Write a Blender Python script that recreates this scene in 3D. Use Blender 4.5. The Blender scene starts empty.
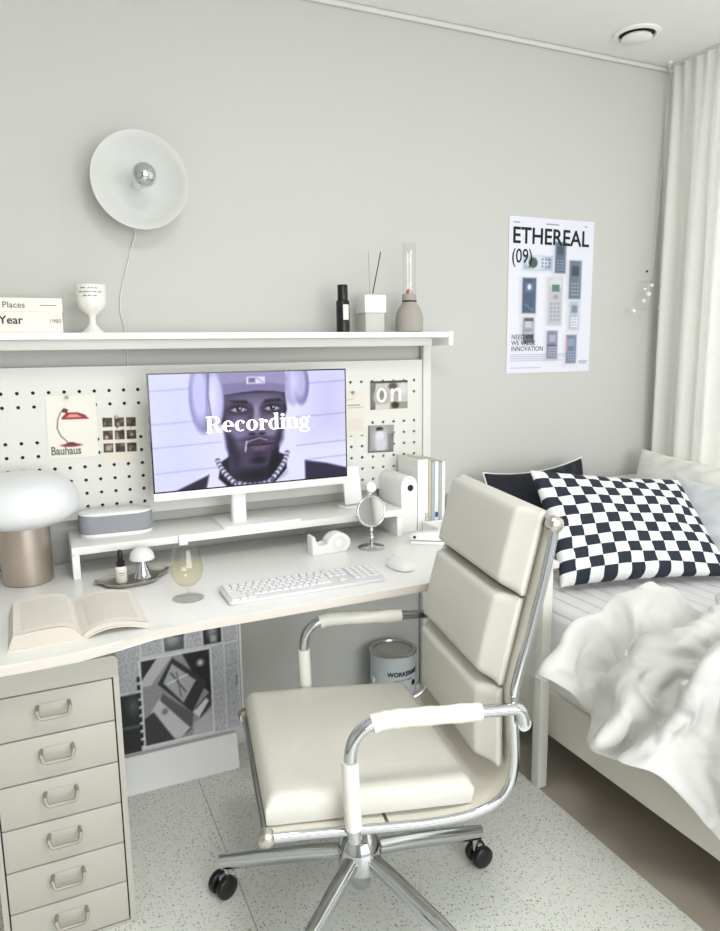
import bpy, bmesh, math, random
import numpy as np
from mathutils import Vector, Matrix, noise
random.seed(7)
sc = bpy.context.scene
COL = sc.collection
PI = math.pi
V = Vector

# ------------------------------------------------------------------ materials
def lin(c):
    return tuple(((x/255)/12.92 if x/255 <= .04045 else ((x/255+.055)/1.055)**2.4) for x in c)

def mat(name, rgb, rough=.5, metal=0, bump=0, bscale=200, spec=.5, var=0, coat=0, emit=0, trans=0, ior=1.45, sheen=0):
    m = bpy.data.materials.new(name); m.use_nodes = True
    nt = m.node_tree; b = nt.nodes['Principled BSDF']
    c = lin(rgb)+(1,)
    b.inputs['Base Color'].default_value = c
    b.inputs['Roughness'].default_value = rough
    b.inputs['Metallic'].default_value = metal
    b.inputs['Specular IOR Level'].default_value = spec
    b.inputs['Coat Weight'].default_value = coat
    b.inputs['Transmission Weight'].default_value = trans
    b.inputs['IOR'].default_value = ior
    b.inputs['Sheen Weight'].default_value = sheen
    if emit:
        b.inputs['Emission Color'].default_value = c
        b.inputs['Emission Strength'].default_value = emit
    if var or bump:
        tc = nt.nodes.new('ShaderNodeTexCoord')
        n = nt.nodes.new('ShaderNodeTexNoise'); n.inputs['Scale'].default_value = bscale
        n.inputs['Detail'].default_value = 3
        nt.links.new(tc.outputs['Object'], n.inputs['Vector'])
        if bump:
            bp = nt.nodes.new('ShaderNodeBump'); bp.inputs['Strength'].default_value = bump
            bp.inputs['Distance'].default_value = .002
            nt.links.new(n.outputs['Fac'], bp.inputs['Height'])
            nt.links.new(bp.outputs['Normal'], b.inputs['Normal'])
        if var:
            mx = nt.nodes.new('ShaderNodeMix'); mx.data_type = 'RGBA'
            mx.inputs['A'].default_value = c
            mx.inputs['B'].default_value = tuple(x*(1-var) for x in c[:3])+(1,)
            nt.links.new(n.outputs['Fac'], mx.inputs['Factor'])
            nt.links.new(mx.outputs['Result'], b.inputs['Base Color'])
    return m

M = dict(
    wall=mat('wall_paint', (197,197,193), .9, bump=.15, bscale=350),
    ceil=mat('ceiling_paint', (232,233,229), .9, bump=.1, bscale=300),
    trim=mat('trim_paint', (212,213,208), .6, bump=.02),
    lam=mat('white_laminate', (238,237,234), .3, bump=.03, bscale=500),
    edge=mat('edge_band', (214,207,199), .5, bump=.03),
    wmetal=mat('white_powder_coat', (220,220,214), .45, bump=.06, bscale=900),
    cab=mat('cabinet_lacquer', (181,178,169), .45, bump=.06, bscale=900),
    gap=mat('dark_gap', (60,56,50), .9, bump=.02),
    handle=mat('handle_metal', (146,140,128), .42, .35, bump=.02),
    plastic=mat('white_plastic', (238,238,236), .35, bump=.02),
    gplastic=mat('grey_plastic', (214,215,216), .45, bump=.02),
    key=mat('keycap', (232,232,232), .5, bump=.02),
    black=mat('black_plastic', (18,18,20), .35, bump=.02),
    blackglass=mat('black_glass', (8,8,9), .12, bump=.01),
    chrome=mat('chrome', (205,207,210), .06, 1, bump=.01),
    satin=mat('satin_metal', (200,196,188), .28, 1, bump=.02),
    brushed=mat('brushed_nickel', (188,176,164), .38, .85, bump=.05, bscale=400),
    leather=mat('ivory_leather', (212,210,201), .40, bump=.5, bscale=420),
    shell=mat('ivory_mesh', (230,226,214), .5, bump=.4, bscale=600),
    sleeve=mat('white_vinyl', (226,224,216), .38, bump=.25, bscale=60),
    opal=mat('opal_glass', (226,228,229), .35, coat=.3, bump=.01),
    ceramic=mat('white_ceramic', (232,230,224), .3, coat=.3, bump=.01),
    lampm=mat('lamp_enamel', (207,208,205), .45, bump=.02),
    cloth=mat('speaker_mesh', (160,163,170), .8, bump=.9, bscale=1500),
    paper=mat('paper', (232,228,220), .85, bump=.05, bscale=600),
    pages=mat('page_edges', (214,206,194), .9, bump=.6, bscale=900),
    ink=mat('ink', (40,38,38), .8, bump=.01),
    inkg=mat('grey_ink', (120,118,116), .8, bump=.01),
    inkblack=mat('black_ink', (12,12,14), .7, bump=.01),
    sheet=mat('white_sheet', (240,239,240), .85, bump=.25, bscale=250, sheen=.2),
    duvet=mat('ivory_duvet', (208,208,205), .8, bump=.3, bscale=160, sheen=.2),
    linen=mat('white_linen', (228,227,221), .85, bump=.4, bscale=300, sheen=.2),
    greylinen=mat('pale_grey_linen', (212,216,219), .85, bump=.4, bscale=300, sheen=.2),
    navy=mat('navy_cotton', (26,29,38), .85, bump=.4, bscale=300, sheen=.1),
    bedw=mat('bed_lacquer', (218,214,205), .5, bump=.03),
    beige=mat('beige_cover', (206,190,158), .6, bump=.03),
    blueg=mat('blue_grey_cover', (168,180,192), .5, bump=.03),
    bluelabel=mat('blue_label', (50,70,150), .5, bump=.01),
    can=mat('can_label', (200,208,210), .45, bump=.02),
    canlid=mat('tin_lid', (190,190,184), .3, .9, bump=.2, bscale=40),
    stone=mat('grey_stone', (165,160,152), .75, bump=.3, bscale=300),
    conc=mat('light_concrete', (196,194,190), .8, bump=.3, bscale=300),
    copper=mat('copper', (205,130,100), .3, .8, bump=.02),
    mirror=mat('mirror_glass', (235,235,235), .02, 1, bump=.001),
    caster=mat('caster_rubber', (22,22,24), .35, bump=.05),
    cream=mat('cream_card', (226,220,206), .85, bump=.05),
    pearl=mat('pearl', (240,240,235), .25, coat=.5, bump=.01),
    winframe=mat('window_frame', (225,225,222), .5, bump=.02),
)
# print / picture surface: colours come from a painted colour attribute
def printmat(name, rough=.6, emit=0):
    m = bpy.data.materials.new(name); m.use_nodes = True; nt = m.node_tree
    b = nt.nodes['Principled BSDF']; a = nt.nodes.new('ShaderNodeAttribute'); a.attribute_name = 'Col'
    if emit:
        b.inputs['Specular IOR Level'].default_value = .12
        b.inputs['Base Color'].default_value = (.01, .01, .01, 1)
        nt.links.new(a.outputs['Color'], b.inputs['Emission Color'])
        b.inputs['Emission Strength'].default_value = emit
    else:
        nt.links.new(a.outputs['Color'], b.inputs['Base Color'])
    b.inputs['Roughness'].default_value = rough
    return m
def thin_glass(name, tint, refl=1.0):
    # thin walled glass: light passes straight through, the surface mirrors at grazing angles
    m = bpy.data.materials.new(name); m.use_nodes = True; nt = m.node_tree; nt.nodes.clear()
    out = nt.nodes.new('ShaderNodeOutputMaterial'); t = nt.nodes.new('ShaderNodeBsdfTransparent'); g = nt.nodes.new('ShaderNodeBsdfGlossy')
    t.inputs[0].default_value = lin(tint)+(1,); g.inputs['Roughness'].default_value = .03
    fr = nt.nodes.new('ShaderNodeLayerWeight'); fr.inputs[0].default_value = .5
    pw = nt.nodes.new('ShaderNodeMath'); pw.operation = 'POWER'; pw.inputs[1].default_value = 3.5
    ml = nt.nodes.new('ShaderNodeMath'); ml.operation = 'MULTIPLY_ADD'; ml.inputs[1].default_value = .22*refl; ml.inputs[2].default_value = .035*refl
    nt.links.new(fr.outputs['Facing'], pw.inputs[0]); nt.links.new(pw.outputs[0], ml.inputs[0])
    mx = nt.nodes.new('ShaderNodeMixShader'); nt.links.new(ml.outputs[0], mx.inputs[0])
    nt.links.new(t.outputs[0], mx.inputs[1]); nt.links.new(g.outputs[0], mx.inputs[2]); nt.links.new(mx.outputs[0], out.inputs[0])
    return m
M['clear'] = thin_glass('clear_glass', (253,253,253))
M['wine'] = thin_glass('pale_drink', (255,252,236), .5)
M['print'] = printmat('printed_paper')
M['screen'] = printmat('lit_screen', .35, 1.0)
M['screentext'] = mat('screen_lettering', (250,250,255), .4, emit=1.0)

def checker_mat():
    m = bpy.data.materials.new('navy_check_cotton'); m.use_nodes = True; nt = m.node_tree
    b = nt.nodes['Principled BSDF']; b.inputs['Roughness'].default_value = .85
    uv = nt.nodes.new('ShaderNodeUVMap')
    mp = nt.nodes.new('ShaderNodeMapping'); mp.inputs['Scale'].default_value = (13, 11, 1)
    ck = nt.nodes.new('ShaderNodeTexChecker'); ck.inputs['Scale'].default_value = 1
    ck.inputs['Color1'].default_value = lin((36,42,56))+(1,)
    ck.inputs['Color2'].default_value = lin((240,240,240))+(1,)
    nt.links.new(uv.outputs[0], mp.inputs[0]); nt.links.new(mp.outputs[0], ck.inputs[0])
    nt.links.new(ck.outputs[0], b.inputs['Base Color'])
    return m
def crumple(m, scale, dist):
    nt = m.node_tree; b = nt.nodes['Principled BSDF']; old = b.inputs['Normal'].links[0].from_node
    tc = nt.nodes.new('ShaderNodeTexCoord'); n = nt.nodes.new('ShaderNodeTexNoise'); n.inputs['Scale'].default_value = scale
    n.inputs['Detail'].default_value = 4; n.inputs['Distortion'].default_value = 1.2; n.noise_type = 'RIDGED_MULTIFRACTAL'
    bp = nt.nodes.new('ShaderNodeBump'); bp.inputs['Strength'].default_value = 1; bp.inputs['Distance'].default_value = dist
    nt.links.new(tc.outputs['Object'], n.inputs['Vector']); nt.links.new(n.outputs['Fac'], bp.inputs['Height'])
    nt.links.new(bp.outputs[0], old.inputs['Normal'])
crumple(M['duvet'], 8, .022)
M['check'] = checker_mat()

def floor_mats():
    # speckled vinyl mat
    m = bpy.data.materials.new('speckled_vinyl'); m.use_nodes = True; nt = m.node_tree
    b = nt.nodes['Principled BSDF']; b.inputs['Roughness'].default_value = .45
    tc = nt.nodes.new('ShaderNodeTexCoord')
    def speck(scale, r, thr):
        v = nt.nodes.new('ShaderNodeTexVoronoi'); v.inputs['Scale'].default_value = scale
        nt.links.new(tc.outputs['Object'], v.inputs['Vector'])
        lt = nt.nodes.new('ShaderNodeMath'); lt.operation = 'LESS_THAN'; lt.inputs[1].default_value = r
        nt.links.new(v.outputs['Distance'], lt.inputs[0])
        sep = nt.nodes.new('ShaderNodeSeparateColor'); nt.links.new(v.outputs['Color'], sep.inputs[0])
        l2 = nt.nodes.new('ShaderNodeMath'); l2.operation = 'LESS_THAN'; l2.inputs[1].default_value = thr
        nt.links.new(sep.outputs[0], l2.inputs[0])
        mu = nt.nodes.new('ShaderNodeMath'); mu.operation = 'MULTIPLY'
        nt.links.new(lt.outputs[0], mu.inputs[0]); nt.links.new(l2.outputs[0], mu.inputs[1])
        return mu.outputs[0]
    base = lin((228,230,224))+(1,)
    n = nt.nodes.new('ShaderNodeTexNoise'); n.inputs['Scale'].default_value = 60
    nt.links.new(tc.outputs['Object'], n.inputs['Vector'])
    cur = None
    mx = nt.nodes.new('ShaderNodeMix'); mx.data_type = 'RGBA'
    mx.inputs['A'].default_value = base; mx.inputs['B'].default_value = lin((217,219,212))+(1,)
    nt.links.new(n.outputs['Fac'], mx.inputs['Factor']); cur = mx.outputs['Result']
    for s, r, t, c in ((110, .24, .5, (172,172,164)), (85, .20, .33, (128,127,121)), (170, .28, .4, (158,158,151))):
        x = nt.nodes.new('ShaderNodeMix'); x.data_type = 'RGBA'
        nt.links.new(cur, x.inputs['A']); x.inputs['B'].default_value = lin(c)+(1,)
        nt.links.new(speck(s, r, t), x.inputs['Factor']); cur = x.outputs['Result']
    nt.links.new(cur, b.inputs['Base Color'])
    M['vinyl'] = m
    M['floor'] = mat('floor_laminate', (172,163,150), .5, var=.12, bscale=6)
floor_mats()

def quilt_mat():
    m = mat('quilted_cover', (242,241,243), .85); nt = m.node_tree; b = nt.nodes['Principled BSDF']
    tc = nt.nodes.new('ShaderNodeTexCoord'); w = nt.nodes.new('ShaderNodeTexWave')
    w.bands_direction = 'X'; w.inputs['Scale'].default_value = 5.2; w.inputs['Distortion'].default_value = .6
    nt.links.new(tc.outputs['Object'], w.inputs['Vector'])
    r = nt.nodes.new('ShaderNodeMath'); r.operation = 'POWER'; r.inputs[1].default_value = .15
    nt.links.new(w.outputs['Fac'], r.inputs[0])
    bp = nt.nodes.new('ShaderNodeBump'); bp.inputs['Strength'].default_value = .8; bp.inputs['Distance'].default_value = .012
    nt.links.new(r.outputs[0], bp.inputs['Height']); nt.links.new(bp.outputs[0], b.inputs['Normal'])
    return m
M['quilt'] = quilt_mat()

def sheer_mat():
    m = bpy.data.materials.new('sheer_curtain'); m.use_nodes = True; nt = m.node_tree
    nt.nodes.clear()
    out = nt.nodes.new('ShaderNodeOutputMaterial')
    d = nt.nodes.new('ShaderNodeBsdfDiffuse'); d.inputs[0].default_value = lin((232,231,226))+(1,)
    t = nt.nodes.new('ShaderNodeBsdfTranslucent'); t.inputs[0].default_value = lin((232,231,226))+(1,)
    tr = nt.nodes.new('ShaderNodeBsdfTransparent')
    a = nt.nodes.new('ShaderNodeMixShader'); a.inputs[0].default_value = .13
    c = nt.nodes.new('ShaderNodeMixShader'); c.inputs[0].default_value = .05
    nt.links.new(d.outputs[0], a.inputs[1]); nt.links.new(t.outputs[0], a.inputs[2])
    nt.links.new(a.outputs[0], c.inputs[1]); nt.links.new(tr.outputs[0], c.inputs[2])
    nt.links.new(c.outputs[0], out.inputs[0])
    return m
M['sheer'] = sheer_mat()

# ------------------------------------------------------------------ builders
class B:
    def __init__(s): s.bm = bmesh.new()
    def _xf(s, vs, m):
        if m is not None: bmesh.ops.transform(s.bm, matrix=m, verts=vs)
    def box(s, x0, x1, y0, y1, z0, z1, bev=0, seg=2, m=None):
        r = bmesh.ops.create_cube(s.bm, size=1); vs = r['verts']
        for v in vs:
            v.co = V(((x0+x1)/2+v.co.x*(x1-x0), (y0+y1)/2+v.co.y*(y1-y0), (z0+z1)/2+v.co.z*(z1-z0)))
        if bev:
            es = list({e for v in vs for e in v.link_edges})
            r = bmesh.ops.bevel(s.bm, geom=es, offset=bev, segments=seg, affect='EDGES', profile=.5)
            vs = list({v for f in r['faces'] for v in f.verts} | {v for v in vs if v.is_valid})
        s._xf(vs, m); return s
    def prism(s, pts, z0, z1, bev=0, seg=2, m=None):
        """outline in xy extruded from z0 to z1"""
        lo = [s.bm.verts.new((x, y, z0)) for x, y in pts]; hi = [s.bm.verts.new((x, y, z1)) for x, y in pts]
        n = len(pts); a = s.bm.faces.new(lo[::-1]); b = s.bm.faces.new(hi)
        for i in range(n): s.bm.faces.new((lo[i], lo[(i+1) % n], hi[(i+1) % n], hi[i]))
        vs = lo+hi
        if bev:
            es = list(set(a.edges) | set(b.edges))
            r = bmesh.ops.bevel(s.bm, geom=es, offset=bev, segments=seg, affect='EDGES', profile=.5)
            vs = list({v for f in r['faces'] for v in f.verts} | {v for v in vs if v.is_valid})
        bmesh.ops.recalc_face_normals(s.bm, faces=list({f for v in vs for f in v.link_faces}))
        s._xf(vs, m); return s
    def lathe(s, prof, c=(0, 0, 0), n=32, m=None, sx=1, sy=1):
        rings = []; vs = []
        for r, z in prof:
            if r < 1e-6:
                v = s.bm.verts.new((c[0], c[1], c[2]+z)); rings.append([v]); vs.append(v)
            else:
                rg = [s.bm.verts.new((c[0]+sx*r*math.cos(2*PI*i/n), c[1]+sy*r*math.sin(2*PI*i/n), c[2]+z)) for i in range(n)]
                rings.append(rg); vs += rg
        for a, b in zip(rings, rings[1:]):
            for i in range(n):
                j = (i+1) % n
                if len(a) == 1 and len(b) == 1: continue
                if len(a) == 1: s.bm.faces.new((a[0], b[j], b[i]))
                elif len(b) == 1: s.bm.faces.new((a[i], a[j], b[0]))
                else: s.bm.faces.new((a[i], a[j], b[j], b[i]))
        s._xf(vs, m); return s
    def tube(s, pts, r, n=12, ry=None, up=None, closed=False, cap=True):
        """swept tube; r may be a list; ry = second radius (flat bars)"""
        pts = [V(p) for p in pts]; N = len(pts)
        rs = r if isinstance(r, (list, tuple)) else [r]*N
        up = V(up) if up else None
        rings = []; prev = None
        for i, p in enumerate(pts):
            if closed: t = pts[(i+1) % N]-pts[i-1]
            else: t = pts[min(i+1, N-1)]-pts[max(i-1, 0)]
            t.normalize()
            if up is not None: u = up-t*up.dot(t)
            elif prev is None:
                a = V((0, 0, 1)) if abs(t.z) < .9 else V((1, 0, 0)); u = a-t*a.dot(t)
            else: u = prev-t*prev.dot(t)
            u.normalize(); prev = u; w = t.cross(u)
            q = ry if ry is not None else rs[i]
            rings.append([s.bm.verts.new(p+u*q*math.cos(2*PI*k/n)+w*rs[i]*math.sin(2*PI*k/n)) for k in range(n)])
        for i in range(N if closed else N-1):
            a, b = rings[i], rings[(i+1) % N]
            for k in range(n): s.bm.faces.new((a[k], a[(k+1) % n], b[(k+1) % n], b[k]))
        if cap and not closed:
            s.bm.faces.new(rings[0][::-1]); s.bm.faces.new(rings[-1])
        return s
    def ball(s, c, r, seg=16, sc_=(1, 1, 1)):
        R = bmesh.ops.create_uvsphere(s.bm, u_segments=seg, v_segments=max(6, seg*2//3), radius=r)
        for v in R['verts']: v.co = V((c[0]+v.co.x*sc_[0], c[1]+v.co.y*sc_[1], c[2]+v.co.z*sc_[2]))
        return s

def link(name, me, mt, parent=None, loc=None, rot=None):
    o = bpy.data.objects.new(name, me); COL.objects.link(o)
    if mt and not me.materials:
        me.materials.append(M[mt] if isinstance(mt, str) else mt)
    if parent: o.parent = parent
    if loc: o.location = loc
    if rot: o.rotation_euler = rot
    return o

def obj(name, b, mt, parent=None, loc=None, rot=None, smooth=True, ang=35, sub=0):
    me = bpy.data.meshes.new(name)
    bmesh.ops.recalc_face_normals(b.bm, faces=b.bm.faces)
    b.bm.to_mesh(me); b.bm.free()
    if smooth:
        me.polygons.foreach_set('use_smooth', [True]*len(me.polygons))
        me.set_sharp_from_angle(angle=math.radians(ang))
    o = link(name, me, mt, parent, loc, rot)
    if sub:
        md = o.modifiers.new('sub', 'SUBSURF'); md.levels = sub; md.render_levels = sub
    return o

def tag(o, label, cat, group=None):
    o['label'] = label; o['category'] = cat
    if group: o['group'] = group
    return o
def thing(name, label, cat, loc=(0, 0, 0), rz=0, group=None):
    o = bpy.data.objects.new(name, None); COL.objects.link(o)
    o.location = loc; o.rotation_euler = (0, 0, rz); o.empty_display_size = .05
    return tag(o, label, cat, group)
def struct(o): o['kind'] = 'structure'; return o

def rrect(x0, x1, y0, y1, r, n=5):
    pts = []
    for cx, cy, a in ((x1-r, y1-r, 0), (x0+r, y1-r, 90), (x0+r, y0+r, 180), (x1-r, y0+r, 270)):
        for i in range(n+1):
            t = math.radians(a+90*i/n); pts.append((cx+r*math.cos(t), cy+r*math.sin(t)))
    return pts
def smooth_path(pts, n=6):
    P = [V(p) for p in pts]; out = []
    for i in range(len(P)-1):
        p0 = P[max(i-1, 0)]; p1 = P[i]; p2 = P[i+1]; p3 = P[min(i+2, len(P)-1)]
        for k in range(n):
            t = k/n
            out.append(.5*((2*p1)+(p2-p0)*t+(2*p0-5*p1+4*p2-p3)*t*t+(3*p1-p0-3*p2+p3)*t**3))
    out.append(P[-1]); return out

def text(name, s, parent, mt, size, loc, rot=(PI/2, 0, 0), sx=1, align='LEFT', bold=0, spacing=1, depth=.0003, lead=1):
    cu = bpy.data.curves.new('lettering', 'FONT'); cu.body = s; cu.size = size
    cu.align_x = align; cu.extrude = depth; cu.offset = bold; cu.space_character = spacing; cu.space_line = lead
    cu.resolution_u = 3
    o = bpy.data.objects.new('tmp', cu); COL.objects.link(o)
    dg = bpy.context.evaluated_depsgraph_get(); dg.update()
    me = bpy.data.meshes.new_from_object(o.evaluated_get(dg))
    bpy.data.objects.remove(o)
    me.transform(Matrix.Diagonal((sx, 1, 1, 1)))
    me.materials.clear(); me.materials.append(M[mt])
    t = bpy.data.objects.new(name, me); COL.objects.link(t)
    t.parent = parent; t.location = loc; t.rotation_euler = rot
    return t

# ------------------------------------------------------------------ painter for flat printed pictures
class Paint:
    def __init__(s, w, h, bg):
        s.w, s.h = w, h
        s.a = np.ones((h, w, 3))*np.array(bg)/255.
        yy, xx = np.mgrid[0:h, 0:w]
        s.X = (xx+.5)/w; s.Y = (yy+.5)/h; s.px = 1./h; s.asp = w/h
    def blend(s, al, c):
        s.a = s.a*(1-al[..., None])+al[..., None]*np.array(c)/255.
    def _sm(s, d, soft):
        return np.clip(.5-d/(soft*2), 0, 1)
    def ell(s, cx, cy, rx, ry, c, soft=None, rot=0, al=1):
        dx = (s.X-cx)*s.asp; dy = s.Y-cy; a = math.radians(rot); rx = rx*s.asp
        u = dx*math.cos(a)+dy*math.sin(a); v = -dx*math.sin(a)+dy*math.cos(a)
        k = np.sqrt((u/rx)**2+(v/ry)**2)+1e-9
        d = (k-1)*min(rx, ry)
        s.blend(al*s._sm(d, soft or s.px), c)
    def rect(s, x0, y0, x1, y1, c, soft=None, al=1):
        dx = (np.abs(s.X-(x0+x1)/2)-abs(x1-x0)/2)*s.asp; dy = np.abs(s.Y-(y0+y1)/2)-abs(y1-y0)/2
        s.blend(al*s._sm(np.maximum(dx, dy), soft or s.px*.6), c)
    def poly(s, pts, c, soft=None, al=1):
        P = [(x*s.asp, y) for x, y in pts]; X = s.X*s.asp; Y = s.Y
        ins = np.zeros(X.shape, bool); d2 = np.full(X.shape, 1e9)
        for i in range(len(P)):
            x1, y1 = P[i]; x2, y2 = P[(i+1) % len(P)]
            if y1 != y2:
                cr = ((y1 > Y) != (y2 > Y)) & (X < (x2-x1)*(Y-y1)/(y2-y1)+x1); ins ^= cr
            ex, ey = x2-x1, y2-y1; L = ex*ex+ey*ey+1e-12
            t = np.clip(((X-x1)*ex+(Y-y1)*ey)/L, 0, 1)
            d2 = np.minimum(d2, (X-x1-t*ex)**2+(Y-y1-t*ey)**2)
        d = np.sqrt(d2); d[ins] *= -1
        s.blend(al*s._sm(d, soft or s.px), c)
    def line(s, pts, w, c, soft=None, al=1):
        X = s.X*s.asp; Y = s.Y; d2 = np.full(X.shape, 1e9)
        for (x1, y1), (x2, y2) in zip(pts, pts[1:]):
            x1 *= s.asp; x2 *= s.asp; ex, ey = x2-x1, y2-y1; L = ex*ex+ey*ey+1e-12
            t = np.clip(((X-x1)*ex+(Y-y1)*ey)/L, 0, 1)
            d2 = np.minimum(d2, (X-x1-t*ex)**2+(Y-y1-t*ey)**2)
        s.blend(al*s._sm(np.sqrt(d2)-w/2, soft or s.px), c)
    def textblock(s, x0, y0, x1, y1, lh, c, al=.7, seed=1):
        rnd = random.Random(seed); y = y0
        while y < y1:
            x = x0
            while x < x1-.004:
                w = min(rnd.uniform(.008, .04), x1-x); s.rect(x, y, x+w*.8, y+lh*.5, c, al=al*rnd.uniform(.6, 1)); x += w+.004
            y += lh
    def grain(s, amt, seed=3):
        r = np.random.RandomState(seed); s.a = np.clip(s.a+r.normal(0, amt, (s.h, s.w, 1)), 0, 1)
    def panel(s, name, w, h, mt, parent, loc, rot=(PI/2, 0, 0)):
        """flat grid w x h in the local xy plane (origin lower left) coloured by the painting"""
        nx, ny = s.w, s.h
        xs = np.linspace(0, w, nx); ys = np.linspace(h, 0, ny)
        co = np.zeros((ny, nx, 3)); co[..., 0] = xs[None]; co[..., 1] = ys[:, None]
        me = bpy.data.meshes.new(name)
        idx = np.arange(nx*ny).reshape(ny, nx)
        f = np.stack([idx[1:, :-1], idx[1:, 1:], idx[:-1, 1:], idx[:-1, :-1]], -1).reshape(-1, 4)
        me.vertices.add(nx*ny); me.vertices.foreach_set('co', co.reshape(-1))
        me.loops.add(f.size); me.loops.foreach_set('vertex_index', f.reshape(-1).astype(np.int32))
        me.polygons.add(len(f)); me.polygons.foreach_set('loop_start', np.arange(0, f.size, 4, dtype=np.int32))
        me.update(calc_edges=True)
        L = np.where(s.a <= .04045, s.a/12.92, ((s.a+.055)/1.055)**2.4)
        at = me.color_attributes.new('Col', 'FLOAT_COLOR', 'POINT')
        at.data.foreach_set('color', np.concatenate([L, np.ones((ny, nx, 1))], -1).reshape(-1).astype(np.float32))
        return link(name, me, mt, parent, loc, rot)

# ------------------------------------------------------------------ the room
RX0, RX1, RY, RH = -1.7, 2.50, -3.7, 2.455
struct(obj('floor', B().box(RX0-.1, RX1+.1, RY, .1, -.06, 0), 'floor'))
struct(obj('ceiling', B().box(RX0-.1, RX1+.1, RY, .1, RH, RH+.06), 'ceil'))
struct(obj('wall_back', B().box(RX0-.1, RX1+.1, 0, .1, 0, RH), 'wall'))
rw = B().box(RX0, -.35, RY-.1, RY, 0, RH).box(-.35, 2.3, RY-.1, RY, 2.15, RH).box(2.3, RX1, RY-.1, RY, 0, RH)
struct(obj('wall_rear', rw, 'wall'))
struct(obj('wall_left', B().box(RX0-.1, RX0, RY, 0, 0, RH), 'wall'))
WY0, WY1, WZ0, WZ1 = -3.0, -.22, .45, 2.38
wr = B().box(RX1, RX1+.12, WY1, 0, 0, RH).box(RX1, RX1+.12, RY, WY0, 0, RH)
wr.box(RX1, RX1+.12, WY0, WY1, 0, WZ0).box(RX1, RX1+.12, WY0, WY1, WZ1, RH)
struct(obj('wall_right', wr, 'wall'))
wf = B()
for y in (WY0, (WY0+WY1)/2, WY1): wf.box(RX1+.04, RX1+.09, y-.03, y+.03, WZ0, WZ1)
for z in (WZ0, WZ1): wf.box(RX1+.04, RX1+.09, WY0, WY1, z-.03, z+.03)
struct(obj('window_1', wf, 'winframe'))
struct(obj('trim_1', B().box(RX0, RX1, -.014, -.0005, RH-.018, RH-.001, bev=.004), 'trim'))
struct(obj('baseboard_back', B().box(RX0, RX1, -.012, -.0005, 0, .07, bev=.003), 'trim'))

t = B().box(-1.2, .381, -3.1, -.0135, .0005, .003, bev=.0008, seg=1)
t.box(.3825, 1.332, -3.1, -.0135, .0005, .003, bev=.0008, seg=1)
tag(obj('floor_mat', t, 'vinyl'), 'pale speckled vinyl floor mat under the desk and chair', 'floor mat')
FZ = .003

# ------------------------------------------------------------------ curtain
def curtain():
    root = thing('curtain', 'cream sheer curtain hanging in folds beside the bed', 'curtain', (2.412, -.02, 0))
    b = B(); ny, nz = 420, 30; L = 2.6; z0, z1 = .32, 2.445
    rnd = random.Random(4)
    ph = [rnd.uniform(0, 6) for _ in range(6)]
    def off(y, z):
        k = (z-z0)/(z1-z0)
        a = .020*math.sin(y*58+ph[0]+.9*math.sin(y*9+ph[4])) + .013*math.sin(y*101+ph[1]) + .004*math.sin(y*190+ph[2])
        top = .010*math.sin(y*120+ph[3])
        return a*(1-k**5)+top*k**5+.006*(1-k)*math.sin(y*23+3*k)
    g = [[b.bm.verts.new((off(L*i/ny, z0+(z1-z0)*j/nz), -L*i/ny, z0+(z1-z0)*j/nz)) for j in range(nz+1)] for i in range(ny+1)]
    for i in range(ny):
        for j in range(nz): b.bm.faces.new((g[i][j], g[i+1][j], g[i+1][j+1], g[i][j+1]))
    obj('fabric', b, 'sheer', root, ang=180)
    b = B().box(-.012, .012, -2.6, 0, 2.446, 2.4545)
    obj('curtain_rail', b, 'trim', root)
curtain()

# ------------------------------------------------------------------ wall lamp
def wall_lamp():
    r = thing('wall_lamp', 'round white enamel wall lamp with a mirrored bulb above the shelf', 'lamp', (.322, 0, 1.838))
    mx = Matrix.Rotation(PI/2, 4, 'X')   # local +z -> -y
    R_ = .134
    prof = [(0.012, .046), (.03, .047), (.06, .056), (.09, .072), (.115, .090), (R_-.004, .103), (R_, .104), (R_, .098), (.115, .084), (.09, .066), (.06, .050), (.03, .041), (.012, .040)]
    obj('lamp_shade', B().lathe(prof+[prof[0]], n=72, m=mx), 'lampm', r, ang=50)
    obj('wall_mount', B().lathe([(0, .001), (.05, .001), (.05, .012), (.02, .02), (.02, .042), (0, .042)], n=32, m=mx), 'lampm', r)
    bulb = [(0, .203)]+[(.033*math.sin(PI*i/14), .170+.033*math.cos(PI*i/14)) for i in range(1, 12)]+[(.016, .112), (.016, .046), (0, .045)]
    bu = obj('bulb', B().lathe(bulb, n=32, m=mx), 'opal', r, ang=60)
    cap = [(.0334*math.sin(PI*.62*i/10), .170+.0334*math.cos(PI*.62*i/10)) for i in range(11)]
    obj('mirror_cap', B().lathe(cap, n=32, m=mx), 'chrome', bu, ang=60)
    pts = smooth_path([(-.003, -.012, -.05), (-.010, -.010, -.13), (-.022, -.006, -.17), (-.046, -.005, -.25), (-.062, -.005, -.31), (-.066, -.005, -.36), (-.056, -.005, -.42), (-.056, -.005, -.56)], 8)
    obj('power_cord', B().tube(pts, .0019, 8), 'gplastic', r)
wall_lamp()

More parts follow.
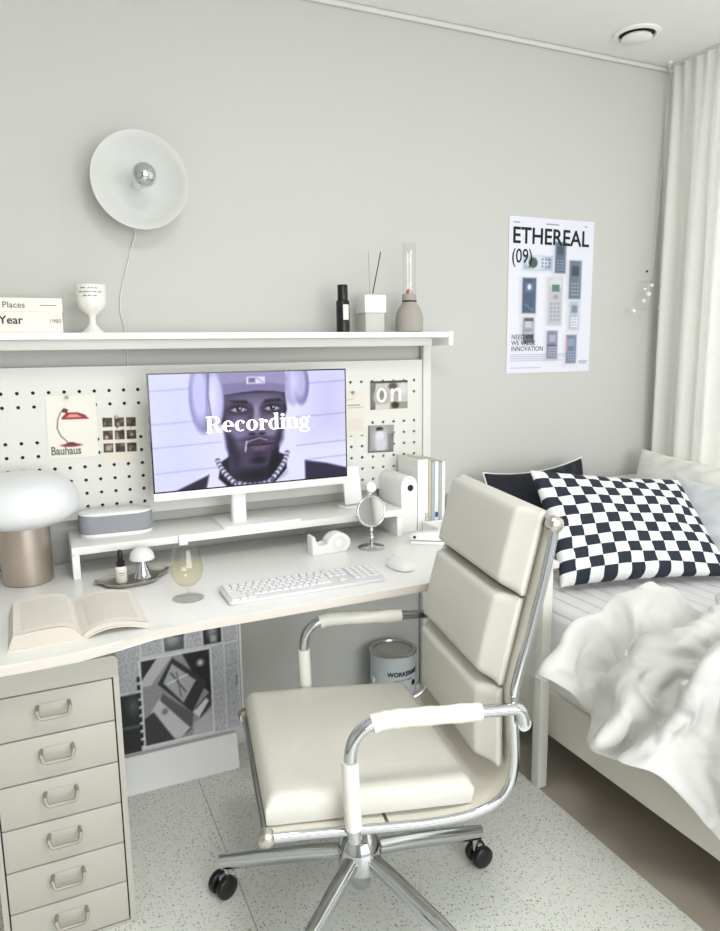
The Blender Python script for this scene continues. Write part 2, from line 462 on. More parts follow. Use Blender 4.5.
# ------------------------------------------------------------------ desk, uprights, shelf, pegboard
DZ = .737
def desk():
    r = thing('desk', 'long white desk with a wavy front edge and square metal legs', 'desk', (.35, -.35, 0))
    ox, oy = -.35, .35
    front = [(1.365, -.69), (.32, -.69)]
    front += [(x, y) for x, y in ((.25, -.692), (.20, -.698), (.16, -.708), (.125, -.724), (.09, -.737), (.04, -.746), (-.05, -.75), (-1.0, -.75))]
    pts = [(x+ox, y+oy) for x, y in front]+[(-1.0+ox, -.045+oy), (1.365+ox, -.045+oy)]
    top = obj('tabletop', B().prism(pts[::-1], DZ-.022, DZ, bev=.003), 'lam', r)
    top.data.materials.append(M['edge'])
    for f in top.data.polygons:
        if abs(f.normal.z) < .5: f.material_index = 1
    for x, y in ((1.342, -.656), (-.96, -.70), (-.96, -.08)):
        obj('leg', B().box(x-.017+ox, x+.017+ox, y-.017+oy, y+.017+oy, FZ+.001, DZ-.023, bev=.002).box(x-.012+ox, x+.012+ox, y-.012+oy, y+.012+oy, FZ, FZ+.01), 'wmetal', r)
    obj('side_rail', B().box(1.327+ox, 1.357+ox, -.638+oy, -.06+oy, DZ-.052, DZ-.0225, bev=.002), 'wmetal', r)
    obj('back_rail', B().box(-.94+ox, 1.277+ox, -.06+oy, -.03+oy, DZ-.062, DZ-.0225, bev=.002), 'wmetal', r)
    for x in (1.278, -.86):
        u = obj('upright_post', B().box(x+ox, x+.032+ox, -.036+oy, -.012+oy, FZ+.012, 1.392, bev=.002), 'wmetal', r)
        obj('foot', B().box(x-.002+ox, x+.034+ox, -.16+oy, -.008+oy, FZ, FZ+.012, bev=.002), 'wmetal', u)
desk()
def shelf():
    r = thing('wall_shelf', 'long white display shelf held on the desk uprights above the pegboard', 'shelf', (.2, -.1, 1.393))
    obj('board', B().box(-1.2, 1.081, -.1, .097, 0.001, .019, bev=.0015), 'lam', r)
    obj('apron_rail', B().box(-1.2, 1.05, -.045, -.03, -.026, .0005, bev=.001), 'wmetal', r)
    obj('end_bracket', B().box(1.082, 1.10, -.102, -.088, -.028, .022, bev=.004).box(1.082, 1.092, -.088, .097, -.026, .0), 'plastic', r)
    obj('rear_rail', B().box(-1.2, 1.075, .03, .045, -.026, .0005, bev=.001), 'wmetal', r)
shelf()
def pegboard():
    b = B(); x0, x1, z0, z1, y = -.35, 1.276, .863, 1.318, -.030
    p = .0415; X0 = -.002-p*8.5; nx = 39
    b.bm.verts.ensure_lookup_table()
    rows = [(1.246,), (1.206,)]+[(1.102-.0403*i,) for i in range(6)]
    zs = []; last = z1
    for i, (zc,) in enumerate(rows):
        zs.append((zc-.02, zc+.02))
    cache = {}
    def vt(x, z, yy=y):
        k = (round(x, 5), round(z, 5), round(yy, 5))
        if k not in cache: cache[k] = b.bm.verts.new((x, yy, z))
        return cache[k]
    def q(a, c, d, e):
        b.bm.faces.new((vt(a, d), vt(c, d), vt(c, e), vt(a, e)))
    xa, xb = X0, X0+nx*p
    edges = [z1]+[v for lo, hi in zs for v in (hi, lo)]+[z0]
    for i in range(0, len(edges), 2):
        if edges[i]-edges[i+1] > 1e-4: q(x0, x1, edges[i+1], edges[i])
    holes = B()
    for lo, hi in zs:
        q(x0, xa, lo, hi)
        if xb < x1: q(xb, x1, lo, hi)
        for k in range(nx):
            cx = X0+(k+.5)*p; cz = (lo+hi)/2; rr = .0052
            ring = []; out = []
            for j in range(16):
                a = PI/4+2*PI*j/16; ca, sa = math.cos(a), math.sin(a)
                ring.append(vt(cx+rr*ca, cz+rr*sa))
                s_ = 1/max(abs(ca), abs(sa)); out.append(vt(cx+ca*s_*p/2, cz+sa*s_*(hi-lo)/2))
            for j in range(16):
                jj = (j+1) % 16
                b.bm.faces.new((out[j], out[jj], ring[jj], ring[j]))
            bk = [vt(v.co.x, v.co.z, y+.012) for v in ring]
            for j in range(16):
                jj = (j+1) % 16; b.bm.faces.new((ring[j], ring[jj], bk[jj], bk[j]))
    # edges + back
    yb = y+.014
    def quad(*c): b.bm.faces.new([b.bm.verts.new(v) for v in c])
    quad((x0, y, z1), (x1, y, z1), (x1, yb, z1), (x0, yb, z1)); quad((x0, y, z0), (x1, y, z0), (x1, yb, z0), (x0, yb, z0))
    quad((x1, y, z0), (x1, y, z1), (x1, yb, z1), (x1, yb, z0)); quad((x0, y, z0), (x0, y, z1), (x0, yb, z1), (x0, yb, z0))
    r = thing('pegboard', 'white pegboard with small round holes behind the monitor', 'pegboard', (.45, -.02, .863))
    me = bpy.data.meshes.new('panel'); b.bm.to_mesh(me); b.bm.free()
    link('panel', me, 'wmetal', r, (-.45, .02, -.863))
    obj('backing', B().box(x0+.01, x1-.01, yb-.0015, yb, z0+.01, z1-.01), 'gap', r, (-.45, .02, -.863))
pegboard()

# ------------------------------------------------------------------ things on the shelf
SZ = 1.4125
def shelf_things():
    g = 'books stacked on the display shelf'
    for nm, lab, z, h, xr, txt in (
        ('book', 'pale grey book at the bottom of the stack, its spine reading Year', SZ, .0555, .087, 'Year'),
        ('book', 'pale grey thinner book lying on top, its spine reading Places', SZ+.0557, .036, .089, 'Places')):
        r = thing(nm, lab, 'book', (-.05, -.10, z), 0, g)
        x0, x1, y0, y1 = -.16, xr+.05, -.055, .09
        obj('cover', B().box(x0, x1, y0, y1, 0, .002).box(x0, x1, y0, y1, h-.002, h).box(x0, x1, y0-.001, y0+.002, .0005, h-.0005), 'paper', r)
        obj('page_block', B().box(x0+.003, x1-.004, y0+.002, y1-.004, .002, h-.002), 'pages', r)
        if txt == 'Year':
            text('lettering', 'Year', r, 'ink', .030, (-.018, y0-.0015, .0245), bold=.0004)
            text('lettering', '1980', r, 'inkg', .0155, (.103, y0-.0015, .026))
        else:
            text('lettering', 's Places', r, 'inkg', .0225, (-.0225, y0-.0015, .0105), bold=.0002)
            obj('lettering', B().box(.083, .125, y0-.0013, y0-.001, .016, .018), 'inkg', r)
    # goblet cup
    r = thing('goblet_cup', 'small white ceramic goblet with handwritten lines, left on the shelf', 'cup', (.166, -.12, SZ))
    pr = [(0, .0), (.029, 0), (.029, .004), (.020, .012), (.010, .024), (.0085, .040), (.012, .050), (.026, .060), (.037, .072), (.041, .088), (.0415, .128), (.0425, .132), (.040, .132), (.038, .088), (.030, .070), (0, .062)]
    obj('bowl', B().lathe(pr, n=40), 'ceramic', r, ang=50)
    tx = B()
    for zi, (zz, segs) in enumerate(((.1215, ((-.6, -.28), (-.1, .22), (.3, .5))), (.111, ((-.72, -.5), (-.42, -.05), (.0, .42), (.5, .8))), (.1005, ((-.45, -.2), (-.1, .12), (.2, .45))))):
        for a0, a1 in segs:
            a = -PI/2-.12+a0
            pts = []
            n = max(3, int((a1-a0)*16))
            for k in range(n+1):
                aa = a+(a1-a0)*k/n; pts.append((.0418*math.cos(aa), .0418*math.sin(aa), zz+.0018*(1 if k % 2 else -1)))
            tx.tube(pts, .0008, 5)
    obj('lettering', tx, 'ink', r)
    # black bottle
    r = thing('spray_bottle', 'small black bottle with a white label on the shelf', 'bottle', (.931, -.12, SZ))
    obj('body', B().lathe([(0, 0), (.020, 0), (.0215, .002), (.0215, .098), (.019, .102), (0, .102)], n=32), 'black', r)
    obj('cap', B().lathe([(.0165, .102), (.0168, .104), (.0168, .148), (.015, .151), (0, .151)], n=32), 'black', r)
    lb = B(); pts = []
    for k in range(9):
        a = -PI/2-.35+.95*k/8; pts.append((.0219*math.cos(a), .0219*math.sin(a)))
    for k in range(8):
        lb.bm.faces.new([lb.bm.verts.new(c) for c in ((*pts[k], .04), (*pts[k+1], .04), (*pts[k+1], .088), (*pts[k], .088))])
    obj('label', lb, 'paper', r)
    # reed diffuser
    r = thing('reed_diffuser', 'square white reed diffuser with two dark reeds on a grey block', 'diffuser', (1.036, -.11, SZ))
    obj('base_block', B().box(-.034, .034, -.032, .032, 0, .062, bev=.002), 'conc', r)
    obj('bottle', B().box(-.038, .040, -.036, .036, .0622, .120, bev=.003), 'ceramic', r, (0, 0, 0))
    obj('neck', B().lathe([(0, .12), (.011, .12), (.011, .124), (0, .124)], n=20), 'ceramic', r)
    obj('reed', B().tube([(.004, 0, .11), (.036, -.004, .26)], .0019, 6), 'black', r)
    obj('reed', B().tube([(-.002, 0, .11), (-.008, -.002, .262)], .0013, 6), 'stone', r)
    # glass tube speaker lamp
    r = thing('oil_lamp', 'taupe bottle shaped lamp with a tall clear glass tube', 'lamp', (1.175, -.12, SZ))
    obj('body', B().lathe([(0, 0), (.039, 0), (.045, .003), (.0465, .01), (.0465, .045), (.044, .06), (.038, .078), (.028, .091), (.024, .098), (.024, .122), (.022, .126), (0, .126)], n=40), 'stone', r, ang=50)
    obj('collar', B().lathe([(.0245, .1), (.0252, .101), (.0252, .104), (.0245, .105)], n=40), 'black', r)
    obj('burner', B().lathe([(0, .126), (.012, .126), (.011, .136), (.004, .142), (0, .142)], n=20), 'copper', r)
    obj('glass_tube', B().lathe([(.0215, .1265), (.0225, .1265), (.0225, .294), (.0215, .294), (.0215, .1265)], n=40), 'clear', r, ang=40)
shelf_things()

# ------------------------------------------------------------------ cards on the pegboard
PY = -.0305
def cards():
    def card(name, label, cat, x0, z1, w, h, P, tilt=0, pin=True, n=None):
        r = thing(name, label, cat, (x0, PY-.0008, z1-h), 0, 'cards pinned to the pegboard')
        r.rotation_euler = (0, math.radians(tilt), 0)
        obj('sheet', B().box(0, w, -.0004, .0004, 0, h), 'cream', r)
        P.panel('print', w, h, 'print', r, (0, -.0006, 0))
        if pin: obj('push_pin', B().lathe([(0, 0), (.0045, 0), (.0045, .004), (.002, .006), (.002, .010), (.005, .013), (0, .014)], n=14, m=Matrix.Translation((w*.42, 0, h-.004)) @ Matrix.Rotation(PI/2, 4, 'X')), 'stone', r)
        return r
    P = Paint(90, 118, (232,229,219))
    # red desk lamp drawing
    P.line([(.36,.20),(.28,.27),(.22,.38),(.20,.52),(.26,.64),(.36,.72),(.42,.78)], .012, (60,36,34))
    P.poly([(.30,.35),(.40,.27),(.62,.27),(.76,.31),(.84,.38),(.30,.38)], (150,34,46))
    P.poly([(.38,.35),(.46,.30),(.60,.30),(.70,.35)], (214,150,140))
    P.ell(.37,.24,.06,.03, (90,24,30), rot=-10); P.line([(.36,.24),(.42,.29)], .03, (120,30,40))
    P.ell(.46,.795,.20,.028, (140,30,40)); P.ell(.46,.765,.08,.018, (90,24,30))
    r = card('art_card', 'card with a red desk lamp drawing and the word Bauhaus', 'card', .026, 1.236, .137, .182, P, 1)
    text('lettering', 'Bauhaus', r, 'inkg', .034, (.006, -.0007, .010), sx=.74, bold=.0010)
    P = Paint(74, 96, (226,219,207))
    rnd = random.Random(5)
    for j in range(3):
        for i in range(3):
            x0 = .06+i*.31; y0 = .05+j*.27; 
            P.rect(x0, y0, x0+.26, y0+.19, (62,54,46))
            for _ in range(5):
                P.ell(x0+rnd.uniform(.04,.22), y0+rnd.uniform(.03,.16), rnd.uniform(.02,.06), rnd.uniform(.02,.05), rnd.choice([(30,26,24),(120,110,98),(180,168,150),(22,20,20)]), soft=.02, al=.8)
            P.rect(x0-.03, y0, x0, y0+.19, (226,219,207)); P.rect(x0+.26, y0, x0+.29, y0+.19, (226,219,207))
    card('photo_card', 'card with nine tiny dark photos in a three by three grid', 'card', .171, 1.172, .108, .142, P, 1.5)
    P = Paint(56, 104, (222,217,204))
    P.rect(.2,.30,.75,.33, (130,126,116), al=.7); P.rect(.2,.36,.9,.38, (150,146,136), al=.6); P.rect(.15,.62,.85,.9, (214,204,192), al=.6)
    P.line([(.12,.2),(.5,.17)], .008, (160,156,146))
    card('note_card', 'blank looking cream note card half hidden behind the monitor edge', 'card', .965, 1.215, .085, .155, P, -.5)
    P = Paint(96, 66, (190,188,182))
    P.rect(0,0,1,.09, (70,68,66)); P.rect(0,.70,.14,1, (100,96,90)); P.poly([(0,.1),(.15,.1),(.1,.9),(0,.9)], (110,108,104))
    P.ell(.6,.2,.12,.12, (80,74,66), soft=.04); P.ell(.3,.55,.22,.3, (170,166,160), soft=.05)
    P.rect(.52,.75,1,1, (146,140,126), soft=.03); P.ell(.66,.86,.1,.12, (40,36,34), soft=.03); P.ell(.88,.3,.12,.2, (205,206,206), soft=.05)
    P.rect(.14,.82,.5,1, (205,198,192), soft=.03)
    # big "On"
    P.ell(.30,.50,.135,.25, (250,250,248)); P.ell(.305,.50,.065,.17, (130,126,120))
    P.rect(.55,.28,.61,.72, (250,250,248)); P.ell(.71,.40,.11,.13, (250,250,248)); P.ell(.69,.45,.06,.09, (150,146,140)); P.rect(.75,.38,.82,.72, (250,250,248)); P.rect(.61,.48,.75,.72, (165,160,152))
    card('photo_card', 'grey photo card with large white letters On, upper right of pegboard', 'card', 1.068, 1.247, .148, .100, P, 0, pin=False)
    P = Paint(66, 66, (150,149,148))
    P.rect(0,0,.08,1,(110,110,108)); P.ell(.5,.5,.3,.4,(185,184,188), soft=.1); P.ell(.44,.15,.13,.08,(30,30,32), soft=.03)
    P.ell(.46,.42,.16,.22,(215,214,222), soft=.04); P.ell(.5,.75,.2,.25,(200,199,210), soft=.06); P.ell(.93,.42,.07,.1,(60,58,58), soft=.03); P.poly([(.75,.3),(1,.4),(1,1),(.8,1)],(120,120,120), soft=.05)
    P.rect(.0,.93,1,1,(96,96,96), soft=.02)
    card('photo_card', 'small square grey photo of a figure in a dark hat', 'card', 1.056, 1.093, .102, .097, P, 1.5, pin=False)
cards()

# ------------------------------------------------------------------ monitor
def monitor():
    x0, y0, z0, w, h = .2925, -.200, .953, .61, .3455
    r = thing('monitor', 'white slim monitor showing a portrait with the word Recording', 'monitor', (.6, -.14, .83))
    ox, oy, oz = -.6, .14, -.83
    obj('casing', B().box(x0+.001+ox, x0+w-.001+ox, y0+.007+oy, y0+.022+oy, z0-.022+oz, z0+h-.001+oz, bev=.003).box(x0+ox, x0+w+ox, y0-.0005+oy, y0+.010+oy, z0-.024+oz, z0-.0002+oz, bev=.0015), 'plastic', r)
    obj('bezel', B().box(x0+ox, x0+w+ox, y0-.0005+oy, y0+.0068+oy, z0+oz, z0+h+oz), 'blackglass', r)
    obj('power_button', B().box(x0+w*.49+ox, x0+w*.51+ox, y0-.0002+oy, y0+.002+oy, z0-.018+oz, z0-.012+oz), 'gplastic', r)
    P = Paint(230, 130, (205,205,238))
    # background wall boards
    P.rect(0,0,.25,1,(196,198,236), soft=.2); P.rect(.8,0,1,.6,(190,188,222), soft=.15)
    for yl, yr in ((.42,.40),(.84,.80),(.14,.10),(.62,.66)):
        P.line([(0,yl),(.33,yl-.02)], .006, (150,152,196), al=.8); P.line([(.72,yr+.02),(1,yr)], .006, (140,140,184), al=.8)
    P.X = P.X+.035; P.Y = P.Y/1.03+.004
    # shirt
    P.poly([(.20,1),(.26,.86),(.36,.80),(.42,.9),(.6,.92),(.68,.72),(.80,.72),(.82,1.1),(.2,1.1)], (206,206,232), soft=.01)
    P.poly([(.10,1),(.2,.93),(.30,.86),(.28,1)], (58,56,74), soft=.01)
    P.poly([(.80,.80),(.92,.84),(1.1,.93),(1.1,1.1),(.80,1.1)], (66,64,82), soft=.01)
    P.poly([(.345,.90),(.36,.76),(.42,.70),(.62,.68),(.70,.74),(.70,.86),(.62,1),(.40,1)], (46,42,56), soft=.008)
    # neck
    P.poly([(.40,.60),(.66,.60),(.655,.86),(.60,.97),(.44,.97),(.40,.86)], (74,68,88), soft=.015)
    # hair / sides
    P.poly([(.37,.16),(.70,.16),(.71,.34),(.69,.44),(.37,.44)], (40,36,48), soft=.01)
    # face
    P.poly([(.385,.18),(.69,.18),(.695,.34),(.685,.50),(.655,.66),(.61,.79),(.56,.85),(.505,.85),(.445,.79),(.40,.66),(.385,.5)], (84,76,98), soft=.014)
    P.ell(.46,.50,.055,.12, (126,118,146), soft=.05); P.ell(.62,.50,.05,.11, (132,124,152), soft=.05)
    P.ell(.55,.25,.12,.05, (120,112,140), soft=.04)
    P.poly([(.39,.5),(.43,.56),(.455,.74),(.44,.80),(.395,.64)], (58,52,70), soft=.03)
    P.poly([(.69,.45),(.655,.54),(.62,.72),(.62,.78),(.68,.6)], (60,54,72), soft=.03)
    # nose
    P.poly([(.535,.28),(.565,.28),(.575,.50),(.52,.50)], (146,138,166), soft=.025)
    P.ell(.55,.515,.045,.032, (118,110,138), soft=.02); P.ell(.525,.535,.013,.010, (34,28,40), soft=.01); P.ell(.575,.535,.013,.010, (34,28,40), soft=.01)
    P.poly([(.525,.28),(.535,.34),(.518,.48),(.508,.46)], (66,60,80), soft=.02)
    # eyes and brows
    P.poly([(.415,.245),(.50,.245),(.515,.275),(.44,.262)], (30,26,36), soft=.012)
    P.poly([(.585,.275),(.60,.245),(.67,.24),(.685,.262),(.64,.26)], (30,26,36), soft=.012)
    for ex in (.462,.634):
        P.ell(ex,.315,.048,.042, (50,44,60), soft=.025); P.ell(ex,.32,.034,.018, (200,196,214), soft=.008)
        P.ell(ex,.316,.015,.022, (20,18,26), soft=.006); P.line([(ex-.04,.305),(ex,.292),(ex+.04,.31)], .010, (24,20,30)); P.ell(ex+.005,.31,.004,.007,(230,230,240), soft=.004)
    # mouth, chin, beard shadow
    P.ell(.555,.585,.075,.020, (62,56,74), soft=.02); P.poly([(.50,.63),(.54,.60),(.56,.608),(.58,.60),(.625,.63),(.56,.645)], (84,68,86), soft=.008)
    P.line([(.495,.632),(.56,.638),(.63,.628)], .010, (24,18,28)); P.poly([(.51,.64),(.61,.64),(.585,.68),(.535,.68)], (112,94,116), soft=.01)
    P.ell(.555,.765,.035,.03, (44,38,52), soft=.02); P.ell(.555,.71,.03,.012,(60,54,70), soft=.012)
    P.ell(.54,.895,.1,.05, (40,36,48), soft=.04)
    P.poly([(.63,.70),(.66,.66),(.655,.86),(.60,.95),(.60,.84)], (42,38,50), soft=.015)
    # grill shine
    P.line([(.494,.60),(.487,.68)], .010, (220,218,236)); P.line([(.50,.60),(.56,.575),(.60,.595)], .007, (200,198,220), al=.8)
    # beanie
    P.poly([(.36,-.05),(.37,.10),(.39,.205),(.47,.175),(.56,.165),(.65,.175),(.70,.19),(.715,.08),(.70,-.05)], (150,144,176), soft=.008)
    P.poly([(.37,.10),(.39,.205),(.47,.178),(.56,.168),(.65,.178),(.70,.195),(.712,.12),(.56,.085)], (132,126,160), soft=.01)
    P.line([(.385,.20),(.47,.182),(.56,.170),(.65,.180),(.70,.195)], .010, (56,50,70))
    P.rect(.505,.045,.60,.105, (206,202,224)); P.rect(.515,.055,.55,.095,(120,118,150)); P.line([(.555,.055),(.59,.095)], .010, (150,148,178))
    # headphones
    P.ell(.285,.20,.064,.30, (112,110,148), soft=.012); P.ell(.272,.18,.044,.26, (186,186,222), soft=.03)
    P.ell(.345,.22,.044,.245, (120,118,154), soft=.008); P.ell(.347,.22,.038,.225, (184,182,216), soft=.015); P.ell(.335,.20,.020,.17, (206,204,236), soft=.03); P.line([(.317,.0),(.312,.2),(.325,.42)], .008, (96,94,128))
    P.ell(.745,.13,.040,.175, (168,164,198), soft=.008); P.ell(.79,.12,.042,.18, (118,116,152), soft=.01); P.ell(.785,.11,.032,.15, (176,174,208), soft=.02); P.ell(.75,.10,.018,.12, (200,198,228), soft=.03)
    # chains
    for i in range(17):
        a = i/16; x = .345+.09*a**1.6+.0*a; y = .74+.24*a
        P.ell(.345+.10*a**1.5, .745+.235*a, .012, .020, (214,212,232) if i % 2 else (84,80,106), soft=.008)
        P.ell(.715-.10*a**1.5-.01, .72+.25*a, .012, .020, (216,214,234) if i % 2 else (84,80,106), soft=.008)
    for i in range(15):
        a = i/14; x = .44+.18*a; P.ell(x, .955+.03*math.sin(PI*a), .010, .020, (186,184,208) if i % 2 else (100,96,124), soft=.008)
    # neck tattoo strokes
    for a, c in (((.62,.80),(.64,.86)), ((.635,.76),(.62,.83)), ((.65,.72),(.655,.80))): P.line([a, c], .010, (26,24,34))
    P.a = np.clip((P.a-.5)*1.25+.465, 0, 1); P.grain(.005)
    P.panel('screen', w-.008, h-.008, 'screen', r, (x0+.004+ox, y0-.0012+oy, z0+.004+oz))
    recording(r, (x0+ox, y0-.0018+oy, z0+oz), w, h)
    # stand
    obj('stand_neck', B().box(.527+ox, .572+ox, -.178+oy, -.146+oy, .832+oz, .98+oz, bev=.008, seg=3), 'plastic', r)
    obj('stand_base', B().prism([(x+ox, y+oy) for x, y in rrect(.485, .735, -.226, -.05, .012)], 0, .006, bev=.0015), 'plastic', r)

def recording(r, o, w, h):
    """the word in a high contrast serif face, drawn stroke by stroke (units: x height = 1)"""
    b = B(); cur = [0]
    def q(pts):
        vs = [b.bm.verts.new((x+cur[0], 0, y)) for x, y in pts]; b.bm.faces.new(vs)
    def rc(x0, y0, x1, y1): q(((x0, y0), (x1, y0), (x1, y1), (x0, y1)))
    def ring(cx, cy, ox, oy, ix, iy, a0=0, a1=360, n=28):
        for i in range(n):
            p = []
            for a, (rx, ry) in ((a0+(a1-a0)*i/n, (ox, oy)), (a0+(a1-a0)*(i+1)/n, (ox, oy)), (a0+(a1-a0)*(i+1)/n, (ix, iy)), (a0+(a1-a0)*i/n, (ix, iy))):
                t = math.radians(a); p.append((cx+rx*math.cos(t), cy+ry*math.sin(t)))
            q(p)
    sf = .06
    def stem(x, y0, y1, w_=.26, l=1, t=1, rr=.1):
        rc(x, y0, x+w_, y1)
        if t: rc(x-rr*l, y1-sf, x+w_, y1)
        rc(x-rr, y0, x+w_+rr, y0+sf)
    # R
    stem(.1, 0, 1.45, .3); ring(.62, 1.08, .42, .37, .14, .31, -90, 90); rc(.4, 1.39, .64, 1.45); rc(.4, .71, .64, .77)
    q(((.52, .74), (.80, .74), (1.06, .10), (.80, .0))); rc(.8, 0, 1.16, sf); cur[0] += 1.22
    # e
    ring(.42, .5, .42, .52, .15, .46, 0, 305); rc(.16, .48, .84, .55); cur[0] += .92
    ring(.42, .5, .42, .52, .15, .46, 50, 310); b_ = ring(.64, .80, .11, .11, 0.001, 0.001, 0, 360, 12); cur[0] += .86
    ring(.44, .5, .44, .52, .16, .46); cur[0] += .98
    stem(.08, 0, 1.0, .26); ring(.56, .80, .13, .13, .001, .001, 0, 360, 12); q(((.34, .6), (.40, .78), (.56, .92), (.50, .96), (.34, .8))); cur[0] += .74
    ring(.40, .5, .40, .52, .14, .46, 60, 300); stem(.50, 0, 1.5, .26, t=1); rc(.3, .95, .55, 1.0); rc(.3, 0, .55, .05); cur[0] += .92
    stem(.08, 0, 1.0, .26); ring(.21, 1.30, .15, .15, .001, .001, 0, 360, 14); cur[0] += .50
    stem(.08, 0, 1.0, .26); ring(.52, .62, .36, .40, .12, .33, 0, 130, 14); stem(.62, 0, .66, .26, t=0); cur[0] += 1.04
    ring(.38, .62, .36, .40, .12, .35); ring(.42, -.20, .42, .26, .28, .19); ring(.80, .98, .10, .10, .001, .001, 0, 360, 10); rc(.12, .0, .3, .16); rc(.2, .10, .68, .18)
    W = cur[0]+.86; s_ = .325/W
    for v in b.bm.verts: v.co = V((v.co.x*s_, 0, v.co.z*s_*.80))
    obj('lettering', b, 'screentext', r, (o[0]+.160, o[1], o[2]+.168), smooth=False)
monitor()

# ------------------------------------------------------------------ riser and things on it
def riser():
    r = thing('monitor_riser', 'low white riser shelf standing on the desk under the monitor', 'riser', (.58, -.12, DZ))
    obj('board', B().box(-.52, .51, -.115, .11, .071, .093, bev=.002), 'lam', r)
    obj('side_panel', B().box(-.5199, -.5, -.108, .105, .0, .0705, bev=.0015), 'lam', r)
    obj('side_panel', B().box(.49, .5099, -.108, .105, .0, .0705, bev=.0015), 'lam', r)
riser()
RZ = .8302
def speaker():
    r = thing('speaker', 'grey mesh pill shaped speaker with white top on the riser', 'speaker', (.192, -.115, RZ), -.06)
    def cap(w, d, n=14):
        rr = d/2; pts = []
        for i in range(n+1): a = -PI/2+PI*i/n; pts.append((w/2-rr+rr*math.cos(a), rr*math.sin(a)))
        for i in range(n+1): a = PI/2+PI*i/n; pts.append((-w/2+rr+rr*math.cos(a), rr*math.sin(a)))
        return pts
    obj('base', B().prism(cap(.204, .076), 0, .010, bev=.003), 'plastic', r)
    obj('mesh_body', B().prism(cap(.208, .080), .0102, .062, bev=.002), 'cloth', r)
    obj('top', B().prism(cap(.208, .080), .0622, .070, bev=.004), 'plastic', r)
speaker()
def phone_stand():
    r = thing('charging_stand', 'white charging stand on the right end of the riser', 'charger', (.955, -.125, RZ), .1)
    obj('base', B().prism(rrect(-.045, .06, -.035, .045, .03), 0, .008, bev=.002), 'plastic', r)
    obj('back_support', B().box(-.012, .022, .022, .032, .006, .10, bev=.003, m=Matrix.Rotation(-.22, 4, 'X')), 'plastic', r)
    p = tag(obj('phone', B().box(-.033, .033, -.005, .004, 0, .128, bev=.004, seg=3), 'plastic', None, (.953, -.135, RZ+.0122), (-.2, 0, .1)), 'white phone leaning upright on the charging stand', 'phone')
    b = B().lathe([(0, 0), (.030, 0), (.030, .006), (.009, .010), (.008, .042), (.0, .042)], n=28)
    r2 = thing('watch_charger', 'tiny white puck charger beside the phone, near the binders', 'charger', (1.036, -.085, RZ))
    obj('base', b, 'plastic', r2); obj('puck', B().lathe([(0, 0), (.017, 0), (.019, .003), (.019, .012), (.017, .014), (0, .014)], n=28, m=Matrix.Translation((0, -.004, .052)) @ Matrix.Rotation(1.2, 4, 'X')), 'plastic', r2)
phone_stand()

# ------------------------------------------------------------------ binders, books and gadgets at the right of the desk
def right_group():
    # rounded box file
    r = thing('box_file', 'white round topped box file with a black finger hole', 'box file', (1.131, -.11, DZ))
    prof = [(-.031, 0), (.031, 0)]+[(.031*math.cos(PI*i/14), .165+.031*math.sin(PI*i/14)) for i in range(15)]
    m = Matrix.Rotation(PI/2, 4, 'X')
    obj('casing', B().prism(prof, -.085, .09, bev=.003, m=m), 'plastic', r)
    obj('finger_hole', B().lathe([(0, 0), (.011, 0), (.011, .0012), (.0, .0012)], n=24, m=Matrix.Translation((.004, -.0895, .155)) @ m), 'black', r)
    g = 'binders and books standing at the right end of the desk'
    def bk(name, label, x0, x1, h, cov, y0=-.195, y1=-.05, ink=None):
        r = thing(name, label, 'book', ((x0+x1)/2, (y0+y1)/2, DZ), 0, g)
        w, d = (x1-x0)/2, (y1-y0)/2
        obj('cover', B().box(-w, -w+.002, -d, d, 0, h).box(w-.002, w, -d, d, 0, h).box(-w, w, -d-.0015, -d+.001, 0, h, bev=.0006, seg=1), cov, r)
        obj('page_block', B().box(-w+.0022, w-.0022, -d+.002, d-.003, .003, h-.004), 'pages', r)
        return r, w, d
    r, w, d = bk('binder', 'thick white binder, tallest in the row beside the box file', 1.166, 1.206, .248, 'plastic', ink=1)
    text('lettering', 'Studio', r, 'inkg', .018, (.008, -d-.002, .06), rot=(PI/2, PI/2, 0))
    bk('paperback_book', 'thin beige spined book next to the white binder', 1.2075, 1.2175, .243, 'beige')
    bk('paperback_book', 'pale blue grey slim book between the beige and white spines', 1.219, 1.231, .236, 'blueg')
    r, w, d = bk('paperback_book', 'slim white book with a small blue mark low on its spine', 1.2325, 1.248, .238, 'paper')
    obj('spine_mark', B().box(-.0055, .0055, -d-.0022, -d-.0014, .042, .060), 'bluelabel', r)
    bk('paperback_book', 'grey blue narrow book second from the right end', 1.2495, 1.259, .232, 'blueg', y1=-.06)
    bk('paperback_book', 'white narrow book at the right end of the row', 1.2605, 1.274, .236, 'paper', y1=-.06)
    # small box
    r = thing('desk_tray', 'small open white tray on the desk before the books', 'tray', (1.235, -.265, DZ))
    obj('tray_base', B().box(-.06, .06, -.05, .05, 0, .004, bev=.001), 'plastic', r)
    b = B().box(-.06, .06, -.05, -.046, .0042, .036).box(-.06, .06, .046, .05, .0042, .036).box(-.06, -.056, -.046, .046, .0042, .036).box(.056, .06, -.046, .046, .0042, .036)
    obj('tray_wall', b, 'plastic', r)
    # stapler
    r = thing('stapler', 'white stapler with a black tip lying at the desk right', 'stapler', (1.130, -.355, DZ), -.60)
    obj('base', B().box(-.07, .085, -.019, .019, 0, .010, bev=.004, seg=3), 'plastic', r)
    obj('arm', B().prism([(-.07, .012), (.083, .014), (.083, .032), (.03, .044), (-.055, .036), (-.072, .026)], -.017, .017, bev=.004, seg=3, m=Matrix.Rotation(PI/2, 4, 'X')), 'plastic', r)
    obj('tip', B().box(.0835, .096, -.015, .015, .012, .034, bev=.003), 'black', r)
    obj('hinge_pin', B().lathe([(0, 0), (.0045, 0), (.0045, .002), (0, .002)], n=16, m=Matrix.Translation((-.055, -.0172, .024)) @ Matrix.Rotation(PI/2, 4, 'X')), 'black', r)
right_group()

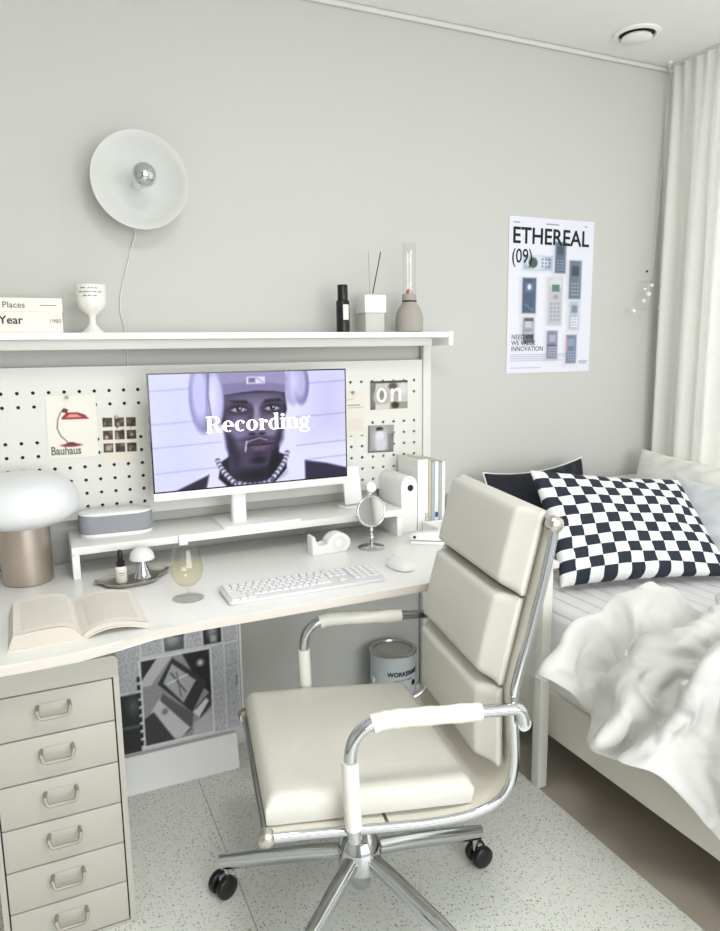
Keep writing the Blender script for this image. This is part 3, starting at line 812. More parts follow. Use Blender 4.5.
# ------------------------------------------------------------------ desk top things
def table_lamp():
    r = thing('table_lamp', 'large mushroom table lamp with white glass shade and nickel base', 'lamp', (-.053, -.172, DZ))
    obj('base', B().lathe([(0, 0), (.062, 0), (.065, .003), (.065, .175), (.0, .175)], n=56), 'brushed', r, ang=40)
    pr = []
    for i in range(25):
        a = PI*i/24; sn, cs = math.sin(a), -math.cos(a)
        rr = .146*abs(sn)**.72; zz = .217+.087*math.copysign(abs(cs)**.9, cs)*(1.0 if cs > 0 else .72)
        pr.append((max(rr, 0) if 0 < i < 24 else 0, zz))
    obj('lamp_shade', B().lathe(pr, n=64), 'opal', r, ang=80)
table_lamp()

def tray_group():
    b = B(); pts = []; rnd = random.Random(2)
    for i in range(48):
        a = 2*PI*i/48; R_ = .098*(1+.10*math.sin(3*a+.6)+.06*math.sin(5*a+2)+.03*math.sin(8*a))
        pts.append((R_*math.cos(a), .62*R_*math.sin(a)))
    rings = []
    for s_, z in ((0, .002), (.5, .002), (.82, .0025), (.93, .006), (1.0, .012), (1.02, .011), (.95, .004), (.85, 0), (0, 0)):
        if s_ == 0: rings.append([b.bm.verts.new((0, 0, z))])
        else: rings.append([b.bm.verts.new((x*s_, y*s_, z)) for x, y in pts])
    for A, C in zip(rings, rings[1:]):
        for i in range(48):
            j = (i+1) % 48
            if len(A) == 1: b.bm.faces.new((A[0], C[i], C[j]))
            elif len(C) == 1: b.bm.faces.new((A[i], A[j], C[0]))
            else: b.bm.faces.new((A[i], A[j], C[j], C[i]))
    t = obj('trinket_tray', b, 'satin', None, (.212, -.302, DZ), (0, 0, .35), ang=60)
    tag(t, 'silver freeform tray holding the dropper bottle and tiny lamp', 'tray')
    z = DZ+.0026
    r = thing('dropper_bottle', 'small dropper bottle with white label and black rubber cap', 'bottle', (.178, -.312, z))
    obj('body', B().lathe([(0, 0), (.0145, 0), (.0155, .002), (.0155, .040), (.010, .046), (0, .046)], n=28), 'paper', r, ang=40)
    obj('dropper_cap', B().lathe([(.0115, .046), (.0120, .047), (.0120, .060), (.007, .062), (.0075, .070), (.0075, .082), (.005, .090), (0, .092)], n=28), 'black', r, ang=50)
    obj('lettering', B().box(-.008, .008, -.0160, -.0156, .028, .030).box(-.006, .006, -.0160, -.0156, .022, .0232), 'inkg', r)
    r = thing('mushroom_lamp', 'tiny mushroom lamp with a white dome on the silver tray', 'lamp', (.237, -.295, z))
    obj('base', B().lathe([(0, 0), (.025, 0), (.026, .002), (.010, .044), (.009, .052), (0, .052)], n=36), 'chrome', r, ang=40)
    pr = [(0, .052), (.030, .052), (.034, .054)]+[(.034*math.cos(PI/2*i/10), .055+.033*math.sin(PI/2*i/10)) for i in range(1, 10)]+[(0, .088)]
    obj('lamp_shade', B().lathe(pr, n=40), 'opal', r, ang=50)
tray_group()

def wine_glass():
    r = thing('wine_glass', 'stemmed glass of pale yellow drink on the desk', 'glass', (.318, -.515, DZ))
    def outer(z): pass
    pr = [(0, 0), (.040, 0), (.0405, .0012), (.036, .003), (.010, .006), (.0045, .012), (.004, .026), (.008, .031), (.022, .037), (.034, .050), (.0405, .068), (.0412, .080), (.038, .100), (.0325, .122), (.0305, .132)]
    inn = [(.0293, .132), (.0312, .122), (.0368, .100), (.0400, .080), (.0393, .068), (.0328, .0512), (.021, .0385), (.008, .0345), (0, .0338)]
    obj('bowl', B().lathe(pr+inn, n=48), 'clear', r, ang=60)
    li = [(0, .0342), (.008, .0349), (.0208, .0389), (.0325, .0516), (.0390, .068), (.0397, .080), (.0383, .092), (0, .092)]
    obj('drink', B().lathe(li, n=48), 'wine', r, ang=50)
    tag(obj('cable_clip', B().box(-.013, .013, -.004, .004, 0, .032, bev=.003), 'plastic', None, (.362, -.240, .802)), 'small white clip on the riser front behind the glass', 'clip')
wine_glass()

def open_book():
    r = thing('open_book', 'thick paperback lying open on the desk beside the mushroom lamp', 'book', (.052, -.560, DZ), .02)
    r.scale = (1.05, 1.05, 1.08)
    H = .112   # half height
    def halfblock(side, thick, wid, curl):
        """cross section in x z, swept along y"""
        n = 18; top = []; bot = []
        for i in range(n+1):
            u = i/n; x = side*wid*u
            zt = thick*(1-math.exp(-u*9))*(1-.18*u)+.006+curl*math.sin(PI*min(1, u*1.05))*.6
            top.append((x, zt))
        return top
    # left: thick block with vertical outer side
    for side, wid, thick, curl, lab in ((-1, .128, .030, .004, 0), (1, .135, .010, .020, 1)):
        top = halfblock(side, thick, wid, curl)
        b = B(); ny = 2
        if side < 0: low = [(x*1.06-.004*abs(x)/.13, .0022) for x, z in top]
        else: low = [(x, max(.0022, z-.011)) for x, z in top]
        ring = top+low[::-1]; n = len(ring)
        A = [b.bm.verts.new((x, -H+.003*math.sin(x*30), z)) for x, z in ring]; C = [b.bm.verts.new((x, H, z)) for x, z in ring]
        for i in range(n):
            j = (i+1) % n; b.bm.faces.new((A[i], A[j], C[j], C[i]))
        k = len(top)
        for S in (A, C):
            for i in range(k-1): b.bm.faces.new((S[i], S[i+1], S[n-2-i], S[n-1-i]))
        obj('page_block', b, 'pages', r, ang=40)
        # printed page lying over the block
        P = Paint(70, 110, (232,226,216))
        P.textblock(.12, .10, .88, .90, .028, (120,112,104), al=.28, seed=3+lab)
        P.grain(.01)
        pg = P.panel('page', wid, 2*H-.002, 'print', r, (0, -H+.001, 0), rot=(0, 0, 0))
        me = pg.data
        tx = [t[0] for t in top]; tz = [t[1] for t in top]
        for v in me.vertices:
            u = v.co.x/wid
            v.co.x = side*u*wid if side > 0 else -(wid-v.co.x)
            uu = abs(v.co.x)/wid; i = min(int(uu*18), 17); f = uu*18-i
            v.co.z = tz[i]*(1-f)+tz[i+1]*f+.0008
        me.polygons.foreach_set('use_smooth', [True]*len(me.polygons))
        if side > 0:
            low2 = [(x, max(.0005, z-.013)) for x, z in top]
            b = B().tube([], .1) if False else B()
            Q = [(x, z+.0012) for x, z in low2]+[(x, z) for x, z in low2[::-1]]; m_ = len(Q)
            A = [b.bm.verts.new((x*1.02, -H-.002, z)) for x, z in Q]; C = [b.bm.verts.new((x*1.02, H+.002, z)) for x, z in Q]
            for i in range(m_): b.bm.faces.new((A[i], A[(i+1) % m_], C[(i+1) % m_], C[i]))
            for i in range(m_//2-1):
                b.bm.faces.new((A[i], A[i+1], A[m_-2-i], A[m_-1-i])); b.bm.faces.new((C[i], C[i+1], C[m_-2-i], C[m_-1-i]))
            obj('cover', b, 'paper', r, ang=40)
    obj('cover', B().box(-.140, .002, -H-.002, H+.002, .0003, .0018), 'paper', r)
open_book()

def keyboard():
    r = thing('keyboard', 'slim white full size keyboard with a number pad', 'keyboard', (.398+.215, -.6216+.0575, DZ), .0)
    W, D_ = .430, .116
    pl = Matrix.Rotation(.05, 4, 'X')
    obj('case', B().prism(rrect(-W/2, W/2, -D_/2, D_/2, .008), .003, .011, bev=.0015, m=Matrix.Translation((0, 0, .002)) @ pl), 'gplastic', r)
    obj('foot', B().box(-W/2+.02, W/2-.02, D_/2-.014, D_/2-.006, 0, .006), 'plastic', r)
    obj('foot', B().box(-W/2+.02, W/2-.02, -D_/2+.004, -D_/2+.010, 0, .0035), 'plastic', r)
    u = .0190; x0 = -W/2+.007; rowz = [D_/2-.012-i*.0183 for i in range(6)]
    rows = []
    rows.append([(i*1.115, .97) for i in range(14)])
    rows.append([(i, 1) for i in range(13)]+[(13, 1.5)])
    rows.append([(0, 1.5)]+[(1.5+i, 1) for i in range(13)])
    rows.append([(0, 1.8)]+[(1.8+i, 1) for i in range(11)]+[(12.8, 1.7)])
    rows.append([(0, 2.3)]+[(2.3+i, 1) for i in range(10)]+[(12.3, 2.2)])
    rows.append([(0, 1.2), (1.2, 1), (2.2, 1.2), (3.4, 5.4), (8.8, 1.2), (10, 1), (11, 1.2), (12.2, 1), (13.2, 1.3)])
    keys = []
    for ri, rw in enumerate(rows):
        for (a, w) in rw: keys.append((x0+a*u, w*u, rowz[ri]))
        for i in range(3):
            if ri in (0, 1, 2) : keys.append((x0+(14.75+i)*u, u, rowz[ri]))
        if ri == 5:
            for i in range(3): keys.append((x0+(14.75+i)*u, u, rowz[ri]))
        if ri == 4: keys.append((x0+15.75*u, u, rowz[ri]))
        for i in range(4):
            if ri in (0, 1, 2, 3, 4) or i in (0, 2): keys.append((x0+(18.0+i)*u, u*(2 if ri == 5 and i == 0 else 1), rowz[ri]))
    cache = {}
    keys = keys[:100]
    for (x, w, y) in keys:
        k = round(w, 4)
        if k not in cache:
            b = B().box(-w/2+.0013, w/2-.0013, -.0078, .0078, 0, .0035, bev=.001, seg=2)
            me = bpy.data.meshes.new('key'); b.bm.to_mesh(me); b.bm.free(); me.materials.append(M['key'])
            me.polygons.foreach_set('use_smooth', [True]*len(me.polygons)); me.set_sharp_from_angle(angle=.6)
            cache[k] = me
        cx = x+w/2
        o = bpy.data.objects.new('key', cache[k]); COL.objects.link(o); o.parent = r
        o.location = (cx, y, .0131+y*.05); o.rotation_euler = (.05, 0, 0)
keyboard()

def small_desk():
    # mouse
    b = B(); n = 20
    rings = []
    for j, (s_, z) in enumerate(((.90, 0), (1, .004), (1, .009), (.95, .018), (.82, .026), (.60, .0315), (.32, .034))):
        rings.append([b.bm.verts.new((.031*s_*math.copysign(abs(math.cos(2*PI*i/n))**.8, math.cos(2*PI*i/n)), .054*s_*math.copysign(abs(math.sin(2*PI*i/n))**.85, math.sin(2*PI*i/n))-.004*(j/6), z)) for i in range(n)])
    for A, C in zip(rings, rings[1:]):
        for i in range(n): b.bm.faces.new((A[i], A[(i+1) % n], C[(i+1) % n], C[i]))
    b.bm.faces.new(rings[0][::-1]); b.bm.faces.new(rings[-1])
    r = thing('mouse', 'white computer mouse to the right of the keyboard', 'mouse', (.918, -.535, DZ), .12)
    obj('shell', b, 'plastic', r, ang=60, sub=1)
    obj('scroll_wheel', B().lathe([(0, -.003), (.006, -.003), (.006, .003), (0, .003)], n=20, m=Matrix.Translation((0, .027, .0270)) @ Matrix.Rotation(PI/2, 4, 'Y')), 'gplastic', r)
    # mirror
    r = thing('vanity_mirror', 'small round chrome makeup mirror standing on the desk', 'mirror', (.935, -.31, DZ))
    obj('base', B().lathe([(0, 0), (.042, 0), (.043, .003), (.040, .006), (.018, .009), (.006, .013), (0, .013)], n=40), 'chrome', r, ang=40)
    obj('stem', B().lathe([(.0045, .010), (.0045, .024), (.008, .028), (.009, .034), (.0075, .040), (.0045, .044), (.0045, .054), (.007, .058), (.0045, .062), (.0040, .074)], n=20), 'chrome', r, ang=60)
    m = Matrix.Translation((0, 0, .118)) @ Matrix.Rotation(PI/2-.15, 4, 'X')
    ring = [(.047+.004*math.cos(2*PI*i/10), .004*math.sin(2*PI*i/10)) for i in range(11)]
    obj('frame', B().lathe(ring, n=48, m=m), 'chrome', r, ang=60)
    obj('mirror_glass', B().lathe([(0, .002), (.046, .0015), (.046, -.002), (0, -.002)], n=48, m=m), 'mirror', r)
    # tape dispenser
    r = thing('tape_dispenser', 'small white tape dispenser under the riser front edge', 'tape dispenser', (.795, -.29, DZ), .05)
    pr = [(-.062, .002), (-.062, .058), (-.054, .060), (-.050, .052), (-.046, .030), (-.030, .026), (-.012, .028)]
    pr += [(.028+.040*math.cos(math.radians(a)), .028+.033*math.sin(math.radians(a))) for a in range(170, -60, -15)]
    pr += [(.050, .0), (-.056, .0)]
    obj('body', B().prism(pr[::-1], -.022, .022, bev=.003, m=Matrix.Rotation(PI/2, 4, 'X')), 'plastic', r, ang=40)
    obj('tape_roll', B().lathe([(.012, -.0226), (.024, -.0226), (.024, .0226), (.012, .0226)], n=32, m=Matrix.Translation((.028, 0, .030)) @ Matrix.Rotation(PI/2, 4, 'X')), 'ceramic', r)
small_desk()

# ------------------------------------------------------------------ drawer cabinet
def cabinet():
    r = thing('drawer_cabinet', 'beige metal drawer cabinet with six drawers under the desk', 'cabinet', (-.015, -.452, 0))
    x0, x1, y0, y1 = -.14, .14, -.215, .215
    b = B(); T = .012; H = .683
    out = [(x0, .0045), (x1, .0045)]+[(x1-.014+.014*math.cos(PI/2*i/5), H-.014+.014*math.sin(PI/2*i/5)) for i in range(6)]+[(x0+.014-.014*math.sin(PI/2*i/5), H-.014+.014*math.cos(PI/2*i/5)) for i in range(6)]
    m = Matrix.Rotation(PI/2, 4, 'X')
    b.prism(out, -y1, -y0-.022, m=m)
    obj('body', b, 'cab', r, ang=30)
    fr = B()
    fr.box(x0, x0+T, y0, y0+.0225, .0045, H-.03).box(x1-T, x1, y0, y0+.0225, .0045, H-.03).box(x0+T, x1-T, y0, y0+.0225, .0045, .009)
    top = [(x0, .632), (x1, .632)]+out[2:]
    fr.prism(top, -y0-.0225, -y0, m=m)
    obj('front_frame', fr, 'cab', r, ang=30)
    obj('drawer_recess', B().box(x0+T, x1-T, y0+.016, y0+.0215, .009, .632), 'gap', r)
    z = .629; p = .1033
    proto = None
    for i in range(6):
        zt = z-p*i; zb = zt-p+.003
        d = obj('drawer', B().box(x0+T+.003, x1-T-.003, y0-.001, y0+.015, zb, zt, bev=.002), 'cab', r)
        zc = (zt+zb)/2+.010
        hp = [(-.034, y0-.001, zc+.010), (-.034, y0-.020, zc+.006), (-.030, y0-.026, zc-.006), (-.026, y0-.027, zc-.010), (.026, y0-.027, zc-.010), (.030, y0-.026, zc-.006), (.034, y0-.020, zc+.006), (.034, y0-.001, zc+.010)]
        h = obj('handle', B().tube([(-.034+(.003), y0-.001, zc+.010)]+hp[1:-1]+[(.031, y0-.001, zc+.010)], .0042, 8, ry=.0028), 'handle', d)
        obj('label_holder', B().box(-.029, .029, y0-.0035, y0-.0011, zc-.006, zc+.014, bev=.001), 'cab', d)
    for x in (x0+.02, x1-.02):
        for y in (y0+.03, y1-.03):
            obj('foot', B().lathe([(0, FZ), (.012, FZ), (.012, .0044), (0, .0044)], c=(x, y, 0), n=16), 'black', r)
cabinet()

# ------------------------------------------------------------------ newspaper print on its stand under the desk
def news():
    r = thing('poster_stand', 'black and white newspaper print panel standing on a white base', 'poster stand', (.30, -.10, FZ))
    prof = [(-.055, 0), (-.030, .112), (.055, .118), (.06, 0)]
    m = Matrix(((0, 0, 1, 0), (1, 0, 0, 0), (0, 1, 0, 0), (0, 0, 0, 1)))
    obj('base', B().prism(prof, -.26, .222, bev=.006, m=m), 'plastic', r, ang=35)
    w, h = .425, .48; X0 = -.18
    obj('board', B().box(X0-.006, X0+w+.006, -.0225, -.012, .119, .119+h, bev=.002), 'plastic', r)
    P = Paint(150, 170, (186,188,192))
    def U(u): return (.07+u*.355)/.425 if False else .165+u*.835
    def W_(v): return .215+v*.785
    def T(pts): return [(U(a), W_(b)) for a, b in pts]
    P.rect(0, 0, 1, 1, (206,207,212))
    seed = 1
    for (a, c, e, f) in ((.14,-.25,.31,.17),(.52,-.25,.65,.17),(.85,-.25,.97,.17),(.74,.2,.84,.97),(.86,.2,.97,.97),(-.1,-.25,.12,.45)):
        P.textblock(U(a), W_(c), U(e), W_(f), .0135, (96,98,104), al=.65, seed=seed); seed += 1
    P.rect(U(.33), W_(-.1), U(.5), W_(.17), (92,92,94)); P.ell(U(.40), W_(.06), .05, .05, (160,160,162), soft=.02); P.rect(U(.42), W_(.0), U(.5), W_(.05), (50,50,52), soft=.01)
    P.rect(U(.67), W_(-.1), U(.83), W_(.17), (30,30,32)); P.ell(U(.75), W_(.05), .035, .055, (150,150,150), soft=.02); P.rect(U(.73), W_(.1), U(.79), W_(.16), (210,210,210), soft=.01, al=.7)
    P.rect(U(.105), W_(.20), U(.73), W_(.975), (226,228,230))
    P.rect(U(-.2), W_(.48), U(.085), W_(.99), (36,38,38)); P.rect(U(-.1), W_(.75), U(.085), W_(.78), (110,112,110), al=.6); P.ell(U(.04), W_(.58), .03, .05, (90,92,94), soft=.03)
    x0, x1, y0, y1 = .125, .715, .215, .955
    def q(pts): return [(U(x0+(x1-x0)*a), W_(y0+(y1-y0)*b)) for a, b in pts]
    P.rect(U(x0), W_(y0), U(x1), W_(y1), (150,150,152))
    P.poly(q([(0,0),(.45,0),(.12,.3),(0,.3)]), (196,196,198)); P.poly(q([(0,.0),(.22,0),(0,.22)]), (34,34,36))
    P.poly(q([(.6,0),(1,0),(1,.55),(.8,.35)]), (24,24,26)); P.ell(*q([(.86,.14)])[0], .022, .02, (220,220,220), soft=.015)
    P.poly(q([(.45,.02),(.95,.38),(.70,.72),(.22,.30)]), (48,48,50)); P.poly(q([(.44,.09),(.78,.34),(.58,.58),(.30,.30)]), (176,178,180))
    P.line(q([(.42,.2),(.62,.45)]), .008, (60,60,60)); P.line(q([(.36,.32),(.66,.25)]), .008, (240,240,240)); P.line(q([(.5,.2),(.55,.5)]), .006, (90,90,90))
    P.poly(q([(.28,.42),(.72,.74),(.68,.92),(.60,.96),(.24,.52)]), (92,92,94)); P.poly(q([(.22,.48),(.66,.90),(.5,1),(.42,.98),(.10,.62)]), (206,207,210))
    P.poly(q([(0,.68),(.14,.62),(.42,1),(0,1)]), (56,56,58)); P.poly(q([(.75,.68),(1,.5),(1,.68),(.82,.82)]), (60,60,62)); P.poly(q([(.72,.72),(.92,.58),(.96,.62),(.8,.8)]), (226,226,226)); P.poly(q([(.72,.86),(1,.72),(1,1),(.7,1)]), (190,190,192), soft=.01)
    P.ell(*q([(.3,.64)])[0], .02, .02, (120,120,122), soft=.01)
    for i in range(9): P.rect(U(.082), W_(.34+.07*i), U(.108), W_(.385+.07*i), (22,22,24))
    P.rect(U(.985), W_(-.3), U(.988), W_(1), (120,120,124))
    for i in range(3): P.rect(U(.95), W_(.50+.03*i), U(.96), W_(.515+.03*i), (40,40,44))
    P.grain(.02)
    P.panel('print', w, h, 'print', r, (X0, -.0228, .119))
news()

# ------------------------------------------------------------------ paint can
def can():
    r = thing('paint_can', 'white paint can with a metal lid and black lettering under the desk', 'can', (1.109, -.115, FZ))
    R_ = .083; H = .285
    obj('body', B().lathe([(0, 0), (R_, 0), (R_+.002, .003), (R_, .006), (R_, H-.008), (R_+.002, H-.004), (R_, H), (R_-.008, H), (R_-.010, H-.006), (0, H-.006)], n=56), 'can', r, ang=40)
    obj('lid', B().lathe([(R_+.0035, H-.003), (R_+.0035, H+.001), (R_-.002, H+.004), (R_-.010, H+.003), (R_-.012, H-.004), (R_-.022, H-.0045), (R_-.026, H-.001), (0, H-.001)], n=56), 'canlid', r, ang=30)
    obj('handle_ear', B().lathe([(0, 0), (.014, 0), (.012, .008), (0, .010)], n=20, m=Matrix.Translation((-R_, -.01, H*.66)) @ Matrix.Rotation(-PI/2, 4, 'Y')), 'can', r)
    pts = [(-R_*1.06*math.cos(a), -R_*1.08*math.sin(a)-.006, H*.66-.075*math.sin(a)) for a in [PI*i/20 for i in range(21)]]
    # curved lettering
    def ctext(s, size, zc, a_mid, mt, bold=0):
        t = text('lettering', s, r, mt, size, (0, 0, 0), rot=(0, 0, 0), align='CENTER', bold=bold)
        for v in t.data.vertices:
            a = -PI/2+a_mid+v.co.x/(R_+.001); rad = R_+.0008+v.co.z
            v.co = V((rad*math.cos(a), rad*math.sin(a), zc+v.co.y))
    ctext('WORKERBEE', .022, .214, .04, 'inkblack', .0008)
    ctext('paint and supply',   .011, .196, .0, 'inkg')
    b = B()
    b.lathe([(0, 0), (.010, 0), (.010, .0012), (0, .0012)], n=20, m=Matrix.Rotation(.55, 4, 'Z') @ Matrix.Translation((0, -R_-.0002, .178)) @ Matrix.Rotation(PI/2, 4, 'X'))
    obj('emblem', b, 'inkblack', r)
can()

# ------------------------------------------------------------------ office chair
def chair():
    a = math.atan2(-.184, .983)
    hx, hy = .39+.242*.983, -.83-.242*.184
    r = thing('office_chair', 'ivory leather office chair with padded back and chrome frame', 'chair', (hx, hy, FZ), a)
    X = lambda t: t-.242
    zo = -FZ
    prof = [(-.004, .434), (.06, .430), (.16, .421), (.25, .412), (.33, .406), (.40, .407), (.45, .416), (.485, .436), (.506, .470), (.513, .52), (.510, .58), (.506, .65), (.520, .72), (.536, .775), (.550, .83), (.567, .90), (.581, .97), (.588, 1.015)]
    path = smooth_path([(X(t), 0, z+zo) for t, z in prof], 5)
    for s in (-1, 1):
        sf = obj('side_frame', B().tube([p+V((0, s*.244-.015, 0)) for p in path], .0105, 12, ry=.0075, up=(0, 1, 0)), 'chrome', r, ang=60)
        for (t, z) in ((-.004, .434), (.588, 1.012)):
            obj('end_cap', B().lathe([(0, -.018), (.013, -.018), (.016, -.014), (.016, .006), (.012, .010), (.006, .012), (0, .012)], n=24, m=Matrix.Translation((X(t), s*.244-.015, z+zo)) @ Matrix.Rotation(-s*PI/2, 4, 'X')), 'satin', sf)
    for (t, z) in ((-.004, .434), (.588, 1.012), (.24, .409)):
        obj('cross_bar', B().tube([(X(t), -.259, z+zo), (X(t), .229, z+zo)], .008, 12), 'chrome', r)
    # shell: thin sheet inside the frame
    b = B(); n = len(path); th = .004; ny = 8
    rows = []
    for i, p in enumerate(path):
        q0 = path[max(i-1, 0)]; q1 = path[min(i+1, n-1)]; d = (q1-q0).normalized(); nrm = V((-d.z, 0, d.x))
        rows.append([p+V((0, -.250+.470*k/ny, 0))+nrm*.003 for k in range(ny+1)]+[p+V((0, .220-.470*k/ny, 0))-nrm*.001 for k in range(ny+1)])
    vv = [[b.bm.verts.new(c) for c in rw] for rw in rows]; m_ = len(vv[0])
    for A, C in zip(vv, vv[1:]):
        for i in range(m_): b.bm.faces.new((A[i], A[(i+1) % m_], C[(i+1) % m_], C[i]))
    b.bm.faces.new(vv[0]); b.bm.faces.new(vv[-1][::-1])
    obj('shell', b, 'shell', r, ang=50)
    def frame_at(z=None, t=None):
        pass
    def pad(name, p0, p1, thick, halfw, bulge=.004, bev=.045, bu=.016, base=.012, yc=-.015):
        """soft pad between two profile points; thickness to the sitter's side"""
        A = V((X(p0[0]), 0, p0[1]+zo)); C = V((X(p1[0]), 0, p1[1]+zo)); d = (C-A); L = d.length; d.normalize()
        nrm = V((-d.z, 0, d.x))
        nu, nv = 14, 18; b = B()
        def shape(u, v):
            du = (1-abs(2*u-1))/2*L; dv = (1-abs(2*v-1))*halfw
            su = min(1, du/bu); sv = min(1, dv/bev)
            su = math.sin(su*PI/2)**.8; sv = sv*(1-.25*sv*(1-sv)) if bev > .03 else math.sin(sv*PI/2)**.8
            e = su*sv
            h = base+(thick-base)*e+bulge*(1-(2*u-1)**2)*(1-(2*v-1)**2)
            return h+.0022*noise.noise(V((u*3, v*9, thick*70)))*e
        ks = [0, .008, .018, .03, .05, .08, .13]+[.13+.74*i/10 for i in range(1, 10)]+[.87, .92, .95, .97, .982, .992, 1]
        vs_ = [0, .01, .02, .035, .055, .075, .088, .1, .115]+[.115+.77*i/12 for i in range(1, 12)]+[.885, .9, .912, .925, .945, .965, .98, .99, 1]
        fr = [[b.bm.verts.new(A+d*L*u+V((0, yc+(v-.5)*2*halfw, 0))+nrm*shape(u, v)) for v in vs_] for u in ks]
        bk = [[b.bm.verts.new(A+d*L*(.5+(u-.5)*.985)+V((0, yc+(v-.5)*2*halfw*.985, 0))+nrm*0) for v in vs_] for u in ks]
        nu, nv = len(ks)-1, len(vs_)-1
        for i in range(nu):
            for j in range(nv):
                b.bm.faces.new((fr[i][j], fr[i+1][j], fr[i+1][j+1], fr[i][j+1])); b.bm.faces.new((bk[i][j], bk[i][j+1], bk[i+1][j+1], bk[i+1][j]))
        for i in range(nu):
            b.bm.faces.new((fr[i][0], bk[i][0], bk[i+1][0], fr[i+1][0])); b.bm.faces.new((fr[i][nv], fr[i+1][nv], bk[i+1][nv], bk[i][nv]))
        for j in range(nv):
            b.bm.faces.new((fr[0][j], fr[0][j+1], bk[0][j+1], bk[0][j])); b.bm.faces.new((fr[nu][j], bk[nu][j], bk[nu][j+1], fr[nu][j+1]))
        o = obj(name, b, 'leather', r, ang=80)
        return o
    pad('seat_pad', (.440, .4135), (-.018, .440), .064, .240, bulge=.008, bev=.035) if False else None
    # seat pad: travel from front to back so that the normal points up
    pad('seat_pad', (-.004, .4425), (.432, .4155), .058, .236, bulge=.004, bev=.022, bu=.022, base=.036, yc=0)
    pad('back_pad', (.4995, .487), (.497, .662), .046, .216)
    pad('back_pad', (.499, .668), (.540, .852), .047, .216)
    pad('back_pad', (.5415, .858), (.584, 1.035), .048, .219)
    # arms
    for s in (-1, 1):
        y = s*.267-.015
        ap = [(.165, .414), (.160, .50), (.158, .575), (.160, .607), (.170, .632), (.190, .650), (.222, .658), (.26, .658), (.36, .652), (.46, .646), (.500, .643), (.514, .632), (.520, .607)]
        pth = smooth_path([(X(t), y, z+zo) for t, z in ap], 5)
        arm = obj('armrest', B().tube(pth, .0125, 14, ry=.0125, up=(0, 1, 0)), 'chrome', r, ang=60)
        low = [p for p in pth if p.z+.0 < .583 and p.x < X(.2)]; hor = [p for p in pth if p.x > X(.200) and p.x < X(.44)]
        obj('armrest_sleeve', B().tube(low[2:], .0168, 14, ry=.0168, up=(0, 1, 0)), 'sleeve', arm, ang=60)
        hr = [.0185+.0012*math.sin(i*1.9) for i in range(len(hor))]
        obj('armrest_sleeve', B().tube(hor, hr, 14, ry=.0170, up=(0, 1, 0)), 'sleeve', arm, ang=60)
        obj('bracket', B().tube([(X(.520), y+s*.004, .607+zo), (X(.520), y-s*.014, .607+zo)], .014, 16).tube([(X(.165), y+s*.004, .421+zo), (X(.165), y-s*.016, .421+zo)], .013, 16), 'chrome', arm)
    # mechanism
    obj('tilt_mechanism', B().box(-.10, .10, -.07, .07, .345, .392, bev=.012, seg=3).box(-.115, .09, -.10, .10, .390, .404, bev=.004), 'wmetal', r)
    obj('tilt_lever', B().tube([(.0, -.06, .37), (.02, -.18, .372), (.02, -.20, .372)], .006, 10), 'black', r)
    obj('gas_lift', B().lathe([(0, .075), (.022, .075), (.026, .082), (.026, .215), (.020, .22), (.020, .346), (0, .346)], n=28), 'chrome', r, ang=40)
    hub = obj('star_base_hub', B().lathe([(.0262, .120), (.044, .122), (.052, .130), (.054, .172), (.047, .192), (.036, .210), (.0262, .218)], n=32), 'chrome', r, ang=40)
    base = math.radians(2)-a
    for k in range(5):
        th = base+2*PI*k/5; c, s_ = math.cos(th), math.sin(th)
        pts = [(c*.040, s_*.040, .160), (c*.12, s_*.12, .146), (c*.25, s_*.25, .116), (c*.354, s_*.354, .090)]
        leg = obj('star_base_leg', B().tube(pts, [.020, .0190, .017, .013], 14, ry=.0205, up=(0, 0, 1)), 'chrome', r, ang=60)
        cx, cy = c*.340, s_*.340
        cs = obj('caster', B().lathe([(0, .045), (.007, .045), (.007, .076), (0, .076)], c=(cx, cy, 0), n=14).box(-.012, .012, -.007, .007, .018, .056, bev=.004, m=Matrix.Translation((cx+.010*c, cy+.010*s_, 0)) @ Matrix.Rotation(th+.5*k, 4, 'Z')), 'chrome', r)
        wa = th+.5*k+PI/2
        for sd in (-1, 1):
            w = V((math.cos(wa), math.sin(wa), 0))*sd*.0165
            m = Matrix.Translation((cx+.012*c+w.x, cy+.012*s_+w.y, .0297)) @ Matrix.Rotation(wa, 4, 'Z') @ Matrix.Rotation(PI/2, 4, 'Y')
            obj('wheel', B().lathe([(0, -.010), (.024, -.010), (.028, -.007), (.0295, 0), (.028, .007), (.024, .010), (0, .010)], n=28, m=m), 'caster', cs, ang=40)
chair()

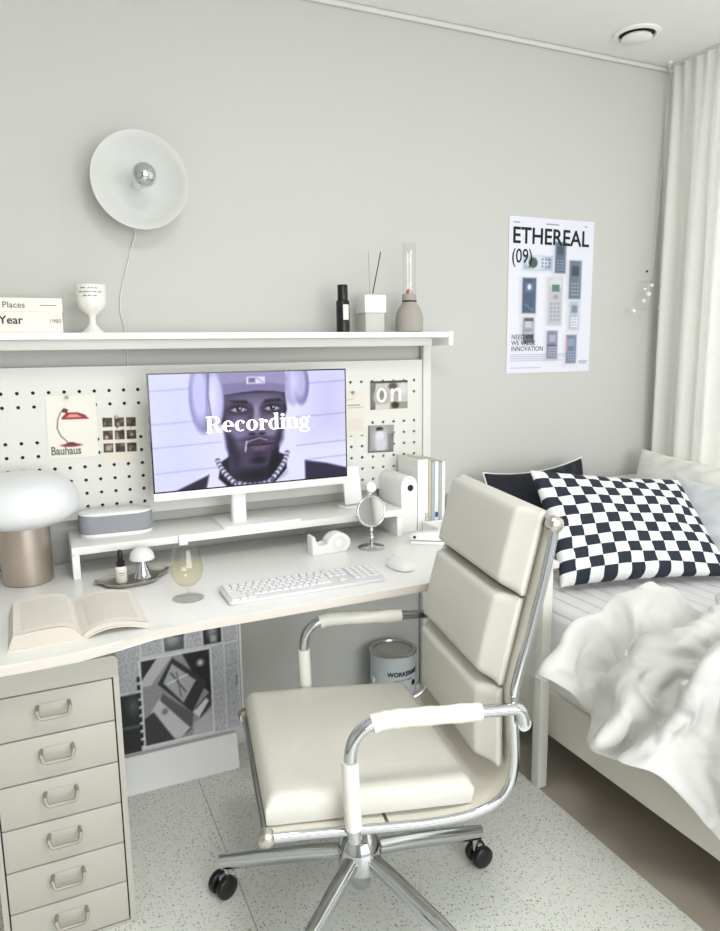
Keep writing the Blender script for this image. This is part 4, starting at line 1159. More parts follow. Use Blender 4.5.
# ------------------------------------------------------------------ bed
BX0, BX1, BYF = 1.385, 2.365, -2.08
MZ = .565
def bed():
    r = thing('bed', 'white framed single bed with a low headboard against the back wall', 'bed', (1.89, -1.05, 0))
    ox, oy = -1.89, 1.05
    obj('side_rail', B().box(BX0+ox, BX0+.022+ox, BYF+oy, -.045+oy, .155, .300, bev=.003), 'bedw', r)
    obj('side_rail', B().box(BX1-.022+ox, BX1+ox, BYF+oy, -.045+oy, .155, .300, bev=.003), 'bedw', r)
    obj('headboard', B().box(BX0+ox, BX1+ox, -.044+oy, -.018+oy, .155, .812, bev=.004), 'bedw', r)
    obj('footboard', B().box(BX0+ox, BX1+ox, BYF-.026+oy, BYF-.0005+oy, .155, .34, bev=.004), 'bedw', r)
    obj('slatted_base', B().box(BX0+.024+ox, BX1-.024+ox, BYF+.002+oy, -.046+oy, .24, .262), 'bedw', r)
    for x in (BX0+.03, BX1-.03):
        for y in (BYF+.03, -.08):
            obj('leg', B().box(x-.025+ox, x+.025+ox, y-.025+oy, y+.025+oy, .001 if x > 1.5 else FZ+.0005, .155 if y > -1 else .155, bev=.003), 'bedw', r)
    # mattress
    m = thing('mattress', 'white mattress in a quilted fitted cover on the bed', 'mattress', (1.89, -1.05, .2622))
    obj('core', B().box(BX0+.012+ox, BX1-.02+ox, BYF+.01+oy, -.05+oy, 0, MZ-.2622, bev=.045, seg=5), 'quilt', m, ang=60)
bed()

def pillow(name, label, corners, t, mt, seed=0, group=None, piping=None, conc=.085, sag=.0):
    BL, BR, TL, TR = [V(c) for c in corners]; org = (BL+BR)/2
    side = (BR-BL+TR-TL).normalized(); rise = TL-BL+TR-BR; rise = (rise-side*rise.dot(side)).normalized(); face = side.cross(rise)
    place = Matrix(((side.x, rise.x, face.x, org.x), (side.y, rise.y, face.y, org.y), (side.z, rise.z, face.z, org.z), (0, 0, 0, 1)))
    local = place.inverted()
    BL, BR, TL, TR = [local @ c for c in (BL, BR, TL, TR)]
    b = B(); n = 44
    uvl = b.bm.loops.layers.uv.new('UVMap')
    def P(u, v, sd):
        # u,v in -1..1 ; concave edges between pointed corners
        cu = 1-.075*(1-v*v)**1; cv = 1-conc*(1-u*u)**1
        fu, fv = (u*cu+1)/2, (v*cv+1)/2
        q = (BL*(1-fu)+BR*fu)*(1-fv)+(TL*(1-fu)+TR*fu)*fv
        e = max(0, (1-u**2)*(1-v**2))**.36
        e *= 1-.25*(abs(u)*abs(v))**3
        z = sd*t/2*e
        nz = noise.noise(V((u*1.8+seed, v*1.8, sd*2.0+seed)))*.016*e+noise.noise(V((u*5+seed, v*5, sd*3)))*.005*e
        k = max(abs(u), abs(v))**4      # edge puckers
        nz += .004*k*(1-k)*4*math.sin(9*(u*v)+14*(u-v)+seed)
        return V((q.x, q.y-sag*(1-u*u)*max(v, 0), q.z+z+nz*sd))
    gr = {}
    for sd in (1, -1):
        g = []
        for i in range(n+1):
            row = []
            for j in range(n+1):
                u, v = -math.cos(PI*i/n), -math.cos(PI*j/n)
                u = .6*u+.4*(2*i/n-1); v = .6*v+.4*(2*j/n-1)
                if sd < 0 and (i in (0, n) or j in (0, n)): row.append(gr[1][i][j])
                else: row.append((b.bm.verts.new(P(u, v, sd)), u, v))
            g.append(row)
        gr[sd] = g
        for i in range(n):
            for j in range(n):
                q = [g[i][j], g[i+1][j], g[i+1][j+1], g[i][j+1]]
                if sd < 0: q = q[::-1]
                f = b.bm.faces.new([a[0] for a in q])
                for lp, a in zip(f.loops, q): lp[uvl].uv = ((a[1]+1)/2, (a[2]+1)/2)
    r = thing(name, label, 'pillow', (0, 0, 0), 0, group)
    r.matrix_world = place
    edge = [gr[1][i][0][0].co.copy() for i in range(n)]+[gr[1][n][j][0].co.copy() for j in range(n)]+[gr[1][n-i][n][0].co.copy() for i in range(n)]+[gr[1][0][n-j][0].co.copy() for j in range(n)]
    obj('pillowcase', b, mt, r, ang=180)
    if piping: obj('piping', B().tube(edge, .003, 8, closed=True), piping, r, ang=80)
    return r
pillow('checkered_pillow', 'navy and white checkered pillow propped at the head of the bed', ((1.497, -.545, .590), (2.095, -.715, .590), (1.552, -.30, .934), (2.130, -.43, .868)), .14, 'check', 1)
pillow('navy_cushion', 'dark navy cushion with pale piping behind the checkered pillow', ((1.47, -.235, .590), (1.95, -.215, .595), (1.462, -.15, .908), (1.937, -.13, .927)), .10, 'navy', 5, piping='linen', conc=.16)
pillow('white_pillow', 'cream white pillow with a pointed corner leaning against the curtain', ((2.17, -.095, .600), (2.17, -.74, .600), (2.30, -.085, .932), (2.33, -.74, .905)), .11, 'linen', 9)
pillow('grey_pillow', 'smooth pale grey pillow in front of the cream white one', ((2.085, -.32, .610), (2.085, -.86, .610), (2.185, -.36, .870), (2.215, -.86, .85)), .06, 'greylinen', 12)

# ------------------------------------------------------------------ duvet
# the draped duvet: a grid of points 67 across by 85 along, written as steps of half a millimetre (x, y, z)
DRAPE = [
2372,-1539,920,-71,14,44,-43,-7,32,-5,-32,20,43,-64,-9,88,8,-67,100,-1,-70,52,33,-82,48,-5,-35,0,-34,-10,-49,-57,2,-77,-72,10,-83,-72,14,-66,-57,15,-28,-44,1,17,-27,-15,49,-5,-24,56,-1,-29,43,-13,-23,12,-32,-8,-30,-31,24,-51,-15,44,-55,-25,39,-38,-27,29,-6,-33,6,32,-47,-10,50,-76,22,71,-39,-76,71,-20,-83,57,-19,-68,32,-18,-48,12,-28,-24,-5,-36,-8,-14,-41,0,-13,-41,-2,9,-37,-8,18,-28,-10,26,-22,-12,27,-20,-12,20,-28,-9,7,-38,-4,-16,-45,5,-36,-45,11,-45,-43,14,-43,-41,14,-34,-36,12,-24,-25,21,-7,-34,-1,4,-41,-7,23,-47,-11,40,-40,-20,43,-41,-19,39,-41,-19,34,-41,-15,27,-40,-10,14,-41,1,9,-38,6,-2,-36,4,-6,-35,1,-20,-32,2,-34,-16,16,-40,-11,22,-15,-16,46,-40,-17,-29,-5,-61,-18,-2,-61,-16,-37,-48,8,-26,-47,-5,-22,-42,0,3,-42,-5,15,-32,-5,28,-18,-4,36,4,-3,34,22,8,13,-8,42,39,8,15,32,19,6,-12,-37,-6,-19,-43,-19,-15,-45,-13,-19,-40,-13,-17,-37,2,-18,-30,13,-23,-24,14,-13,-33,0,
8,7,40,-68,16,41,-35,-15,30,-6,-40,23,58,-53,-23,94,3,-73,86,32,-78,55,-25,-75,46,3,-29,-24,-31,3,-44,-67,-1,-80,-75,9,-85,-72,15,-67,-53,17,-21,-44,-1,24,-24,-18,52,-6,-27,59,1,-29,47,-4,-22,9,-32,-4,-31,-27,25,-50,-14,43,-50,-30,35,-31,-28,25,0,-38,7,28,-64,-3,79,-62,-14,68,-39,-89,68,-26,-81,50,-19,-63,30,0,-42,6,-32,-15,-10,-38,-3,-16,-43,2,-23,-32,17,8,-37,-6,24,-23,-15,25,-21,-12,23,-25,-11,12,-34,-5,-4,-42,0,-26,-47,8,-43,-43,13,-45,-45,15,-39,-43,12,-40,-24,11,7,-34,12,-20,-32,3,12,-46,-9,34,-44,-16,39,-45,-21,49,-35,-20,31,-47,-15,38,-32,-16,13,-43,-4,-4,-40,2,-18,-30,-9,-6,-35,2,-1,-35,12,-4,-36,16,-42,11,15,-49,-3,19,-34,-45,2,-16,-58,-6,7,-64,-9,6,-57,-12,-34,-44,10,-38,-33,-2,-11,-41,-1,4,-37,-3,25,-26,-5,36,-14,-6,41,-1,-4,11,42,24,39,21,20,66,6,-11,3,-34,-23,-12,-63,3,-15,-47,-10,-20,-44,7,-15,-38,-15,-20,-30,13,-18,-12,29,-22,-27,7,-29,-19,12,
10,6,37,-62,12,40,-29,-19,27,6,-45,15,65,-44,-32,89,22,-73,74,-20,-89,55,33,-63,27,-37,-9,-17,-40,-3,-49,-68,0,-78,-79,6,-82,-71,14,-66,-48,20,-15,-44,-5,29,-20,-19,55,-1,-27,62,9,-28,46,-8,-22,6,-34,-2,-31,-31,24,-51,-23,38,-48,-14,41,-19,-37,8,8,-42,-1,28,-74,7,90,-45,-46,72,-20,-93,56,-12,-86,49,-24,-50,26,-23,-27,-6,-35,3,-18,-39,2,-18,-43,6,-23,-29,20,22,-20,-22,20,-28,-7,18,-30,-6,15,-31,-7,7,-39,-3,-17,-45,4,-34,-48,10,-40,-50,13,-45,-45,14,-42,-34,14,-38,-17,10,-12,-34,1,13,-38,7,25,-45,-14,45,-36,-20,33,-53,-17,41,-42,-20,41,-34,-17,25,-40,-12,-9,-40,0,-26,-27,-5,-4,-36,1,5,-35,7,-20,-31,9,0,-35,20,-46,3,18,-50,-12,17,-3,-64,-10,0,-61,-8,15,-57,-19,-44,-40,4,-38,-35,8,-18,-42,1,-1,-39,-3,14,-32,-5,31,-18,-6,35,-20,-3,43,12,2,17,44,19,50,7,14,11,-41,-26,21,-45,-30,-3,-50,-21,-17,-49,12,-12,-39,-16,-18,-37,8,-14,-22,27,-22,-12,26,-22,-5,27,-27,-27,2,
14,6,37,-56,5,37,-20,-25,23,20,-46,0,70,-36,-39,82,3,-77,38,42,-93,74,-14,-34,-8,-42,-1,-3,-47,-4,-45,-72,-2,-72,-81,3,-78,-69,12,-62,-45,20,-8,-42,-9,33,-16,-19,57,5,-27,61,11,-27,45,-14,-22,3,-34,0,-31,-32,23,-52,-20,39,-45,-23,36,-10,-37,-3,3,-47,16,48,-70,-20,90,-16,-74,60,-5,-100,65,-30,-62,42,-30,-38,-11,-35,9,-24,-28,2,-30,-33,-5,-12,-43,10,29,-30,-2,-4,-37,-1,19,-31,-7,16,-31,-6,21,-29,-7,-6,-43,1,-23,-49,7,-37,-50,12,-42,-50,13,-46,-38,15,-45,-21,12,-27,-27,6,4,-36,-6,38,-20,-14,13,-54,6,45,-41,-21,33,-53,-17,42,-38,-20,30,-40,-14,13,-41,-9,-29,-26,1,-7,-35,-1,6,-35,3,-22,-28,9,6,-37,11,-29,-24,22,-46,-1,14,-5,-54,-7,3,-57,-15,0,-57,-11,-23,-53,3,-45,-27,10,-30,-37,4,-12,-39,0,5,-36,-3,20,-29,-4,33,-21,-4,43,-10,-1,27,40,4,49,17,12,39,-38,-12,-3,-50,-32,-24,-46,-16,17,-50,-12,15,-45,-12,-21,-39,-2,-19,-24,25,-3,8,36,-23,-14,22,-24,-27,7,-33,-20,13,
15,5,36,-45,-7,33,-8,-33,14,32,-45,-12,73,-14,-50,42,42,-89,59,24,-77,23,-66,-10,20,-32,6,-12,-49,-2,-41,-73,-4,-63,-82,0,-70,-67,9,-57,-42,19,-1,-40,-13,35,-11,-20,56,9,-26,61,7,-27,42,-18,-21,1,-35,1,-33,-33,24,-52,-19,40,-43,-29,30,-5,-36,-3,7,-55,12,63,-50,-48,75,16,-92,74,-32,-75,53,-46,-48,-4,-43,-21,-35,-1,7,-19,-34,8,10,-45,-3,-14,-41,11,19,-36,-1,4,-37,-3,20,-30,-7,25,-27,-8,1,-41,0,-13,-47,4,-31,-49,9,-44,-45,13,-35,-53,12,-51,-22,15,-36,-25,9,-15,-33,1,17,-34,-10,45,-14,-16,28,-51,-14,14,-63,-4,51,-32,-15,34,-41,-16,19,-43,-10,9,-39,-7,-27,-26,2,-9,-34,2,4,-35,5,-24,-27,10,2,-39,12,-39,-5,19,-12,-46,-4,-2,-51,-10,-1,-53,-10,-11,-53,-6,-33,-41,8,-41,-25,9,-21,-37,3,-6,-37,0,10,-34,-2,25,-28,-3,37,-20,-1,40,27,-5,47,23,0,42,-37,-3,6,-56,-18,-39,-39,-16,7,-54,-16,24,-46,-11,18,-43,-12,-14,-37,-7,-13,-10,33,-28,-4,21,2,7,35,-34,-10,17,-29,-29,7,
15,3,36,-31,-20,26,7,-37,4,45,-37,-30,45,40,-70,58,26,-80,57,-26,-61,-9,-53,23,-8,-34,1,0,-55,1,-34,-74,-4,-53,-79,-2,-56,-68,4,-49,-39,18,6,-35,-19,35,-7,-21,54,12,-24,58,-3,-27,38,-22,-20,0,-36,1,-37,-31,27,-53,-23,39,-40,-30,28,2,-35,-9,10,-62,5,75,-18,-65,74,11,-89,67,-48,-62,-15,-60,-39,20,-36,-7,-33,10,13,0,-44,-1,8,-44,-2,-13,-38,12,2,-40,2,23,-31,-7,25,-28,-7,-4,-41,-1,2,-45,2,-22,-48,7,-39,-44,11,-28,-56,8,-50,-28,16,-42,-26,12,-27,-29,5,-6,-35,-3,27,-30,-13,49,-12,-16,32,-48,-18,21,-58,-11,16,-55,-7,44,-26,-8,9,-43,-8,13,-36,-4,-19,-30,2,-17,-31,5,2,-36,6,-24,-27,11,-2,-38,11,-33,-26,8,6,-44,-12,-6,-48,-7,-6,-50,-7,-17,-48,-3,-39,-25,12,-27,-35,5,-17,-34,5,-1,-36,0,13,-34,0,30,-26,-1,45,-1,-5,41,30,-3,46,-29,-10,12,-56,-9,-43,-39,-13,1,-56,-16,29,-46,-12,17,-46,-11,8,-43,-14,-11,-35,-12,-27,-12,19,-25,0,26,-12,13,33,-2,14,39,-26,-38,-2,
9,0,38,-11,-32,15,25,-39,-9,51,3,-58,48,43,-74,61,-1,-76,31,-63,-25,-13,-36,26,-28,-22,14,-28,-56,-2,-20,-79,-1,-39,-76,-2,-51,-56,6,-26,-49,7,14,-25,-26,33,-9,-21,50,11,-22,52,-13,-26,34,-23,-18,-3,-35,2,-41,-25,31,-52,-35,35,-39,-30,26,-16,-32,3,46,-48,-20,67,12,-81,82,-26,-74,23,-76,-54,-23,-49,-29,26,-29,1,-36,4,10,-3,-43,-3,25,-34,3,-1,-40,7,1,-41,3,28,-29,-7,12,-40,-3,-7,-44,3,-15,-46,4,-27,-47,8,-34,-46,9,-29,-49,7,-47,-20,15,-35,-27,9,-19,-31,2,1,-36,-6,34,-25,-14,50,-12,-16,33,-44,-18,21,-55,-10,18,-50,-9,12,-46,-3,31,-27,-4,-5,-37,0,-19,-30,3,-1,-35,3,-17,-31,7,-15,-33,9,-13,-35,10,-2,-40,-6,-2,-43,-8,-7,-45,-5,-8,-46,-5,-15,-45,-2,-34,-26,12,-24,-33,6,-16,-32,8,4,-35,0,15,-35,3,38,-16,-4,42,21,-6,49,-16,-8,15,-54,-10,-37,-44,-11,-8,-56,-16,32,-44,-16,17,-49,-10,3,-47,-12,3,-40,-15,0,-33,-16,-27,-9,19,-26,2,25,-16,14,33,14,20,36,-35,-34,9,
5,-6,39,13,-33,4,45,-24,-35,48,33,-71,67,11,-80,52,-37,-70,4,-59,26,-15,-28,18,-42,-18,16,-52,-52,1,-16,-81,0,-40,-67,-2,-22,-58,3,-5,-47,-4,19,-12,-29,30,-12,-19,44,0,-22,40,-25,-21,33,-19,-18,-6,-36,4,-42,-31,29,-55,-31,38,-38,-34,24,-22,-29,7,60,-4,-46,80,-12,-73,66,-55,-68,-21,-68,-46,-11,-49,-21,29,-22,5,-34,-9,6,3,-41,-3,31,-27,3,-6,-40,9,23,-37,-4,18,-42,-2,-12,-43,3,-11,-46,4,-16,-46,5,-25,-44,6,-29,-44,6,-27,-44,6,-42,-17,14,-29,-28,6,-14,-33,-1,5,-37,-8,39,-18,-12,48,-11,-16,34,-41,-17,12,-53,-6,21,-45,-8,10,-44,-2,21,-34,-1,-10,-36,0,-11,-34,3,-5,-35,2,-5,-35,3,-7,-36,2,-7,-36,2,-7,-39,0,-9,-40,-2,-9,-42,-2,-7,-44,-4,-10,-43,-2,-26,-33,6,-23,-30,10,-17,-29,12,11,-34,-2,13,-35,6,42,8,-8,46,-8,-9,25,-47,-10,-26,-49,-10,-12,-54,-16,28,-43,-25,9,-53,-9,-7,-48,-12,-15,-38,-20,8,-37,-8,33,-16,-2,-23,-21,11,-28,0,23,-20,15,35,20,21,36,-42,-28,16,
28,4,28,17,-38,-2,54,-4,-53,59,32,-82,70,-26,-86,39,-70,-56,-3,-54,25,-16,-15,28,-54,-7,31,-79,-37,15,-27,-85,-4,-5,-72,-7,-14,-50,1,9,-35,-13,22,-16,-23,30,-7,-22,29,-22,-18,32,-23,-19,32,-15,-15,-10,-37,7,-43,-33,28,-55,-34,38,-39,-30,26,-14,-36,-4,62,-8,-53,87,7,-68,40,-75,-61,-35,-55,-37,-7,-44,-16,24,-26,5,-29,-21,1,15,-34,-3,35,-21,4,2,-44,5,24,-43,-1,-5,-49,4,-25,-41,3,-10,-46,4,-11,-44,4,-21,-40,3,-27,-38,5,-20,-42,4,-32,-30,3,-30,-21,13,-12,-34,-2,7,-35,-8,40,-12,-12,47,-9,-14,37,-35,-16,7,-52,-4,19,-45,-6,12,-42,-2,-1,-40,0,-3,-38,0,-5,-36,1,-4,-35,2,-6,-35,2,-4,-36,2,-4,-36,2,-3,-37,0,-10,-38,1,-13,-40,0,-3,-42,-4,-8,-42,-2,-17,-37,4,-23,-29,11,-12,-32,10,2,-35,4,28,-25,-3,42,2,-10,27,-39,-10,2,-50,-13,-20,-50,-12,27,-38,-31,-6,-54,-9,-11,-50,-11,-18,-40,-17,20,-37,-9,4,-36,-7,33,0,4,-15,-32,3,-31,-6,23,-23,14,36,19,23,38,-47,-23,23,
29,5,27,21,-41,-6,56,14,-66,70,14,-93,60,-67,-88,24,-85,-51,-19,-54,8,-28,-5,20,-17,13,73,-97,-22,32,-33,-95,-5,-6,-73,-7,10,-42,-11,17,-26,-16,25,-22,-19,17,-26,-19,31,-9,-19,29,-12,-16,23,-27,-11,-18,-34,12,-43,-36,28,-56,-33,39,-37,-31,25,-7,-39,-12,69,-4,-56,88,10,-68,11,-80,-52,-36,-45,-29,10,-40,-13,0,-37,0,-19,-29,-4,26,-26,-2,37,-21,4,16,-48,4,-1,-55,5,-21,-47,5,-26,-38,2,-3,-42,3,-5,-39,1,-15,-37,2,-24,-35,4,-26,-35,6,-18,-40,-1,-28,-27,8,-16,-32,0,10,-34,-8,40,-8,-9,46,-7,-13,41,-27,-17,7,-52,-3,11,-47,-3,5,-45,-2,-2,-41,-1,-5,-39,0,-11,-36,0,-15,-33,0,2,-36,6,8,-34,5,2,-35,3,-11,-35,2,7,-38,-1,-13,-39,0,-15,-40,0,2,-42,-3,-11,-39,1,-19,-32,8,-8,-34,7,-1,-35,6,33,-13,-8,26,-32,-11,17,-41,-12,-13,-47,-12,26,-36,-29,-22,-47,-14,-18,-47,-14,-13,-46,-12,17,-42,-8,-3,-39,-12,29,-20,-1,32,-15,3,-14,-35,3,-33,-8,23,-27,12,36,14,25,42,-49,-16,28,
32,2,20,24,-41,-8,57,17,-69,71,0,-98,21,-97,-85,23,-94,-53,-19,-45,-32,-16,-11,32,-23,18,78,-81,15,78,-46,-106,-2,11,-78,-16,12,-37,-13,10,-35,-15,30,-26,-20,30,10,-21,25,-18,-16,24,-23,-15,5,-36,-1,-31,-20,18,-32,-48,25,-59,-26,42,-33,-34,24,2,-41,-20,75,1,-59,86,8,-67,-24,-68,-44,-18,-50,-22,9,-41,-13,-18,-35,-7,8,-35,-7,28,-25,-1,37,-31,5,8,-57,7,-17,-56,7,-34,-35,2,-10,-39,1,6,-36,0,1,-36,0,-10,-36,2,-17,-38,1,-24,-38,2,-26,-38,3,-24,-34,4,-24,-28,5,13,-33,-8,39,-10,-10,48,-2,-11,46,-19,-18,7,-53,-3,4,-51,-2,-1,-47,-1,-5,-44,-1,-14,-38,1,-26,-30,-3,-7,-36,5,12,-33,11,0,-36,5,18,-29,6,-15,-33,2,16,-36,-1,-21,-35,-1,0,-43,-2,-5,-43,-3,-4,-41,-1,-12,-37,4,-11,-34,6,12,-33,-5,8,-35,-5,30,-26,-9,0,-43,-12,23,-38,-22,2,-46,-20,-29,-41,-10,-6,-47,-15,-10,-45,-13,-18,-39,-8,35,-17,-8,29,-19,-1,-1,-36,5,8,-35,8,-33,-13,23,-31,9,36,8,28,45,-51,-12,31,
41,-2,13,23,-38,-11,56,19,-66,63,-21,-97,-2,-105,-72,-2,-93,-57,11,-50,-39,-23,-22,16,-35,20,67,-34,48,103,-73,-108,19,31,-79,-32,-10,-44,5,9,-37,-19,46,5,-31,37,6,-19,21,-27,-14,18,-39,-12,-13,-37,14,-29,-27,16,-50,-20,29,-40,-58,36,-36,-19,30,8,-43,-28,81,3,-63,82,6,-64,-12,-61,-41,-29,-44,-13,-14,-44,-17,-3,-44,-14,11,-34,-8,36,-19,2,27,-51,7,-8,-62,10,-29,-46,4,-29,-28,-2,9,-34,0,14,-33,0,3,-35,3,-5,-38,-1,-17,-40,-1,-29,-42,1,-33,-38,5,-32,-31,5,-17,-33,4,18,-30,-8,40,-12,-12,49,-6,-14,53,-10,-16,0,-57,-1,-2,-55,-1,-7,-50,1,-12,-45,0,-33,-27,0,-22,-34,1,8,-36,11,-9,-35,3,25,-20,17,21,-28,5,-16,-34,1,22,-33,-3,-25,-35,-2,3,-45,-5,-2,-45,-5,-2,-43,-3,-5,-41,0,-6,-37,1,2,-35,-2,8,-35,-4,23,-30,-9,14,-38,-14,9,-41,-18,-13,-42,-19,2,-47,-16,-31,-36,-4,-3,-45,-11,-15,-39,-8,27,-26,-8,26,-24,-3,25,-21,6,-13,-34,13,-30,-22,22,-33,6,36,0,30,46,-50,-9,33,
48,-3,3,23,-37,-14,52,22,-61,45,-49,-88,0,-93,-70,0,-87,-50,-8,-52,-25,-21,-32,7,-35,8,61,-10,66,90,-88,-92,44,29,-90,-34,-19,-50,9,18,-31,-18,47,-5,-42,41,21,-18,21,-26,-12,9,-57,-11,-40,-16,33,-32,-26,18,-25,-50,18,-45,-47,42,-37,-13,31,15,-45,-37,84,0,-68,77,12,-55,-28,-50,-32,3,-52,-24,-14,-51,-30,-28,-45,-5,20,-29,-6,43,-26,5,8,-64,11,-26,-52,6,-35,-24,-4,7,-35,2,23,-31,0,4,-36,8,10,-34,-2,-5,-41,-6,-25,-44,-2,-43,-37,5,-32,-45,4,-35,-28,6,-5,-36,1,27,-23,-10,46,-1,-14,53,7,-20,37,-48,-6,-4,-61,1,-13,-56,2,-9,-52,1,-32,-36,1,1,-43,-4,-36,-8,16,-6,-37,7,17,-32,7,-6,-35,5,33,-2,13,-5,-38,0,27,-32,-6,-28,-36,-4,4,-48,-7,1,-48,-6,6,-45,-7,-5,-43,0,-4,-39,0,-7,-35,1,5,-35,-3,20,-32,-7,21,-32,-12,-1,-41,-15,-15,-41,-17,18,-41,-15,-17,-42,-10,-28,-36,-2,-6,-41,-8,28,-26,-9,25,-25,-2,22,-28,6,-20,-29,14,-26,-27,21,-36,0,34,-6,29,46,-49,-5,33,
51,-4,1,25,-36,-22,39,0,-73,19,-64,-83,-49,-68,-54,-1,-62,-52,-5,-47,-2,-8,-23,28,-7,-23,61,-13,47,82,-72,-65,41,29,-89,-33,-15,-62,2,13,-31,-8,41,-16,-41,49,29,-25,23,-22,-14,-1,-68,-8,-51,-17,49,-28,-37,15,-23,-46,15,-49,-34,48,-36,-11,30,22,-48,-47,85,-1,-70,68,17,-44,-37,-39,-28,-2,-62,-34,9,-62,-41,-35,-36,1,33,-21,0,32,-50,9,-16,-59,8,-37,-23,-5,3,-35,3,26,-31,1,1,-38,13,7,-35,3,15,-33,-10,-9,-47,-10,-35,-46,1,-50,-34,7,-37,-39,3,-22,-36,5,11,-34,-4,37,-11,-13,47,19,-18,55,-29,-12,10,-64,0,-16,-62,4,-14,-57,3,-28,-45,-1,22,-42,-6,-31,-26,14,-37,-5,15,-4,-37,7,11,-34,3,33,-1,-11,-8,-24,26,9,-39,-1,28,-35,-8,-33,-37,-5,9,-51,-9,2,-51,-8,17,-46,-9,-11,-44,3,-1,-41,-1,-21,-31,8,6,-35,-1,17,-32,-5,29,-24,-8,-11,-39,-13,-14,-40,-16,28,-34,-14,-13,-43,-10,-10,-43,-9,-21,-36,-1,18,-34,-9,28,-22,-2,18,-31,4,-18,-30,13,-26,-26,20,-37,-7,31,-12,27,44,-48,-1,34,
43,0,6,28,-29,-42,32,-39,-71,-48,-68,-58,12,-60,-74,-29,-50,-13,-34,-22,2,14,-23,41,10,-19,70,-36,19,72,-45,-71,22,26,-69,-26,6,-59,-15,2,-40,1,27,-24,-26,51,19,-32,29,-12,-19,-4,-65,-7,-64,-27,61,-24,-49,16,-25,-36,15,-51,-12,52,-30,-21,25,27,-53,-58,83,1,-67,40,45,-35,-21,-59,-29,5,-78,-49,13,-64,-43,-31,-16,13,36,-36,5,9,-57,8,-34,-27,-3,-2,-35,4,25,-31,3,-2,-38,13,17,-32,0,8,-35,-4,-8,-42,-7,-1,-53,-13,-47,-37,5,-45,-34,6,-30,-37,4,-9,-37,2,23,-28,-7,42,11,-17,54,-7,-15,27,-60,-3,-15,-64,4,-19,-60,4,-29,-49,1,34,-37,-11,-14,-41,8,-36,-12,16,-35,-10,14,18,-32,1,11,-34,0,32,-5,-13,6,-36,-7,-13,-23,34,17,-44,-9,-35,-39,-6,14,-54,-9,29,-44,-18,-10,-52,5,0,-48,0,-5,-43,3,-30,-19,16,5,-36,1,9,-34,-5,25,-28,-8,27,-28,-14,-31,-30,-9,1,-43,-16,30,-34,-12,-21,-40,-5,-17,-39,-4,5,-38,-7,27,-25,-4,15,-32,2,-16,-31,11,-25,-25,19,-34,-14,27,-19,22,41,-45,1,34,
32,1,24,30,-38,-50,14,-66,-75,-51,-73,-69,-7,-62,-73,-40,-31,5,1,34,-1,-9,-25,60,8,-34,92,-44,-34,68,0,-79,-12,19,-46,-19,16,-34,-17,9,-35,-18,8,-33,3,21,-21,-33,27,-10,-37,31,-35,6,-74,-39,68,-57,-36,32,0,-39,10,-49,-9,52,-26,-26,19,32,-59,-69,66,38,-57,45,27,-26,-19,-78,-44,10,-92,-62,17,-46,-33,-24,-15,26,25,-45,5,-19,-32,-1,-1,-35,6,8,-37,9,16,-34,2,4,-36,2,-9,-34,1,8,-38,-6,4,-44,-9,-4,-49,-11,-31,-42,-2,-42,-24,13,-23,-35,5,-1,-38,1,32,-16,-14,44,8,-17,31,-46,-7,-7,-62,2,-24,-57,4,-24,-54,2,10,-51,-7,33,-31,-10,-39,-6,13,-37,-7,13,-3,-37,7,-6,-34,10,33,-8,-10,4,-35,-6,32,-23,-10,-2,-39,20,-40,-31,6,9,-55,-6,34,-41,-22,-5,-59,3,-7,-56,5,12,-49,-3,-18,-38,12,-32,-9,22,5,-36,3,20,-29,-4,-4,-37,-9,34,-20,-10,5,-38,-17,-38,-26,-6,17,-40,-17,30,-34,-10,-21,-39,-4,-11,-39,-3,23,-29,-7,13,-33,0,-14,-31,9,-25,-25,16,-29,-23,22,-26,13,37,-42,5,33,
25,7,45,9,-56,-49,27,-68,-83,-36,-57,-85,-65,-54,-67,18,-48,-27,-25,9,24,-4,39,57,-15,-42,101,1,-101,56,4,-89,-5,-2,-45,-12,26,-4,-24,25,-8,-28,8,-35,-9,5,-37,1,19,-23,-22,26,-21,-10,-71,-58,52,-74,-18,66,9,-37,5,-47,-9,47,-21,-31,14,45,-56,-81,50,16,-49,36,52,-15,15,-90,-89,9,-82,-51,-1,-36,5,-17,-26,22,-4,-36,0,7,-37,7,-1,-36,10,9,-34,-1,0,-36,0,-1,-36,1,6,-35,-3,5,-36,-3,1,-39,-3,-8,-42,-4,0,-44,-10,-33,-29,11,-21,-34,7,1,-37,-3,31,-6,-20,27,-30,-11,-5,-51,-3,-15,-54,0,-10,-55,0,-20,-49,2,33,-18,-28,-7,-40,12,-23,-30,10,-30,11,17,-9,-34,9,8,-35,5,15,-31,-9,17,-31,-7,27,-28,-8,-32,-19,23,-3,-52,-1,35,-38,-24,-1,-60,1,-7,-60,6,17,-55,-6,2,-52,6,-32,-22,25,-32,-9,24,2,-36,4,14,-33,-4,20,-28,-10,-6,-39,-14,39,-16,-10,-43,-14,-6,13,-43,-16,4,-45,-14,25,-37,-13,-26,-33,1,18,-34,-8,9,-34,-2,-11,-32,6,-22,-27,13,-25,-27,17,-34,-3,28,-44,-1,28,
